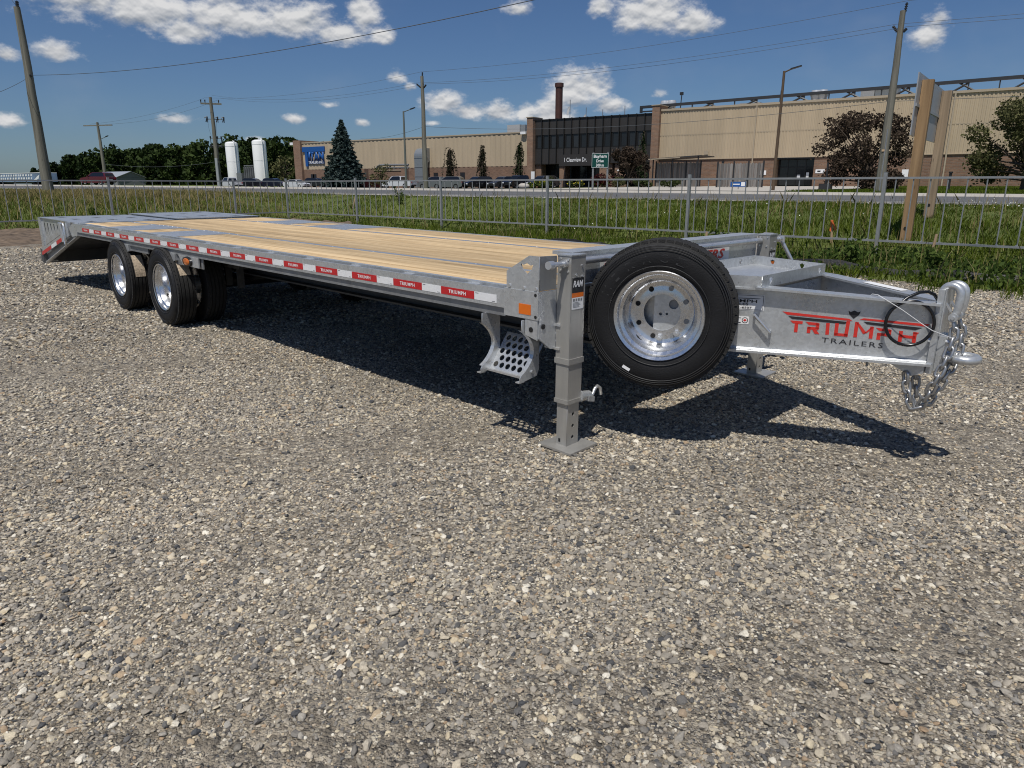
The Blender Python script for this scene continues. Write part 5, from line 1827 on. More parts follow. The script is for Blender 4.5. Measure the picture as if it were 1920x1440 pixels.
boards(.085, .625, 4, [(-4.90, -.05), (-6.16, -5.64), (-8.0, -6.98)])
boards(.695, 1.895, 9, [(-8.0, -.05)])
boards(1.965, 2.505, 4, [(-4.76, -.05), (-6.14, -5.60), (-8.0, -6.92)])
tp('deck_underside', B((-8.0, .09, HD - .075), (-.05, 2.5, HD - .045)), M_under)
for v0, v1 in ((.63, .69), (1.90, 1.96)):
    tp('deck_strip', B((-8.0, v0, HD - .03), (-.05, v1, HD + .001)), M_plate)
    m = MB()
    for u in np.arange(-7.8, -.1, .61):
        m.lathe([(HD + .001, .011), (HD + .004, .009), (HD + .004, 0)], 8, 'z')
        bmesh.ops.translate(m.bm, verts=m.bm.verts[-24:], vec=(u, (v0 + v1) / 2, 0))
    tp('deck_screw', m, M_galv_bright)
for v0, v1, pads in ((.085, .70, ((-5.64, -4.90), (-6.98, -6.16))), (1.89, 2.505, ((-5.60, -4.76), (-6.92, -6.14)))):
    for u0, u1 in pads:
        tp('fender_plate', B((u0, v0, HD - .03), (u1, v1, HD + .004)).bevel(.002), M_plate)
        m = MB()
        for k in range(6):
            uu = u0 + .05 + (u1 - u0 - .1) * k / 5; vv = v0 + .03 if v0 > 1 else v1 - .04
            m.lathe([(HD + .004, .010), (HD + .007, .008), (HD + .007, 0)], 8, 'z')
            bmesh.ops.translate(m.bm, verts=m.bm.verts[-24:], vec=(uu, vv, 0))
        tp('plate_weld', m, M_galv_bright)

# side beams, rub rails and reflective tape --------------------------------------
letter_red = text_mesh('TRIUMPH', .021, .148, bold=.02, spacing=1.15)


def side(sgn):
    """sgn=1 near side at v=0, -1 mirrored to v=W"""
    f = (lambda v: v) if sgn > 0 else (lambda v: W - v)

    def bx(u0, u1, va, vb, w0, w1):
        a, b_ = sorted((f(va), f(vb)))
        return B((u0, a, w0), (u1, b_, w1))
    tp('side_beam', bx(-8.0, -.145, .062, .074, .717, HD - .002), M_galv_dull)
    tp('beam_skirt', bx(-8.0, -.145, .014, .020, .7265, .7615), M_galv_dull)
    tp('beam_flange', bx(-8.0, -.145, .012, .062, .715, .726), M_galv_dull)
    tp('deck_edge_angle', bx(-8.0, -.06, .050, .084, HD - .02, HD + .006).bevel(.002), M_galv)
    rail = tp('rub_rail', bx(-7.96, -.146, .0, .012, .762, .864).bevel(.003), M_galv)
    obj('rail_lip', bx(-7.96, -.146, .012, .022, .762, .772), M_galv, rail)
    u = -.44
    k = 0
    while u > -7.8:
        m = bx(u - .05, u + .05, .0125, .0615, HD - .060, HD - .006)
        tp('stake_pocket', m.bevel(.004), M_galv_bright)
        m = MB(); m.tube([(u + .12, f(.013), HD - .035), (u + .12, f(.061), HD - .035)], .016, 8)
        tp('rail_spool', m, M_galv_bright)
        u -= .598
    # tape: white, red, white ...
    u = -.203
    i = 0
    face = f(-.0012)
    while u > -7.7:
        L = .180 if i % 2 == 0 else .289
        a = max(u - L, -7.95)
        va, vb = sorted((f(-.0004), f(-.0016)))
        t = tp('reflective_tape', B((a + .0008, va, .781), (u - .0008, vb, .825)), M_tapewhite if i % 2 == 0 else M_tapered)
        if i % 2 and sgn > 0:
            me = letter_red.copy()
            me.transform(frame_matrix((a + (u - a) * .5 - .074, -.0024, .7925), (1, 0, 0), (0, 0, 1)))
            obj('lettering', me, M_white, t)
        if not i % 2 and sgn > 0:
            m = MB()
            m.box((u - .17, -.0022, .817), (u - .145, -.0018, .8205)); m.box((u - .035, -.0022, .7855), (u - .012, -.0018, .789))
            obj('fine_print', m, M_galv_dull, t)
        u = a
        i += 1
    return


side(1)
side(-1)
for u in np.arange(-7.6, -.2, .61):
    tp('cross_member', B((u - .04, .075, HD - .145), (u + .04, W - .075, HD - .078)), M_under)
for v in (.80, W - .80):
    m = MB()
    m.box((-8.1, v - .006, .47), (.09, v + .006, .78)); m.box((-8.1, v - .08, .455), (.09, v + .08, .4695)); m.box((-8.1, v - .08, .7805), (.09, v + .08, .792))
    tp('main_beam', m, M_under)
# hanging straps and a box under the deck
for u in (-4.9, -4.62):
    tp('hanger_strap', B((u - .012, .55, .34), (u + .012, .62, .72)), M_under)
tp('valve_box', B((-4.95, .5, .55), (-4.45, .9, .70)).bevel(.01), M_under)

# side panel with reflector, end gate and headboard -------------------------------
t = tp('corner_panel', B((-.144, -.004, .726), (.104, .008, .872)).bevel(.002), M_galv)
obj('side_reflector', B((-.031, -.0065, .748), (.054, -.0042, .802)), M_orange, t)
m = MB()
for p in ((.086, .855), (.088, .742)):
    m.cyl((p[0], -.0055, p[1]), (p[0], -.0042, p[1]), .009, 10)
obj('bolt_hole', m, M_hole, t)
tp('corner_panel', B((-.144, W - .008, .726), (.104, W + .004, .872)).bevel(.002), M_galv)


def crown_outline(cx, cy, w, h):
    """three-pointed crown over a pointed base"""
    P = [(-.5, .42), (-.30, .30), (0, .5), (.30, .30), (.5, .42), (.40, .0), (0, -.5), (-.40, .0)]
    return [(cx + a * w, cy + b_ * h) for a, b_ in P]


XZ = lambda off: Matrix(((1, 0, 0, 0), (0, 0, -1, off), (0, 1, 0, 0), (0, 0, 0, 1)))     # plate xy -> (u, w), thickness towards -v


for vv in (.006, W - .0):
    me = plate([[(-.128, .872), (.104, .872), (.104, 1.052), (.034, 1.052), (-.128, .962)], crown_outline(.020, .985, .088, .058)], .006)
    me.transform(XZ(vv))
    g = tp('end_gate', me, M_galv)
    m = MB()
    for p in ((-.105, .887), (.0, .884), (.085, .886)):
        m.cyl((p[0], vv - .012, p[1]), (p[0], vv - .0062, p[1]), .010, 8)
    obj('bolt', m, M_galv_bright, g)
FP = .105
tp('front_plate', MB().prism([(FP, .008, .878), (FP, .135, .878), (FP, .135, 1.048), (FP, .008, 1.052)], (-.008, 0, 0)), M_galv_dull)
tp('front_plate', MB().prism([(FP, .008, .628), (FP, .095, .562), (FP, .20, .562), (FP, .20, .872), (FP, .008, .872)], (-.010, 0, 0)), M_galv)
tp('hinge_plate', MB().prism([(.012, -.001, .64), (.098, -.001, .62), (.098, -.001, .724), (.012, -.001, .724)], (0, .008, 0)).bevel(.003), M_galv)
m = MB()
m.cyl((.055, -.004, .672), (.055, .0, .672), .014, 12); m.cyl((FP + .001, .035, .69), (FP + .005, .035, .69), .014, 12)
tp('rubber_grommet', m, M_blackpl)
m = MB()
for z_ in (.60, .64, .675):
    m.cyl((FP - .03, .145, z_), (FP + .02, .145, z_), .008, 8)
tp('hinge_bolt', m, M_galv_bright)
# headboard between the jacks
hb = tp('headboard', B((.098, .262, .896), (FP, W - .262, 1.042)), M_galv)
obj('top_rail', B((-.03, .25, 1.040), (.112, W - .25, 1.058)).bevel(.006, 2), M_galv, hb)
obj('grab_bar', MB().tube([(.135, .262, 1.012), (.135, W - .262, 1.012)], .019, 14).mesh('grab_bar', 50), M_galv_bright, hb)
obj('lower_lip', B((.085, .262, .886), (.112, W - .262, .8955)), M_galv_dull, hb)
tp('front_beam', B((.088, .205, .60), (.100, W - .205, .880)), M_galv)
tp('front_beam_flange', B((.03, .205, .868), (.118, W - .205, .8805)), M_galv)
s_ = tp('headboard_sticker', B((FP + .0005, .50, .905), (FP + .0015, 1.93, .992)), M_white)
me = text_mesh('TRIUMPH TRAILERS', .066, 1.34, shear=.25, bold=.03)
me.transform(frame_matrix((FP + .0022, .53, .916), (0, 1, 0), (0, 0, 1)))
obj('lettering', me, M_red, s_)

# jacks ---------------------------------------------------------------------------


def jack(v0, mirror, crank):
    """v0: near face of the outer tube"""
    root = bpy.data.objects.new('jack', None); C.objects.link(root); root.parent = tl; root.location = (.108, v0, 0)
    R_ = lambda lo, hi: B(lo, hi)
    obj('outer_tube', R_((0, 0, .505), (.092, .115, 1.050)).bevel(.007, 2), M_jack, root)
    obj('top_cap', R_((-.003, -.003, 1.0505), (.095, .118, 1.057)).bevel(.002), M_galv, root)
    obj('collar', R_((-.005, -.005, .482), (.097, .120, .512)).bevel(.003), M_jack, root)
    obj('middle_tube', R_((.002, .002, .285), (.090, .113, .4815)).bevel(.006, 2), M_jack, root)
    obj('collar', R_((-.003, -.003, .262), (.095, .118, .2845)).bevel(.003), M_jack, root)
    # drop leg with pin holes in the front face
    leg = [[(.010, .02), (.105, .02), (.105, .2615), (.010, .2615)]]
    for z_ in (.065, .130, .197):
        leg.append([(.058 + .010 * cos(a), z_ + .010 * sin(a)) for a in np.linspace(0, 2 * pi, 13)[:-1]])
    me = plate(leg, .004)
    me.transform(Matrix(((0, 0, 1, .080), (1, 0, 0, 0), (0, 1, 0, 0), (0, 0, 0, 1))))
    lg = obj('drop_leg', me, M_jack, root)
    obj('leg_wall', R_((.009, .010, .02), (.0795, .016, .2615)), M_jack, lg)
    obj('leg_wall', R_((.009, .0995, .02), (.0795, .105, .2615)), M_jack, lg)
    obj('leg_wall', R_((.009, .0165, .02), (.015, .099, .2615)), M_jack, lg)
    obj('slot', R_((.025, .0085, .035), (.038, .0098, .055)), M_hole, lg)
    m = MB(); c = .030
    m.prism([(.05 - .118, .06 - .115, .010), (.05 + .118, .06 - .115, .004), (.05 + .118, .06 + .115, .010), (.05 - .118, .06 + .115, .006)], (0, 0, .012)); m.bevel(.003)
    obj('foot_plate', m, M_jack, root)
    # drive shaft stub on the outer face, bolts
    sd = -1 if not mirror else 1
    vf = 0 if not mirror else .115
    m = MB(); m.tube([(.055, vf, 1.012), (.055, vf + sd * .11, 1.012)], .013, 12); m.tube([(.055, vf, 1.012), (.055, vf + sd * .028, 1.012)], .022, 12); m.tube([(.055, vf + sd * .10, 1.012), (.055, vf + sd * .135, 1.012)], .021, 12)
    obj('drive_shaft', m.mesh('drive_shaft', 40), M_galv_bright, root)
    m = MB()
    for p in ((.02, 1.035), (.075, 1.035), (.02, .975), (.072, .972)):
        m.cyl((p[0], -.005, p[1]), (p[0], 0, p[1]), .006, 8)
    for p in ((.085, 1.0), (.04, .955), (.09, .945)):
        m.cyl((.092, p[0], p[1]), (.098, p[0], p[1]), .006, 8)
    obj('bolt', m, M_galv_bright, root)
    for z_ in (.688, .560):
        obj('mount_weld', R_((-.075, -.008, z_ - .006), (.03, .012, z_ + .006)).bevel(.004), M_galv_bright, root)
    st_ = obj('warning_sticker', R_((.0925, .012, .862), (.0935, .103, .940)), M_black, root)
    me = text_mesh('RAM', .034, .078, shear=.2, bold=.03); me.transform(frame_matrix((.0942, .018, .892), (0, 1, 0), (0, 0, 1))); obj('lettering', me, M_white, st_)
    st2 = obj('warning_sticker', R_((.0925, .012, .776), (.0935, .103, .838)), M_white, root)
    obj('orange_band', R_((.0925, .012, .8382), (.0936, .103, .8615)), M_orange, st2)
    m = MB()
    for k in range(4):
        m.box((.0936, .02 + .02 * k, .818), (.0940, .033 + .02 * k, .832))
    for k in range(5):
        m.box((.0936, .02, .786 + .006 * k), (.0940, .02 + .06 * random.uniform(.7, 1), .7885 + .006 * k))
    obj('fine_print', m, M_galv_dull, st2)
    # pin carrier with spring hook
    m = MB(); m.tube([(.075, .112, .285), (.075, .20, .272)], .028, 14); m.tube([(.075, .112, .285), (.075, .125, .285)], .034, 14)
    obj('pin_carrier', m.mesh('pin_carrier', 40), M_galv, root)
    m = MB(); m.prism([(.075 - .03, .165, .25), (.075 + .03, .165, .25), (.075 + .03, .215, .238), (.075 - .03, .215, .238)], (0, .004, .03))
    obj('pin_guard', m, M_galv, root)
    m = MB(); m.tube([(.09, .19, .270), (.09, .215, .275), (.09, .232, .305), (.09, .256, .318), (.09, .280, .302), (.09, .291, .262)], .0095, 10)
    obj('pull_hook', m.mesh('pull_hook', 50), M_galv_bright, root)
    if crank:
        m = MB(); m.tube([(.055, .19, 1.012), (.055, .30, 1.012)], .015, 10); m.tube([(.055, .28, 1.03), (.055, .28, .985)], .022, 10)
        m.tube([(.055, .285, .99), (.13, .33, .84), (.14, .345, .80), (.14, .35, .74)], .014, 10)
        obj('crank_handle', m.mesh('crank_handle', 50), M_galv_bright, root)
    return root


jack(.137, False, False)
jack(W - .137 - .115, True, True)

# step ------------------------------------------------------------------------------
stp = bpy.data.objects.new('boarding_step', None); C.objects.link(stp); stp.parent = tl
arc = [(-.02 + .095 * sin(pi * t) ** .8, .66 - .245 * t) for t in np.linspace(0, 1, 13)]
prof = [(-.018, .715)] + arc + [(-.030, .40), (-.028, .375), (.10, .395), (.118, .43), (.118, .715)]
YZ = Matrix(((0, 0, 1, 0), (1, 0, 0, 0), (0, 1, 0, 0), (0, 0, 0, 1)))     # plate xy -> (v, w), thickness +u
for u in (-.305, .0):
    me = plate([prof], .006); me.transform(YZ); me.transform(Matrix.Translation((u, 0, 0)))
    p = obj('side_plate', me, M_galv, stp)
    # rolled edge following the curve
    m = MB(); sgn_ = -1 if u < -.1 else -1
    for (a, b_) in zip(arc, arc[1:]):
        m.poly([(u, a[0], a[1]), (u, b_[0], b_[1]), (u - .022, b_[0], b_[1]), (u - .022, a[0], a[1])])
    m.box((u - .03, -.03, .372), (u - .0005, .01, .378))
    obj('rolled_edge', m, M_galv, p)
    m = MB(); m.cyl((u + .006, .06, .425), (u + .014, .06, .425), .009, 8); obj('bolt', m, M_galv_bright, p)
tread = [[(0, 0), (.296, 0), (.296, .235), (0, .235)]]
for r_i in range(5):
    for c_i in range(6):
        cx = .030 + c_i * .047 + (.0235 if r_i % 2 else 0); cy = .030 + r_i * .043
        if cx < .28:
            tread.append([(cx + .0175 * cos(a), cy + .0175 * sin(a)) for a in np.linspace(0, 2 * pi, 17)[:-1]])
me = plate(tread, .004)
me.transform(frame_matrix((-.2985, .040, .394), (1, 0, 0), (0, .60, .80)))
obj('perforated_tread', me, M_galv, stp)
obj('tread_nose', B((-.2985, .012, .386), (-.0015, .039, .397)).bevel(.003), M_galv_bright, stp)
me = plate([[(0, 0), (.296, 0), (.296, .16), (0, .16)]] + [[(.03 + .047 * c_ + .0175 * cos(a), .03 + .043 * q + .0175 * sin(a)) for a in np.linspace(0, 2 * pi, 17)[:-1]] for c_ in range(6) for q in range(3)], .004)
me.transform(frame_matrix((.012, .02, .43), (0, .9, .45), (-.35, -.2, .9)))
bpy.data.meshes.remove(me)

# wheels ----------------------------------------------------------------------------
TYR, TWD, RIMR = .395, .215, .236


def tyre_mesh(R_, w, ri, lugs=False):
    h = w / 2
    prof = [(-h + .030, ri - .002), (-h + .012, ri + .010), (-h + .002, ri + .040), (-h - .004, ri + .075), (-h + .000, ri + .105), (-h + .014, R_ - .022), (-h + .020, R_ - .016), (-h + .026, R_ - .006)]
    # tread with four grooves
    tr_ = []
    gx = [-.056, -.020, .020, .056]
    xs_ = -h + .026
    pts = [(xs_ + .002, R_ - .003)]
    for g in gx:
        pts += [(g - .006, R_), (g - .0045, R_ - .012), (g + .0045, R_ - .012), (g + .006, R_)]
    prof2 = prof + pts + [(-a, b_) for a, b_ in prof[::-1]]
    return prof2


def make_wheel(name, parent, loc, face, lugs=False, label_paper=None):
    """outer side towards -v when face=1; returns the wheel Empty"""
    w = bpy.data.objects.new(name, None); C.objects.link(w)
    if parent:
        w.parent = parent
    w.location = loc
    m = MB().lathe(tyre_mesh(TYR, TWD, RIMR - .008), 72, 'y')
    ty = obj('tyre', m.mesh('tyre', 28), M_rubber, w)
    ty.data.materials.append(M_tread)
    for p in ty.data.polygons:
        c = p.center
        if math.hypot(c.x, c.z) > TYR - .030:
            p.material_index = 1
    # moulded rings and shoulder lugs
    rg = MB()
    for rr_ in (.262, .345, .356, .366):
        off = -TWD / 2 + {.262: .000, .345: -.0015, .356: .002, .366: .006}[rr_]
        rg.lathe([(off - .0005, rr_ - .0022), (off - .0035, rr_), (off - .0005, rr_ + .0022)], 72, 'y')
    obj('sidewall_rings', rg.mesh('sidewall_rings', 60), M_rubber_mark, w)
    lg = MB()
    nl = 56
    for s in (-1, 1):
        for k in range(nl):
            a = 2 * pi * (k + (.5 if s > 0 else 0)) / nl
            M_ = Matrix.Rotation(a, 4, 'Y')
            lg.box((-.0135, s * (TWD / 2 - .030), TYR - .020), (.0175, s * (TWD / 2 - .019), TYR - .0005), M_) if s > 0 else lg.box((-.0175, -(TWD / 2 - .019), TYR - .020), (.0175, -(TWD / 2 - .030), TYR - .0005), M_)
    obj('shoulder_lugs', lg, M_tread, w)
    # dished rim: lip, barrel, hub disc deep inside
    pr_ = [(-.100, RIMR - .012), (-.104, RIMR - .002), (-.100, RIMR + .002), (-.094, RIMR - .004), (-.090, RIMR - .016), (-.078, RIMR - .022), (-.070, RIMR - .024), (-.062, RIMR - .040), (-.035, RIMR - .052),
           (-.010, RIMR - .058), (.018, RIMR - .060), (.030, RIMR - .068), (.036, RIMR - .085), (.036, .140), (.033, .128), (.033, .0985), (.044, .0985), (.044, .132), (.048, RIMR - .07), (.05, RIMR - .045), (.098, RIMR - .02), (.100, RIMR)]
    rm = obj('rim', MB().lathe(pr_, 72, 'y').mesh('rim', 30), M_rim, w)
    hv = MB(); bo = MB()
    for k in range(8):
        a = 2 * pi * (k + .3) / 8
        c = Vector((.137 * cos(a), 0, .137 * sin(a)))
        hv.cyl((c.x, .0345, c.z), (c.x, .0300, c.z), .0135, 14)
        a2 = a + pi / 8
        if k % 2 == 0:
            hh = [Vector((.0, .0, 0))]
    obj('stud_hole', hv, M_hole, rm)
    vh = MB()
    for k in range(2):
        a = radians((218, 118)[k])
        ca, sa = cos(a), sin(a)
        pts = []
        for j in range(14):
            b_ = 2 * pi * j / 14
            da = .16 * cos(b_); rr2 = RIMR - .056
            y_ = .004 + .018 * sin(b_)
            pts.append(((rr2 - .0025) * cos(a + da), y_, (rr2 - .0025) * sin(a + da)))
        vh.poly(pts)
    obj('hand_hole', vh, M_hole, rm)
    if face < 0:
        w.rotation_euler = (0, 0, pi)
    return w


wz_ = .363
outer = make_wheel('wheel', tl, (-5.06, .055, wz_), 1)
lab_ = MB()
for k in range(6):
    a0, a1 = radians(56 + k * 6), radians(62 + k * 6)
    rr_ = TYR + .0022
    lab_.poly([(rr_ * cos(a0), -.045, rr_ * sin(a0)), (rr_ * cos(a1), -.045, rr_ * sin(a1)), (rr_ * cos(a1), .062, rr_ * sin(a1)), (rr_ * cos(a0), .062, rr_ * sin(a0))])
lab_me = lab_.mesh('tread_label')


def wheel_copy(loc, rot=(0, 0, 0)):
    return dup_tree(outer, tl, loc, rot)


r1 = wheel_copy((-6.38, .055, wz_), (0, radians(-27), 0))
for o, rot in ((outer, .60), (r1, 1.42)):
    obj('tread_label', lab_me, M_label, o, rot=(0, rot, 0))
for u in (-5.06, -6.38):
    wheel_copy((u, .355, wz_), (0, 1.0, pi))
    wheel_copy((u, W - .055, wz_), (0, .5, pi)); wheel_copy((u, W - .355, wz_), (0, 2, 0))
    ax = tp('axle', MB().tube([(u, .15, wz_), (u, W - .15, wz_)], .065, 16).mesh('axle', 50), M_blackpl)
    for v in (.085, W - .085):
        s = 1 if v < 1 else -1
        hb_ = MB().tube([(u, v - s * .0, wz_), (u, v + s * .25, wz_)], .095, 20); hb_.tube([(u, v - s * .015, wz_), (u, v + s * .02, wz_)], .07, 20)
        tp('hub', hb_.mesh('hub', 40), M_galv)
    for v in (.78, W - .78):
        m = MB()
        for k in range(4):
            m.prism([(u - .5 + .08 * k, v - .04, .47 - .014 * k - .03), (u, v - .04, .44 - .014 * k - .06), (u + .5 - .08 * k, v - .04, .47 - .014 * k - .03), (u + .5 - .08 * k, v - .04, .482 - .014 * k - .03), (u, v - .04, .452 - .014 * k - .06), (u - .5 + .08 * k, v - .04, .482 - .014 * k - .03)], (0, .08, 0))
        tp('leaf_spring', m, M_blackpl)
# wheel-arch fillets and marker lamp
for u in (-4.84, -6.16):
    m = MB()
    m.prism([(u - .02, .0, .722), (u + .10, .0, .722), (u + .10, .0, .655), (u + .05, .0, .640)], (0, .30, 0))
    tp('arch_fillet', m, M_galv)
tp('arch_panel', B((-6.1, .03, .655), (-5.55, .045, .716)), M_galv_dull)
tp('arch_panel', B((-4.78, .03, .615), (-4.15, .04, .716)), M_galv_dull)
lp = tp('lamp_bracket', MB().prism([(-4.66, .004, .716), (-4.19, .004, .716), (-4.19, .004, .622), (-4.56, .004, .625)], (0, .012, 0)), M_galv)
obj('lamp_housing', MB().lathe([(-.014, .0), (-.014, .062), (.004, .068), (.004, .0)], 24, 'y').xform(Matrix.Translation((-4.43, .0, .668)) @ Matrix.Diagonal((1.55, 1, .72, 1))).mesh('lamp_housing', 40), M_blackpl, lp)
obj('lamp_lens', MB().lathe([(-.026, .0), (-.024, .036), (-.016, .045), (-.013, .045)], 24, 'y').xform(Matrix.Translation((-4.43, .0, .668)) @ Matrix.Diagonal((1.6, 1, .75, 1))).mesh('lamp_lens', 40), M_amber, lp)

# tail: sloping beams and two ramps folded flat over them ------------------------------
for s in (1, -1):
    f = (lambda v: v) if s > 0 else (lambda v: W - v)

    def pr(pts, va, vb):
        return MB().prism([(u, f(va), w_) for u, w_ in pts], (0, f(vb) - f(va), 0))
    tp('tail_beam', pr([(-8.0, .716), (-8.0, .862), (-8.14, .862), (-10.02, .405), (-10.02, .22), (-9.85, .22)], .055, .067), M_galv_dull)
    tp('tail_flange', pr([(-8.02, .705), (-8.02, .7155), (-9.88, .232), (-9.88, .219)], .01, .0548), M_galv)
    rr_ = tp('tail_rail', pr([(-8.36, .790), (-8.36, .69), (-10.02, .31), (-10.02, .405)], .0, .012), M_galv)
    if s > 0:
        for k, (a, b_) in enumerate(((0.06, .36), (.37, .57), (.58, .97))):
            p0 = Vector((-8.50, -.0012, .705)); p1 = Vector((-9.98, -.0012, .367)); d = p1 - p0
            A, B_ = p0 + d * a, p0 + d * b_
            t = obj('reflective_tape', MB().prism([A, B_, B_ + Vector((0, 0, -.05)), A + Vector((0, 0, -.05))], (0, .001, 0)), (M_tapered, M_tapewhite, M_tapered)[k], rr_)
    tp('tail_corner', pr([(-7.965, .716), (-7.965, .864), (-8.12, .864), (-8.30, .80), (-8.22, .69)], .0, .05), M_galv)
    tp('latch_bar', pr([(-8.40, .865), (-8.40, .70), (-8.46, .69), (-8.46, .865)], .002, .05), M_galv)
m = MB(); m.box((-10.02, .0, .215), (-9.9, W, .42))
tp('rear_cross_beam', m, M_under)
tp('mudguard_panel', B((-8.14, .45, .26), (-8.12, W - .45, .76)), M_blackpl)
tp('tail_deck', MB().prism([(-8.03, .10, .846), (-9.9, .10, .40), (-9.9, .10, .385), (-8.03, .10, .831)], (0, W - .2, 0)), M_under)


def ramp(v0, v1, dz, tilt):
    rp = bpy.data.objects.new('loading_ramp', None); C.objects.link(rp); rp.parent = tl
    rp.location = (-8.06, v0, HD + dz); rp.rotation_euler = (0, tilt, 0)
    Lr, Wr = 2.03, v1 - v0
    outl = [[(-Lr, 0), (0, 0), (0, Wr), (-Lr, Wr)]]
    for i in range(5):
        for j in range(3):
            cx, cy = -.30 - i * .36, Wr * (.2 + .3 * j)
            if (i + j) % 2 == 0:
                outl.append([(cx - .11, cy - .045), (cx + .11, cy - .045), (cx + .11, cy + .045), (cx - .11, cy + .045)])
    me = plate(outl, .008); me.transform(Matrix.Translation((0, 0, -.008)))
    obj('ramp_plate', me, M_plate, rp)
    # ribs with slots underneath
    for v in (.03, Wr * .5, Wr - .045):
        pts = [(-.05, -.012), (-Lr + .02, -.012), (-Lr + .02, -.42), (-Lr + .16, -.42), (-.08, -.09)]
        ol = [pts]
        for q in range(5):
            cx = -Lr + .22 + q * .17; dpt = -.10 - .18 * (1 - q / 7)
            ol.append([(cx, -.07), (cx + .045, -.07), (cx + .045, dpt), (cx, dpt)])
        me = plate(ol, .008); me.transform(Matrix(((1, 0, 0, 0), (0, 0, -1, v), (0, 1, 0, 0), (0, 0, 0, 1))))
        obj('ramp_rib', me, M_galv, rp)
    obj('end_plate', B((-Lr - .002, 0, -.62), (-Lr + .012, Wr, -.010)), M_galv, rp)
    obj('ramp_leg', B((-Lr + .013, .0, -.625), (-Lr + .11, .07, -.012)), M_galv, rp)
    obj('ramp_leg', B((-Lr + .013, Wr - .07, -.625), (-Lr + .11, Wr, -.012)), M_galv, rp)
    obj('ramp_foot', B((-Lr - .06, -.02, -.645), (-Lr + .2, .13, -.626)), M_galv, rp)
    m = MB(); m.tube([(-.05, .02, -.02), (-.05, Wr - .02, -.02)], .022, 10)
    obj('hinge_tube', m.mesh('hinge_tube', 50), M_galv_bright, rp)
    return rp


ramp(.05, 1.27, .004, 0)
ramp(1.32, W - .05, .022, 0)
# latches at the near rear corner
m = MB()
m.tube([(-8.62, -.012, .86), (-8.62, -.012, .60)], .018, 10); m.tube([(-8.72, -.01, .84), (-8.50, -.01, .84)], .014, 8); m.tube([(-8.50, -.01, .84), (-8.46, -.02, .78), (-8.46, -.02, .62), (-8.5, -.015, .56), (-8.54, -.02, .62), (-8.54, -.02, .78)], .013, 8)
tp('ramp_latch', m.mesh('ramp_latch', 50), M_galv_bright)
m = MB(); m.prism([(-8.76, -.004, .76), (-9.6, -.004, .565), (-9.6, -.004, .50), (-8.76, -.004, .69)], (0, .012, 0)); m.bevel(.004)
tp('ramp_stop', m, M_galv)
tp('id_plate', B((-8.6, .018, .80), (-8.75, .0285, .86)), M_label)

# drawbar -----------------------------------------------------------------------------
BP = Vector((.79, .84, 0)); BD = Vector((.905, .425, 0)); BN = Vector((.425, -.905, 0))
CV = 1.2825                                     # centre line


def on_beam(s, off, w_):
    p = BP + BD * s + BN * off
    return Vector((p.x, p.y, w_))


def mir(p):
    return Vector((p[0], 2 * CV - p[1], p[2]))


BEAMTOP = [(-.76, .883), (.14, .883), (.27, .877), (.905, .848)]
for side_ in (0, 1):
    q = (lambda v: v) if side_ == 0 else mir
    web = MB(); base = [(-.76, .562), (.905, .562)] + BEAMTOP[::-1]
    web.prism([q(on_beam(s, 0, w_)) for s, w_ in base], q(on_beam(0, -.012, 0)) - q(on_beam(0, 0, 0)))
    bm_ = tp('drawbar_beam', web, M_galv)
    fl = MB()
    for (s0, w0), (s1, w1) in zip(BEAMTOP, BEAMTOP[1:]):
        fl.prism([q(on_beam(s0, .046, w0)), q(on_beam(s1, .046, w1)), q(on_beam(s1, -.058, w1)), q(on_beam(s0, -.058, w0))], (0, 0, .011))
    bmesh.ops.remove_doubles(fl.bm, verts=fl.bm.verts, dist=1e-5)
    obj('top_flange', fl, M_galv, bm_)
    fl = MB(); fl.prism([q(on_beam(-.76, .046, .550)), q(on_beam(.905, .046, .550)), q(on_beam(.905, -.058, .550)), q(on_beam(-.76, -.058, .550))], (0, 0, .0118))
    obj('bottom_flange', fl, M_galv, bm_)
    wl = MB(); wl.tube([q(on_beam(-.7, .007, .566)), q(on_beam(.9, .007, .566))], .006, 6)
    obj('weld_bead', wl, M_galv_bright, bm_)
    if side_ == 0:
        near_beam = bm_
# cross plates between the beams
tp('cross_plate', B((.86, .92, .60), (.872, 2 * CV - .92, .874)), M_galv)
m = MB(); m.prism([on_beam(.36, .02, .8852) + Vector((0, 0, 0)) for _ in range(1)] + [on_beam(.36, -.04, .885), on_beam(.36, -.04, .887), on_beam(.36, .02, .887)], (.0, .0, .001))
m.bm.free()


def decal(name, pts, mat, parent, off=.0012):
    """flat print on the near beam face from (s, w) corners"""
    m_ = MB()
    for poly in pts:
        m_.prism([on_beam(s, off, w_) for s, w_ in poly], BN * .0006)
    return obj(name, m_, mat, parent)


lg_ = bpy.data.objects.new('drawbar_lettering', None); C.objects.link(lg_); lg_.parent = tl
wing = [[(.201, .7725), (.519, .7555), (.536, .7450), (.226, .7575)], [(.566, .7545), (.585, .7625), (.880, .7520), (.868, .7400)]]
dark = [[(.231, .7510), (.517, .7390), (.500, .7270), (.250, .7370)], [(.586, .7460), (.850, .7330), (.822, .7190), (.604, .7330)]]
decal('red_wing', wing, M_red, lg_)
decal('black_wing', dark, M_black, lg_)
decal('crown_emblem', [crown_outline(.539, .778, .056, .042)], M_black, lg_)
T_ = .0170


def bar(a, b_, t=T_):
    a, b_ = Vector(a), Vector(b_); d = (b_ - a).normalized(); n_ = Vector((-d.y, d.x)) * t / 2
    return [tuple(a + n_), tuple(a - n_), tuple(b_ - n_), tuple(b_ + n_)]


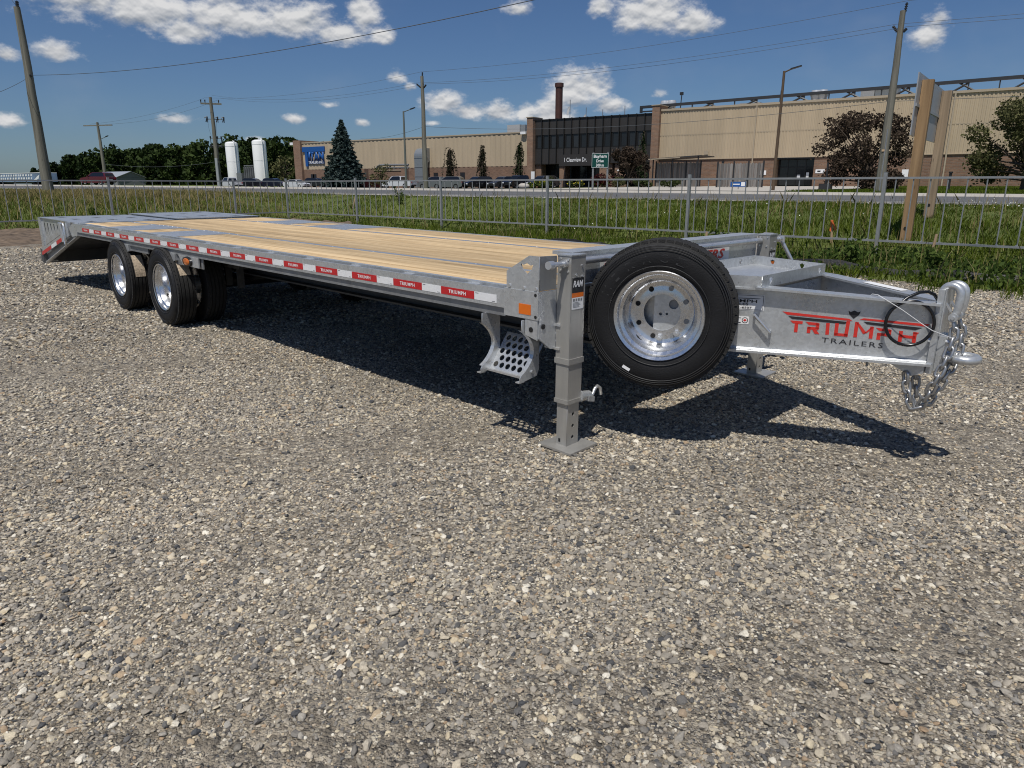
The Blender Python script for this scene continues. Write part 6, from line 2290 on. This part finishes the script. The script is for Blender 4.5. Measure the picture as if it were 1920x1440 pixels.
LET = {
    'T': [[(.243, .7285), (.304, .7275), (.304, .7130), (.258, .7140)], bar((.2755, .7150), (.2755, .668))],
    'R': [[(.318, .7265), (.380, .7245), (.384, .7105), (.334, .7120)], bar((.3765, .7215), (.3765, .6935)), bar((.330, .6950), (.383, .6940), .0135), bar((.337, .7010), (.337, .668)), [(.352, .6890), (.372, .6885), (.390, .6660), (.368, .6665)]],
    'I': [bar((.424, .7270), (.426, .667))],
    'U': [bar((.4665, .7290), (.4665, .666)), bar((.459, .6720), (.522, .6700), .0145), bar((.514, .6630), (.517, .7430))],
    'M': [bar((.557, .6635), (.557, .7410)), [(.550, .7440), (.566, .7370), (.607, .6890), (.592, .6820)], [(.592, .6820), (.608, .6890), (.637, .7200), (.628, .7240)], bar((.628, .7230), (.628, .662))],
    'P': [[(.646, .7190), (.712, .7150), (.716, .7010), (.662, .7050)], bar((.709, .7130), (.709, .6850)), bar((.656, .6870), (.716, .6850), .0135), bar((.663, .6920), (.663, .659))],
    'H': [bar((.760, .7110), (.760, .656)), bar((.755, .6850), (.826, .6820), .0140), bar((.822, .7080), (.822, .655)), [(.814, .7100), (.840, .7080), (.832, .6990), (.814, .7000)]],
}
for ch in 'TRIUMPH':
    decal('red_letter', LET[ch], M_red, lg_, .0016 if ch in 'UM' else .0012)
me = text_mesh('TRAILERS', .0255, .285, spacing=1.25)
e1 = BD.normalized()
me.transform(frame_matrix(on_beam(.404, .002, .6255), (e1.x, e1.y, -.030), (0, 0, 1)))
obj('lettering', me, M_black, lg_)
# dealer sticker, country sticker
sk = tp('dealer_sticker', MB().prism([on_beam(s, .0010, w_) for s, w_ in ((-.18, .851), (.108, .851), (.108, .768), (-.18, .768))], BN * .0006), M_white)
decal('sticker_border', [[(-.175, .8475), (.104, .8475), (.104, .8455), (-.175, .8455)], [(.1015, .8455), (.104, .8455), (.104, .7735), (.1015, .7735)], [(-.175, .7735), (.104, .7735), (.104, .7715), (-.175, .7715)]], M_black, sk, .0018)
decal('wing_print', [[(-.13, .8335), (-.06, .8315), (-.06, .8290), (-.12, .8300)], [(-.03, .8315), (.09, .8330), (.08, .8295), (-.03, .8290)], crown_outline(-.036, .8375, .018, .012)], M_black, sk, .0026)
for s, hgt, wid, s0, w0 in (('TRIUMPH', .0165, .19, -.118, .8085), ('SALES', .0105, .082, -.052, .7945), ('701-6507', .0105, .094, -.046, .7775)):
    me = text_mesh(s, hgt, wid, bold=.015); me.transform(frame_matrix(on_beam(s0, .0034, w0), e1, (0, 0, 1)))
    obj('lettering', me, M_black, sk)
ck = tp('maple_leaf_sticker', MB().prism([on_beam(s, .0010, w_) for s, w_ in ((-.06, .735), (.036, .735), (.040, .731), (.040, .697), (.036, .693), (-.06, .693))], BN * .0006), M_white)
ring = [(.020 + .0155 * cos(a), .714 + .0155 * sin(a)) for a in np.linspace(0, 2 * pi, 21)[:-1]]
ring_i = [(.020 + .0120 * cos(a), .714 + .0120 * sin(a)) for a in np.linspace(0, 2 * pi, 21)[:-1]]
decal('ring_print', [ring], M_black, ck, .0018)
decal('ring_field', [ring_i], M_white, ck, .0026)
leaf_ = [(0, 1), (.22, .55), (.5, .7), (.42, .25), (.95, .35), (.75, .05), (.85, -.15), (.3, -.45), (.1, -.45), (.06, -.95), (-.06, -.95), (-.1, -.45), (-.3, -.45), (-.85, -.15), (-.75, .05), (-.95, .35), (-.42, .25), (-.5, .7), (-.22, .55)]
decal('maple_leaf', [[(.020 + a * .0095, .714 + b_ * .0095) for a, b_ in leaf_]], M_red, ck, .0034)
decal('fine_print', [[(-.02, .727), (.000, .727), (.000, .724), (-.02, .724)], [(-.02, .703), (.000, .703), (.000, .699), (-.02, .699)]], M_black, ck, .0018)
# white instruction strip on the far beam's top
m = MB(); m.prism([mir(on_beam(s, o_, .8785 - (s - .27) * .0457 + .0125)) for s, o_ in ((.40, .030), (.66, .030), (.66, -.03), (.40, -.03))], (0, 0, .001))
tp('instruction_strip', m, M_white)
# rod handle welded on the web
m = MB(); m.tube([on_beam(.066, .0, .748), on_beam(.066, .030, .748), on_beam(.150, .034, .664), on_beam(.150, .0, .664)], .008, 8)
tp('web_handle', m.mesh('web_handle', 50), M_galv_bright)
m = MB(); m.tube([on_beam(.632, -.02, .55), on_beam(.632, -.02, .515)], .006, 6)
tp('grease_pin', m, M_galv_dull)
# tool tray
TRY = [(.36, .66), (.885, .835), (.885, 1.63), (.36, 1.80)]
tray = tp('tool_tray', MB().prism([(u, v, .895) for u, v in TRY], (0, 0, .006)), M_galv)


def wallplate(p, q, h, crowns, thick=.005):
    p, q = Vector((p[0], p[1], .893)), Vector((q[0], q[1], .893))
    L = (q - p).length
    ol = [[(0, 0), (L, 0), (L, h), (0, h)]] + [crown_outline(c * L, h * .5, h * .62, h * .66) for c in crowns]
    me = plate(ol, thick); me.transform(frame_matrix(p, q - p, (0, 0, 1)))
    obj('tray_wall', me, M_galv, tray)


wallplate(TRY[0], TRY[1], .060, ())
wallplate(TRY[1], TRY[2], .064, (.12, .9))
wallplate(TRY[2], TRY[3], .064, (.30, .72))
wallplate(TRY[3], TRY[0], .064, (.16, .5, .82))
m = MB(); m.box((.872, .80, .888), (.90, .86, .9)); m.box((.872, 1.6, .888), (.90, 1.66, .9))
obj('tray_foot', m, M_galv_bright, tray)

# hitch: end plate, lunette ring, clamps
hx = BP.x + BD.x * .905
m = MB(); m.box((hx - .005, CV - .085, .512), (hx + .022, CV + .085, .925)); m.bevel(.006)
hp = tp('hitch_plate', m, M_galv)
m = MB(); m.box((hx + .023, CV - .062, .525), (hx + .055, CV + .062, .70)); m.bevel(.008, 2)
obj('ring_base', m, M_galv, hp)
lr = []
cu_, cw_ = hx + .128, .597
for k in range(40):
    a = 2 * pi * k / 40
    lr.append((cu_ + .058 * cos(a), CV + .058 * sin(a), cw_))
m = MB(); m.tube(lr, .0215, 16, closed=True); m.tube([(hx + .05, CV, cw_), (cu_ - .05, CV, cw_)], [.034, .024], 14)
obj('lunette_ring', m.mesh('lunette_ring', 60), M_galv, hp)
m = MB()
for v in (-.05, .05):
    for w_ in (.55, .675):
        m.cyl((hx + .055, CV + v, w_), (hx + .072, CV + v, w_), .012, 6); m.cyl((hx - .02, CV + v * 1.2, w_), (hx - .006, CV + v * 1.2, w_), .012, 6)
obj('bolt', m, M_galv_bright, hp)
m = MB(); m.box((hx + .0225, CV - .072, .70), (hx + .028, CV + .072, .93)); m.bevel(.002)
obj('hook_lug', m, M_galv, hp)
# chain bracket under the drawbar nose
m = MB(); m.prism([(1.385, CV - .10, .549), (1.60, CV - .10, .549), (1.60, CV - .10, .512), (1.55, CV - .10, .490), (1.44, CV - .10, .535)], (0, .2, 0))
tp('chain_bracket', m, M_galv)

# safety hooks and chains
link_prof = [(.0165 * cos(a), (.0145 if sin(a) >= 0 else -.0145) + .0165 * sin(a)) for a in np.linspace(0, 2 * pi, 17)[:-1]]
lk = MB(); lk.tube([(x, 0, z_) for x, z_ in link_prof], .0078, 8, closed=True)
link_me = lk.mesh('link', 70)


def chain(path, name='safety_chain'):
    root = bpy.data.objects.new(name, None); C.objects.link(root); root.parent = tl
    P = [Vector(p) for p in path]
    # smooth the path
    Q = []
    for i in range(len(P) - 1):
        p0 = P[max(i - 1, 0)]; p1 = P[i]; p2 = P[i + 1]; p3 = P[min(i + 2, len(P) - 1)]
        for k in range(24):
            t = k / 24
            Q.append(.5 * ((2 * p1) + (p2 - p0) * t + (2 * p0 - 5 * p1 + 4 * p2 - p3) * t * t + (3 * p1 - p0 - 3 * p2 + p3) * t ** 3))
    Q.append(P[-1])
    pitch = .0470
    acc = 0; last = Q[0]; n = 0
    pts = [Q[0]]
    for a in Q[1:]:
        d = (a - last).length
        while acc + d >= pitch:
            f_ = (pitch - acc) / d
            last = last + (a - last) * f_
            pts.append(last); d = (a - last).length; acc = 0
        acc += d; last = a
    prevx = Vector((.7, -.7, 0))
    for i in range(len(pts) - 1):
        a, b_ = pts[i], pts[i + 1]
        z_ = (b_ - a).normalized()
        x_ = (prevx - z_ * prevx.dot(z_)).normalized()
        prevx = x_
        ang = radians(35 + 90 * (i % 2) + random.uniform(-14, 14))
        x2 = x_ * cos(ang) + z_.cross(x_) * sin(ang)
        y2 = z_.cross(x2)
        c_ = (a + b_) / 2
        M_ = Matrix(((x2.x, y2.x, z_.x, c_.x), (x2.y, y2.y, z_.y, c_.y), (x2.z, y2.z, z_.z, c_.z), (0, 0, 0, 1)))
        o = obj('link', link_me, M_chain, root)
        o.matrix_local = M_
    return root


def hook(v, dv, parent_chain):
    """forged grab hook hung over the lug, opening downward-back, clevis at the bottom front"""
    u0 = hx + .034
    pth = []
    for k in range(15):
        a = radians(205 - k * 205 / 14)
        pth.append((u0 + .006 + .041 * cos(a), v, .905 + .041 * sin(a)))
    pth += [(u0 + .048, v + dv * .1, .880), (u0 + .047, v + dv * .2, .845), (u0 + .040, v + dv * .3, .805)]
    rad = [.009 + .009 * min(1, k / 6) for k in range(15)] + [.019, .018, .017]
    m_ = MB(); m_.tube(pth, rad, 14)
    m_.tube([(u0 + .036, v - .027, .797), (u0 + .036, v + .027, .797)], .021, 12)
    o = obj('grab_hook', m_.mesh('grab_hook', 60), M_galv, parent_chain)
    m_ = MB(); m_.tube([(u0 + .036, v - .036, .797), (u0 + .036, v + .036, .797)], .009, 10)
    obj('clevis_pin', m_, M_galv_bright, parent_chain)
    m_ = MB(); m_.prism([(u0 - .038, v - .004, .895), (u0 - .030, v - .004, .895), (u0 + .022, v - .004, .825), (u0 + .016, v - .004, .818)], (0, .008, 0))
    obj('safety_latch', m_, M_galv_bright, parent_chain)
    return (u0 + .030, v, .785)


ha_ = (hx + .070, CV - .045, .785); hb2 = (hx + .070, CV + .045, .785)
c1 = chain([ha_, (hx + .085, CV - .055, .70), (hx + .075, CV - .085, .60), (hx + .055, CV - .11, .50), (hx + .02, CV - .10, .39), (hx - .015, CV - .085, .318), (hx - .045, CV - .10, .345), (hx - .075, CV - .10, .44), (hx - .09, CV - .10, .525)])
c2 = chain([hb2, (hx + .095, CV + .05, .70), (hx + .095, CV + .03, .60), (hx + .075, CV - .02, .50), (hx + .04, CV - .03, .40), (hx + .005, CV - .045, .332), (hx - .03, CV - .04, .355), (hx - .05, CV - .04, .45), (hx - .06, CV - .05, .525)])
hook(CV - .045, -.01, c1)
hook(CV + .040, .012, c2)

# coiled black cable and white breakaway wire at the nose
cb_ = []
for k in range(88):
    a = radians(128 + k * 5.6)
    off = .028 + .022 * (k / 87)
    cb_.append(on_beam(.785 + .105 * cos(a), off + .01 * sin(a * .5), .757 + .108 * sin(a)))
tail_ = []
lead = [on_beam(.905, -.05, .868), on_beam(.885, -.035, .893), on_beam(.855, -.02, .908), on_beam(.815, -.005, .905), on_beam(.765, .012, .880)]
m = MB(); m.tube(lead + cb_ + tail_, .0080, 10)
tp('cable_coil', m.mesh('cable_coil', 60), M_cable)
wp = [on_beam(.600, -.055, .862), on_beam(.612, -.03, .882), on_beam(.632, .015, .885), on_beam(.665, .05, .868), on_beam(.74, .062, .825), on_beam(.83, .062, .765), on_beam(.88, .07, .735), Vector((hx + .09, CV - .06, .695))]
m = MB(); m.tube(wp, .0018, 6)
tp('breakaway_wire', m, M_wire)

# spare wheel ----------------------------------------------------------------------------
sp_c = on_beam(-.406, .105, .740)
spw = dup_tree(outer, tl)
spw.name = 'spare_wheel'
for ch in list(spw.children):
    if ch.name.startswith('tread_label'):
        bpy.data.objects.remove(ch)
yaxis = -BN.normalized()                        # wheel axis: outer face is local -y
xaxis = BD.normalized()
spin = Matrix.Rotation(radians(-14), 4, 'Y')
spw.matrix_local = Matrix(((xaxis.x, yaxis.x, 0, sp_c.x), (xaxis.y, yaxis.y, 0, sp_c.y), (0, 0, 1, sp_c.z), (0, 0, 0, 1))) @ spin
# the holes over the mounting plate show its zinc, the others the dark behind
sh_ = MB(); sd_ = MB()
for k in range(8):
    a = 2 * pi * (k + .3) / 8
    cx_, cz_ = .137 * cos(a), .137 * sin(a)
    q_ = spin @ Vector((cx_, 0, cz_))
    (sd_ if q_.x < -.02 else sh_).cyl((cx_, .0345, cz_), (cx_, .0300, cz_), .0135, 14)
for ch in spw.children:
    if ch.name.startswith('rim'):
        for g in list(ch.children):
            if g.name.startswith('stud_hole'):
                bpy.data.objects.remove(g)
        obj('stud_hole', sd_, M_hole, ch)
        obj('stud_hole', sh_, M_galv_dull, ch)
# rubber lettering, size sticker, bracket with nuts
lt = MB()
for i, ch in enumerate('MIRAGE'):
    me = text_mesh(ch, .042, .026 if ch == 'I' else .042, bold=-.01)
    a = radians(128 - i * 17)
    me.transform(Matrix.Translation((-.02, -.021, 0)))
    me.transform(Matrix(((1, 0, 0, 0), (0, 0, -1, -TWD / 2 - .0022), (0, 1, 0, 0), (0, 0, 0, 1))))
    me.transform(Matrix.Translation((0, 0, .302)))
    lt.add_mesh(me, Matrix.Rotation(pi / 2 - a - radians(14), 4, 'Y')); bpy.data.meshes.remove(me)
obj('raised_lettering', lt, M_rubber_mark, spw)
m = MB(); m.box((-.022, -TWD / 2 - .0045, .318), (.022, -TWD / 2 - .0035, .334), Matrix.Rotation(radians(180 + 42), 4, 'Y'))
obj('size_sticker', m, M_white, spw)
bpl = [[(-.20, -.30), (.12, -.30), (.12, .16), (-.20, .16)], [(.055 + .026 * cos(a), .046 + .026 * sin(a)) for a in np.linspace(0, 2 * pi, 25)[:-1]],
       [(-.012 + .0085 * cos(a), -.01 + .0085 * sin(a)) for a in np.linspace(0, 2 * pi, 13)[:-1]], [(.022 + .007 * cos(a), -.008 + .007 * sin(a)) for a in np.linspace(0, 2 * pi, 13)[:-1]], [(.108 - .008 + .0075 * cos(a), -.02 + .0075 * sin(a)) for a in np.linspace(0, 2 * pi, 13)[:-1]]]
bpl[0] = [(-.048, -.30), (.14, -.30), (.14, .16), (-.048, .16)]
me = plate(bpl, .008)
me.transform(frame_matrix(on_beam(-.402, .058, .740), BD, (0, 0, 1)))
br_ = tp('spare_bracket', me, M_galv)
obj('bracket_arm', MB().prism([on_beam(-.44, .05, .60), on_beam(-.27, .05, .60), on_beam(-.27, .05, .88), on_beam(-.44, .05, .88)], BN * -.05), M_galv_dull, br_)
m = MB()
for a_ in (-92, -52):
    a = radians(a_)
    cc = sp_c + BD.normalized() * .137 * cos(a) + Vector((0, 0, .137 * sin(a)))
    m.cyl(cc - BN.normalized() * .034, cc - BN.normalized() * .012, .016, 6); m.cyl(cc - BN.normalized() * .034, cc + BN.normalized() * .004, .008, 10)
obj('wheel_nut', m, M_galv_bright, br_)

# ------------------------------------------------------------------ loose stone near the camera: pieces of their own on the yard


def stone_scatter():
    r = np.random.default_rng(41)
    pts, scl = [], []

    def ring(r0, r1, dens, smin, smax, power, half=radians(50)):
        area = half * (r1 * r1 - r0 * r0)
        n = int(area * dens)
        rad = np.sqrt(r0 * r0 + (r1 * r1 - r0 * r0) * r.random(n))
        a = (pi - VIEW_YAW) + (r.random(n) * 2 - 1) * half
        x, y = rad * np.cos(a), rad * np.sin(a)
        s = smin + (smax - smin) * r.random(n) ** power
        pts.append(np.stack([x, y, np.zeros(n)], 1)); scl.append(s)
    ring(.95, 2.6, 17000, .0024, .0058, 1.5)
    ring(.95, 2.6, 2800, .005, .0140, 2.8)
    ring(2.6, 4.5, 8000, .0034, .0066, 1.5)
    ring(2.6, 4.5, 1900, .006, .0140, 2.8)
    ring(4.5, 7.5, 3600, .005, .0090, 1.5)
    ring(4.5, 7.5, 700, .007, .0160, 2.6)
    ring(7.5, 12, 1800, .007, .018, 2.0)
    ring(12, 20, 520, .011, .024, 2.0)
    P = np.concatenate(pts); S = np.concatenate(scl)
    # drifts and trodden bands: thin the larger pieces out where the fines show
    f = np.sin(P[:, 0] * 1.9 + 1.3 * np.sin(P[:, 1] * 1.1)) * np.sin(P[:, 1] * 1.6 + .7) + .5 * np.sin(P[:, 0] * 4.3 - P[:, 1] * 3.1)
    keep = r.random(len(P)) < np.clip(.62 + .40 * f, .16, 1.0)
    keep &= np.array([not in_grass(x, y) and not in_earth(x, y) for x, y in P[:, :2]])
    P, S = P[keep], S[keep]
    n = len(P)
    sc = np.stack([S * (.8 + .6 * r.random(n)), S * (.65 + .5 * r.random(n)), S * (.30 + .42 * r.random(n))], 1)
    rot = np.stack([r.normal(0, .28, n), r.normal(0, .28, n), r.random(n) * 2 * pi], 1)
    P[:, 2] = sc[:, 2] * (.30 + .6 * r.random(n))
    me = bpy.data.meshes.new('gravel')
    me.vertices.add(n)
    me.vertices.foreach_set('co', P.astype(np.float32).ravel())
    for nm, dat in (('stone_scale', sc), ('stone_rot', rot)):
        at = me.attributes.new(nm, 'FLOAT_VECTOR', 'POINT'); at.data.foreach_set('vector', dat.astype(np.float32).ravel())
    me.update()
    o = bpy.data.objects.new('gravel', me); C.objects.link(o)
    tag(o, 'loose grey and tan stones scattered over the yard', 'gravel', None, 'stuff')
    ng = bpy.data.node_groups.new('gravel_nodes', 'GeometryNodeTree')
    ng.interface.new_socket('Geometry', in_out='INPUT', socket_type='NodeSocketGeometry')
    ng.interface.new_socket('Geometry', in_out='OUTPUT', socket_type='NodeSocketGeometry')
    N, L = ng.nodes.new, ng.links.new
    gi, go = N('NodeGroupInput'), N('NodeGroupOutput')
    g2i = N('GeometryNodeGeometryToInstance')
    for k in range(8):
        ico = N('GeometryNodeMeshIcoSphere'); ico.inputs['Radius'].default_value = 1.0; ico.inputs['Subdivisions'].default_value = 2
        sp = N('GeometryNodeSetPosition')
        nz = N('ShaderNodeTexNoise'); nz.noise_dimensions = '4D'; nz.inputs['W'].default_value = k * 7.7 + 1; nz.inputs['Scale'].default_value = .75 + .12 * (k % 4); nz.inputs['Detail'].default_value = 1.5
        pos = N('GeometryNodeInputPosition')
        L(pos.outputs[0], nz.inputs['Vector'])
        sb = N('ShaderNodeVectorMath'); sb.operation = 'SUBTRACT'; L(nz.outputs['Color'], sb.inputs[0]); sb.inputs[1].default_value = (.5, .5, .5)
        mu = N('ShaderNodeVectorMath'); mu.operation = 'SCALE'; L(sb.outputs[0], mu.inputs[0]); mu.inputs['Scale'].default_value = 1.7
        L(ico.outputs['Mesh'], sp.inputs['Geometry']); L(mu.outputs[0], sp.inputs['Offset'])
        ss = N('GeometryNodeSetShadeSmooth'); ss.inputs['Shade Smooth'].default_value = (k % 3 == 0)
        L(sp.outputs[0], ss.inputs[0])
        sm = N('GeometryNodeSetMaterial'); sm.inputs['Material'].default_value = M_stone
        L(ss.outputs[0], sm.inputs[0]); L(sm.outputs[0], g2i.inputs[0])
    iop = N('GeometryNodeInstanceOnPoints')
    L(gi.outputs[0], iop.inputs['Points']); L(g2i.outputs[0], iop.inputs['Instance'])
    iop.inputs['Pick Instance'].default_value = True
    ri = N('FunctionNodeRandomValue'); ri.data_type = 'INT'; ri.inputs[4].default_value = 0; ri.inputs[5].default_value = 7
    L(ri.outputs[2], iop.inputs['Instance Index'])
    for nm, sock in (('stone_scale', 'Scale'), ('stone_rot', 'Rotation')):
        na = N('GeometryNodeInputNamedAttribute'); na.data_type = 'FLOAT_VECTOR'; na.inputs['Name'].default_value = nm
        L(na.outputs['Attribute'], iop.inputs[sock])
    L(iop.outputs[0], go.inputs[0])
    md = o.modifiers.new('scatter', 'NODES'); md.node_group = ng
    o.data.materials.append(M_stone)
    return n


print('stones', stone_scatter())

# ------------------------------------------------------------------ grass, weeds


def blades(name, P, H, lean, width, tint, mat, r, label, cat='grass'):
    n = len(P)
    a = r.random(n) * 2 * pi
    d = np.stack([np.cos(a), np.sin(a), np.zeros(n)], 1)
    b = r.random(n) * 2 * pi
    L = np.stack([np.cos(b), np.sin(b), np.zeros(n)], 1) * (H * lean * r.random(n))[:, None]
    w = width[:, None] * d
    mid = P + L * .35 + np.array([0, 0, 1]) * (H * .55)[:, None]
    tip = P + L + np.array([0, 0, 1]) * H[:, None]
    V = np.stack([P - w, P + w, mid + w * .7, tip, mid - w * .7], 1).reshape(-1, 3)
    o = obj(name, quads_mesh(name, V, 5, tint), mat)
    tag(o, label, cat, None, 'stuff')
    return o


def verge_points(r, n, x0, x1, y0, y1, cond=None):
    x = x0 + (x1 - x0) * r.random(n); y = y0 + (y1 - y0) * r.random(n)
    keep = np.array([in_grass(a, b) and (cond is None or cond(a, b)) for a, b in zip(x, y)])
    x, y = x[keep], y[keep]
    z = np.array([max(0, zverge(a, b)) for a, b in zip(x, y)])
    return np.stack([x, y, z], 1)


def patchy(P, k=1.0, s=0.0):
    x, y = P[:, 0] * k, P[:, 1] * k
    return .5 + .22 * np.sin(x * 1.1 + 1.7 * np.sin(y * .9 + s)) + .18 * np.sin(x * 2.7 - y * 2.1 + s) + .12 * np.sin(x * 6.1 + y * 4.7)


def plant_verge():
    r = np.random.default_rng(99)
    P1 = verge_points(r, 95000, -14, 9, 10.5, 24.1)
    P2 = verge_points(r, 62000, -40, -14, 8, 24.1)
    P3 = verge_points(r, 26000, -110, -40, -6, 24.1)
    # tufts that have strayed on to the stones
    xe = -13 + 20 * r.random(5200); ye = np.array([yedge(a) for a in xe]) - .9 * r.random(5200) ** 2.2
    cl = np.sin(xe * 5.1) + np.sin(xe * 2.3 + 1.7) + .6 * np.sin(xe * 11.7)
    ke = cl > .35
    P4 = np.stack([xe[ke], ye[ke], np.zeros(ke.sum())], 1)
    P = np.concatenate([P1, P2, P3, P4])
    d = np.hypot(P[:, 0], P[:, 1])
    pt = patchy(P)
    dry = np.exp(-((P[:, 0] + 34) / 7.0) ** 2 - ((P[:, 1] - 14.5) / 4.5) ** 2) * .62 + np.exp(-((P[:, 0] + 33) / 8) ** 2 - ((P[:, 1] - 18) / 2.5) ** 2) * .3
    isdry = r.random(len(P)) < np.clip(dry, 0, .85)
    front = np.array([outside(a, b) < 0 for a, b in P[:, :2]])
    H = (.07 + .15 * pt + .09 * r.random(len(P))) * np.where(P[:, 1] > 21.5, .8, 1.0)
    H = np.where(front, H * .75, H)
    H = np.where(P[:, 1] > 19, H * .62, H)
    wd = .0035 + d * .00024
    tint = np.clip(.10 + .55 * pt + .22 * r.normal(size=len(P)), 0, 1)
    g = ~isdry
    blades('grass', P[g], H[g], .8, wd[g], tint[g], M_grass, r, 'green grass on the bank behind the fence')
    k = isdry
    Q = P[k]; extra = Q[r.integers(0, len(Q), len(Q))] + r.normal(size=(len(Q), 3)) * np.array([.12, .12, 0])
    Q = np.concatenate([Q, extra])
    blades('dry_grass', Q, .14 + .16 * r.random(len(Q)), .8, .004 + .0002 * np.hypot(Q[:, 0], Q[:, 1]), np.clip(.5 + .25 * r.normal(size=len(Q)), 0, 1), M_drygrass, r, 'tall straw-coloured seeding grass beyond the left fence')
    # sparse straw among the green
    Q = P[r.random(len(P)) < .035]
    blades('dry_grass', Q, .22 + .25 * r.random(len(Q)), .6, .0035 + .00018 * np.hypot(Q[:, 0], Q[:, 1]), np.clip(.4 + .25 * r.normal(size=len(Q)), 0, 1), M_drygrass, r, 'scattered straw stalks through the green bank')
    # broad-leaved weeds in front of the right-hand fence and along the yard edge
    W1 = verge_points(r, 60000, -6.5, 8, 10.8, 15.6, lambda x, y: outside(x, y) < .35)
    pw = patchy(W1, 1.6, 2.0)
    W1 = W1[r.random(len(W1)) < np.clip(pw * 1.15 - .18, .05, 1)]
    pw = patchy(W1, 1.6, 2.0)
    W1[:, 2] += r.random(len(W1)) * (.05 + .26 * np.clip(pw, 0, 1))
    o = obj('weeds', leaves('weeds', W1, .028 + .030 * r.random(len(W1)), np.clip(.45 + .30 * r.normal(size=len(W1)), 0, 1), r, aspect=.5, updown=-.5), M_weed)
    tag(o, 'leafy green weeds between the yard and the bar fence', 'weeds', None, 'stuff')
    # one tall bushy weed behind the tool tray
    W3 = verge_points(r, 500, -3.5, 7, 18.5, 22)
    F = np.concatenate([verge_points(r, 330, -1.5, 6, 20.5, 23.6), verge_points(r, 50, -12, -3, 17, 22)])
    F[:, 2] += .12 + .14 * r.random(len(F))
    o = obj('wildflowers', leaves('wildflowers', F, .011 + .010 * r.random(len(F)), np.ones(len(F)), r, aspect=.9, updown=-1.0), M_mini)
    tag(o, 'tiny white wildflowers dotted over the grass bank', 'wildflowers', None, 'stuff')
    # grass tips along the edge of the far lawn by the forecourt
    n = 26000
    x = -20 + 26 * r.random(n); y = 41 + 47 * r.random(n) ** 1.5
    Pn = np.stack([x, y, np.array([zfar(a, b) for a, b in zip(x, y)])], 1)
    Pn = Pn[Pn[:, 0] > -10.8]
    blades('lawn_grass', Pn, .08 + .08 * r.random(len(Pn)), .6, .02 + 0 * Pn[:, 0], np.clip(.35 + .2 * r.normal(size=len(Pn)), 0, 1), M_grass, r, 'short lawn grass under the purple-leaved tree')


plant_verge()


def tall_weed(x, y, h, label, seed):
    r = np.random.default_rng(seed)
    t = thing('tall_weed', label, 'weed', (x, y, max(0, zverge(x, y))), 0, 'tall weeds at the fence foot')
    st_, P = [], []
    for k in range(7):
        a = r.uniform(0, 2 * pi); L = r.uniform(.1, .35) * h; hh = h * r.uniform(.6, 1)
        p = [(0, 0, 0), (L * .4 * cos(a), L * .4 * sin(a), hh * .6), (L * cos(a), L * sin(a), hh)]
        st_.append((p, .006, .002))
        for j in range(26):
            u = r.random(); i = 0 if u < .5 else 1; f = (u * 2) % 1
            q = Vector(p[i]).lerp(Vector(p[i + 1]), f)
            P.append((q.x + r.normal() * .05, q.y + r.normal() * .05, q.z + r.normal() * .03))
    limbs('stem', st_, M_weed, t)
    P = np.array(P); P[:, 2] = np.maximum(P[:, 2], .02)
    obj('foliage', leaves('foliage', P, .030 + .03 * r.random(len(P)), np.clip(.4 + .3 * r.normal(size=len(P)), 0, 1), r, aspect=.45), M_weed, t)


tall_weed(-5.0, 14.5, .72, 'bushy leafy weed rising past the bottom rail behind the tool tray', 5)
tall_weed(-2.3, 13.6, .55, 'leafy weed below the timber sign post nearest the fence', 6)
tall_weed(-1.0, 12.9, .50, 'wide leafy weed right of the leaning bare stake', 7)
tall_weed(-20.5, 21.5, .8, 'dark weed clump on the bank beyond the rear of the trailer deck', 8)
tall_weed(-25.8, 12.2, .7, 'rank green weed at the foot of the left fence', 9)
# fastenings, beads and print too small to pick apart one by one stay joined
for o in bpy.data.objects:
    if o.type == 'MESH' and o.name.split('.')[0] in ('weld_bead', 'shoulder_lugs', 'deck_screw', 'plate_weld', 'bolt', 'bolt_hole', 'hinge_bolt', 'fine_print', 'rubber_grommet', 'stud_hole', 'hand_hole', 'wheel_nut', 'sidewall_rings', 'blossom'):
        o['kind'] = 'stuff'
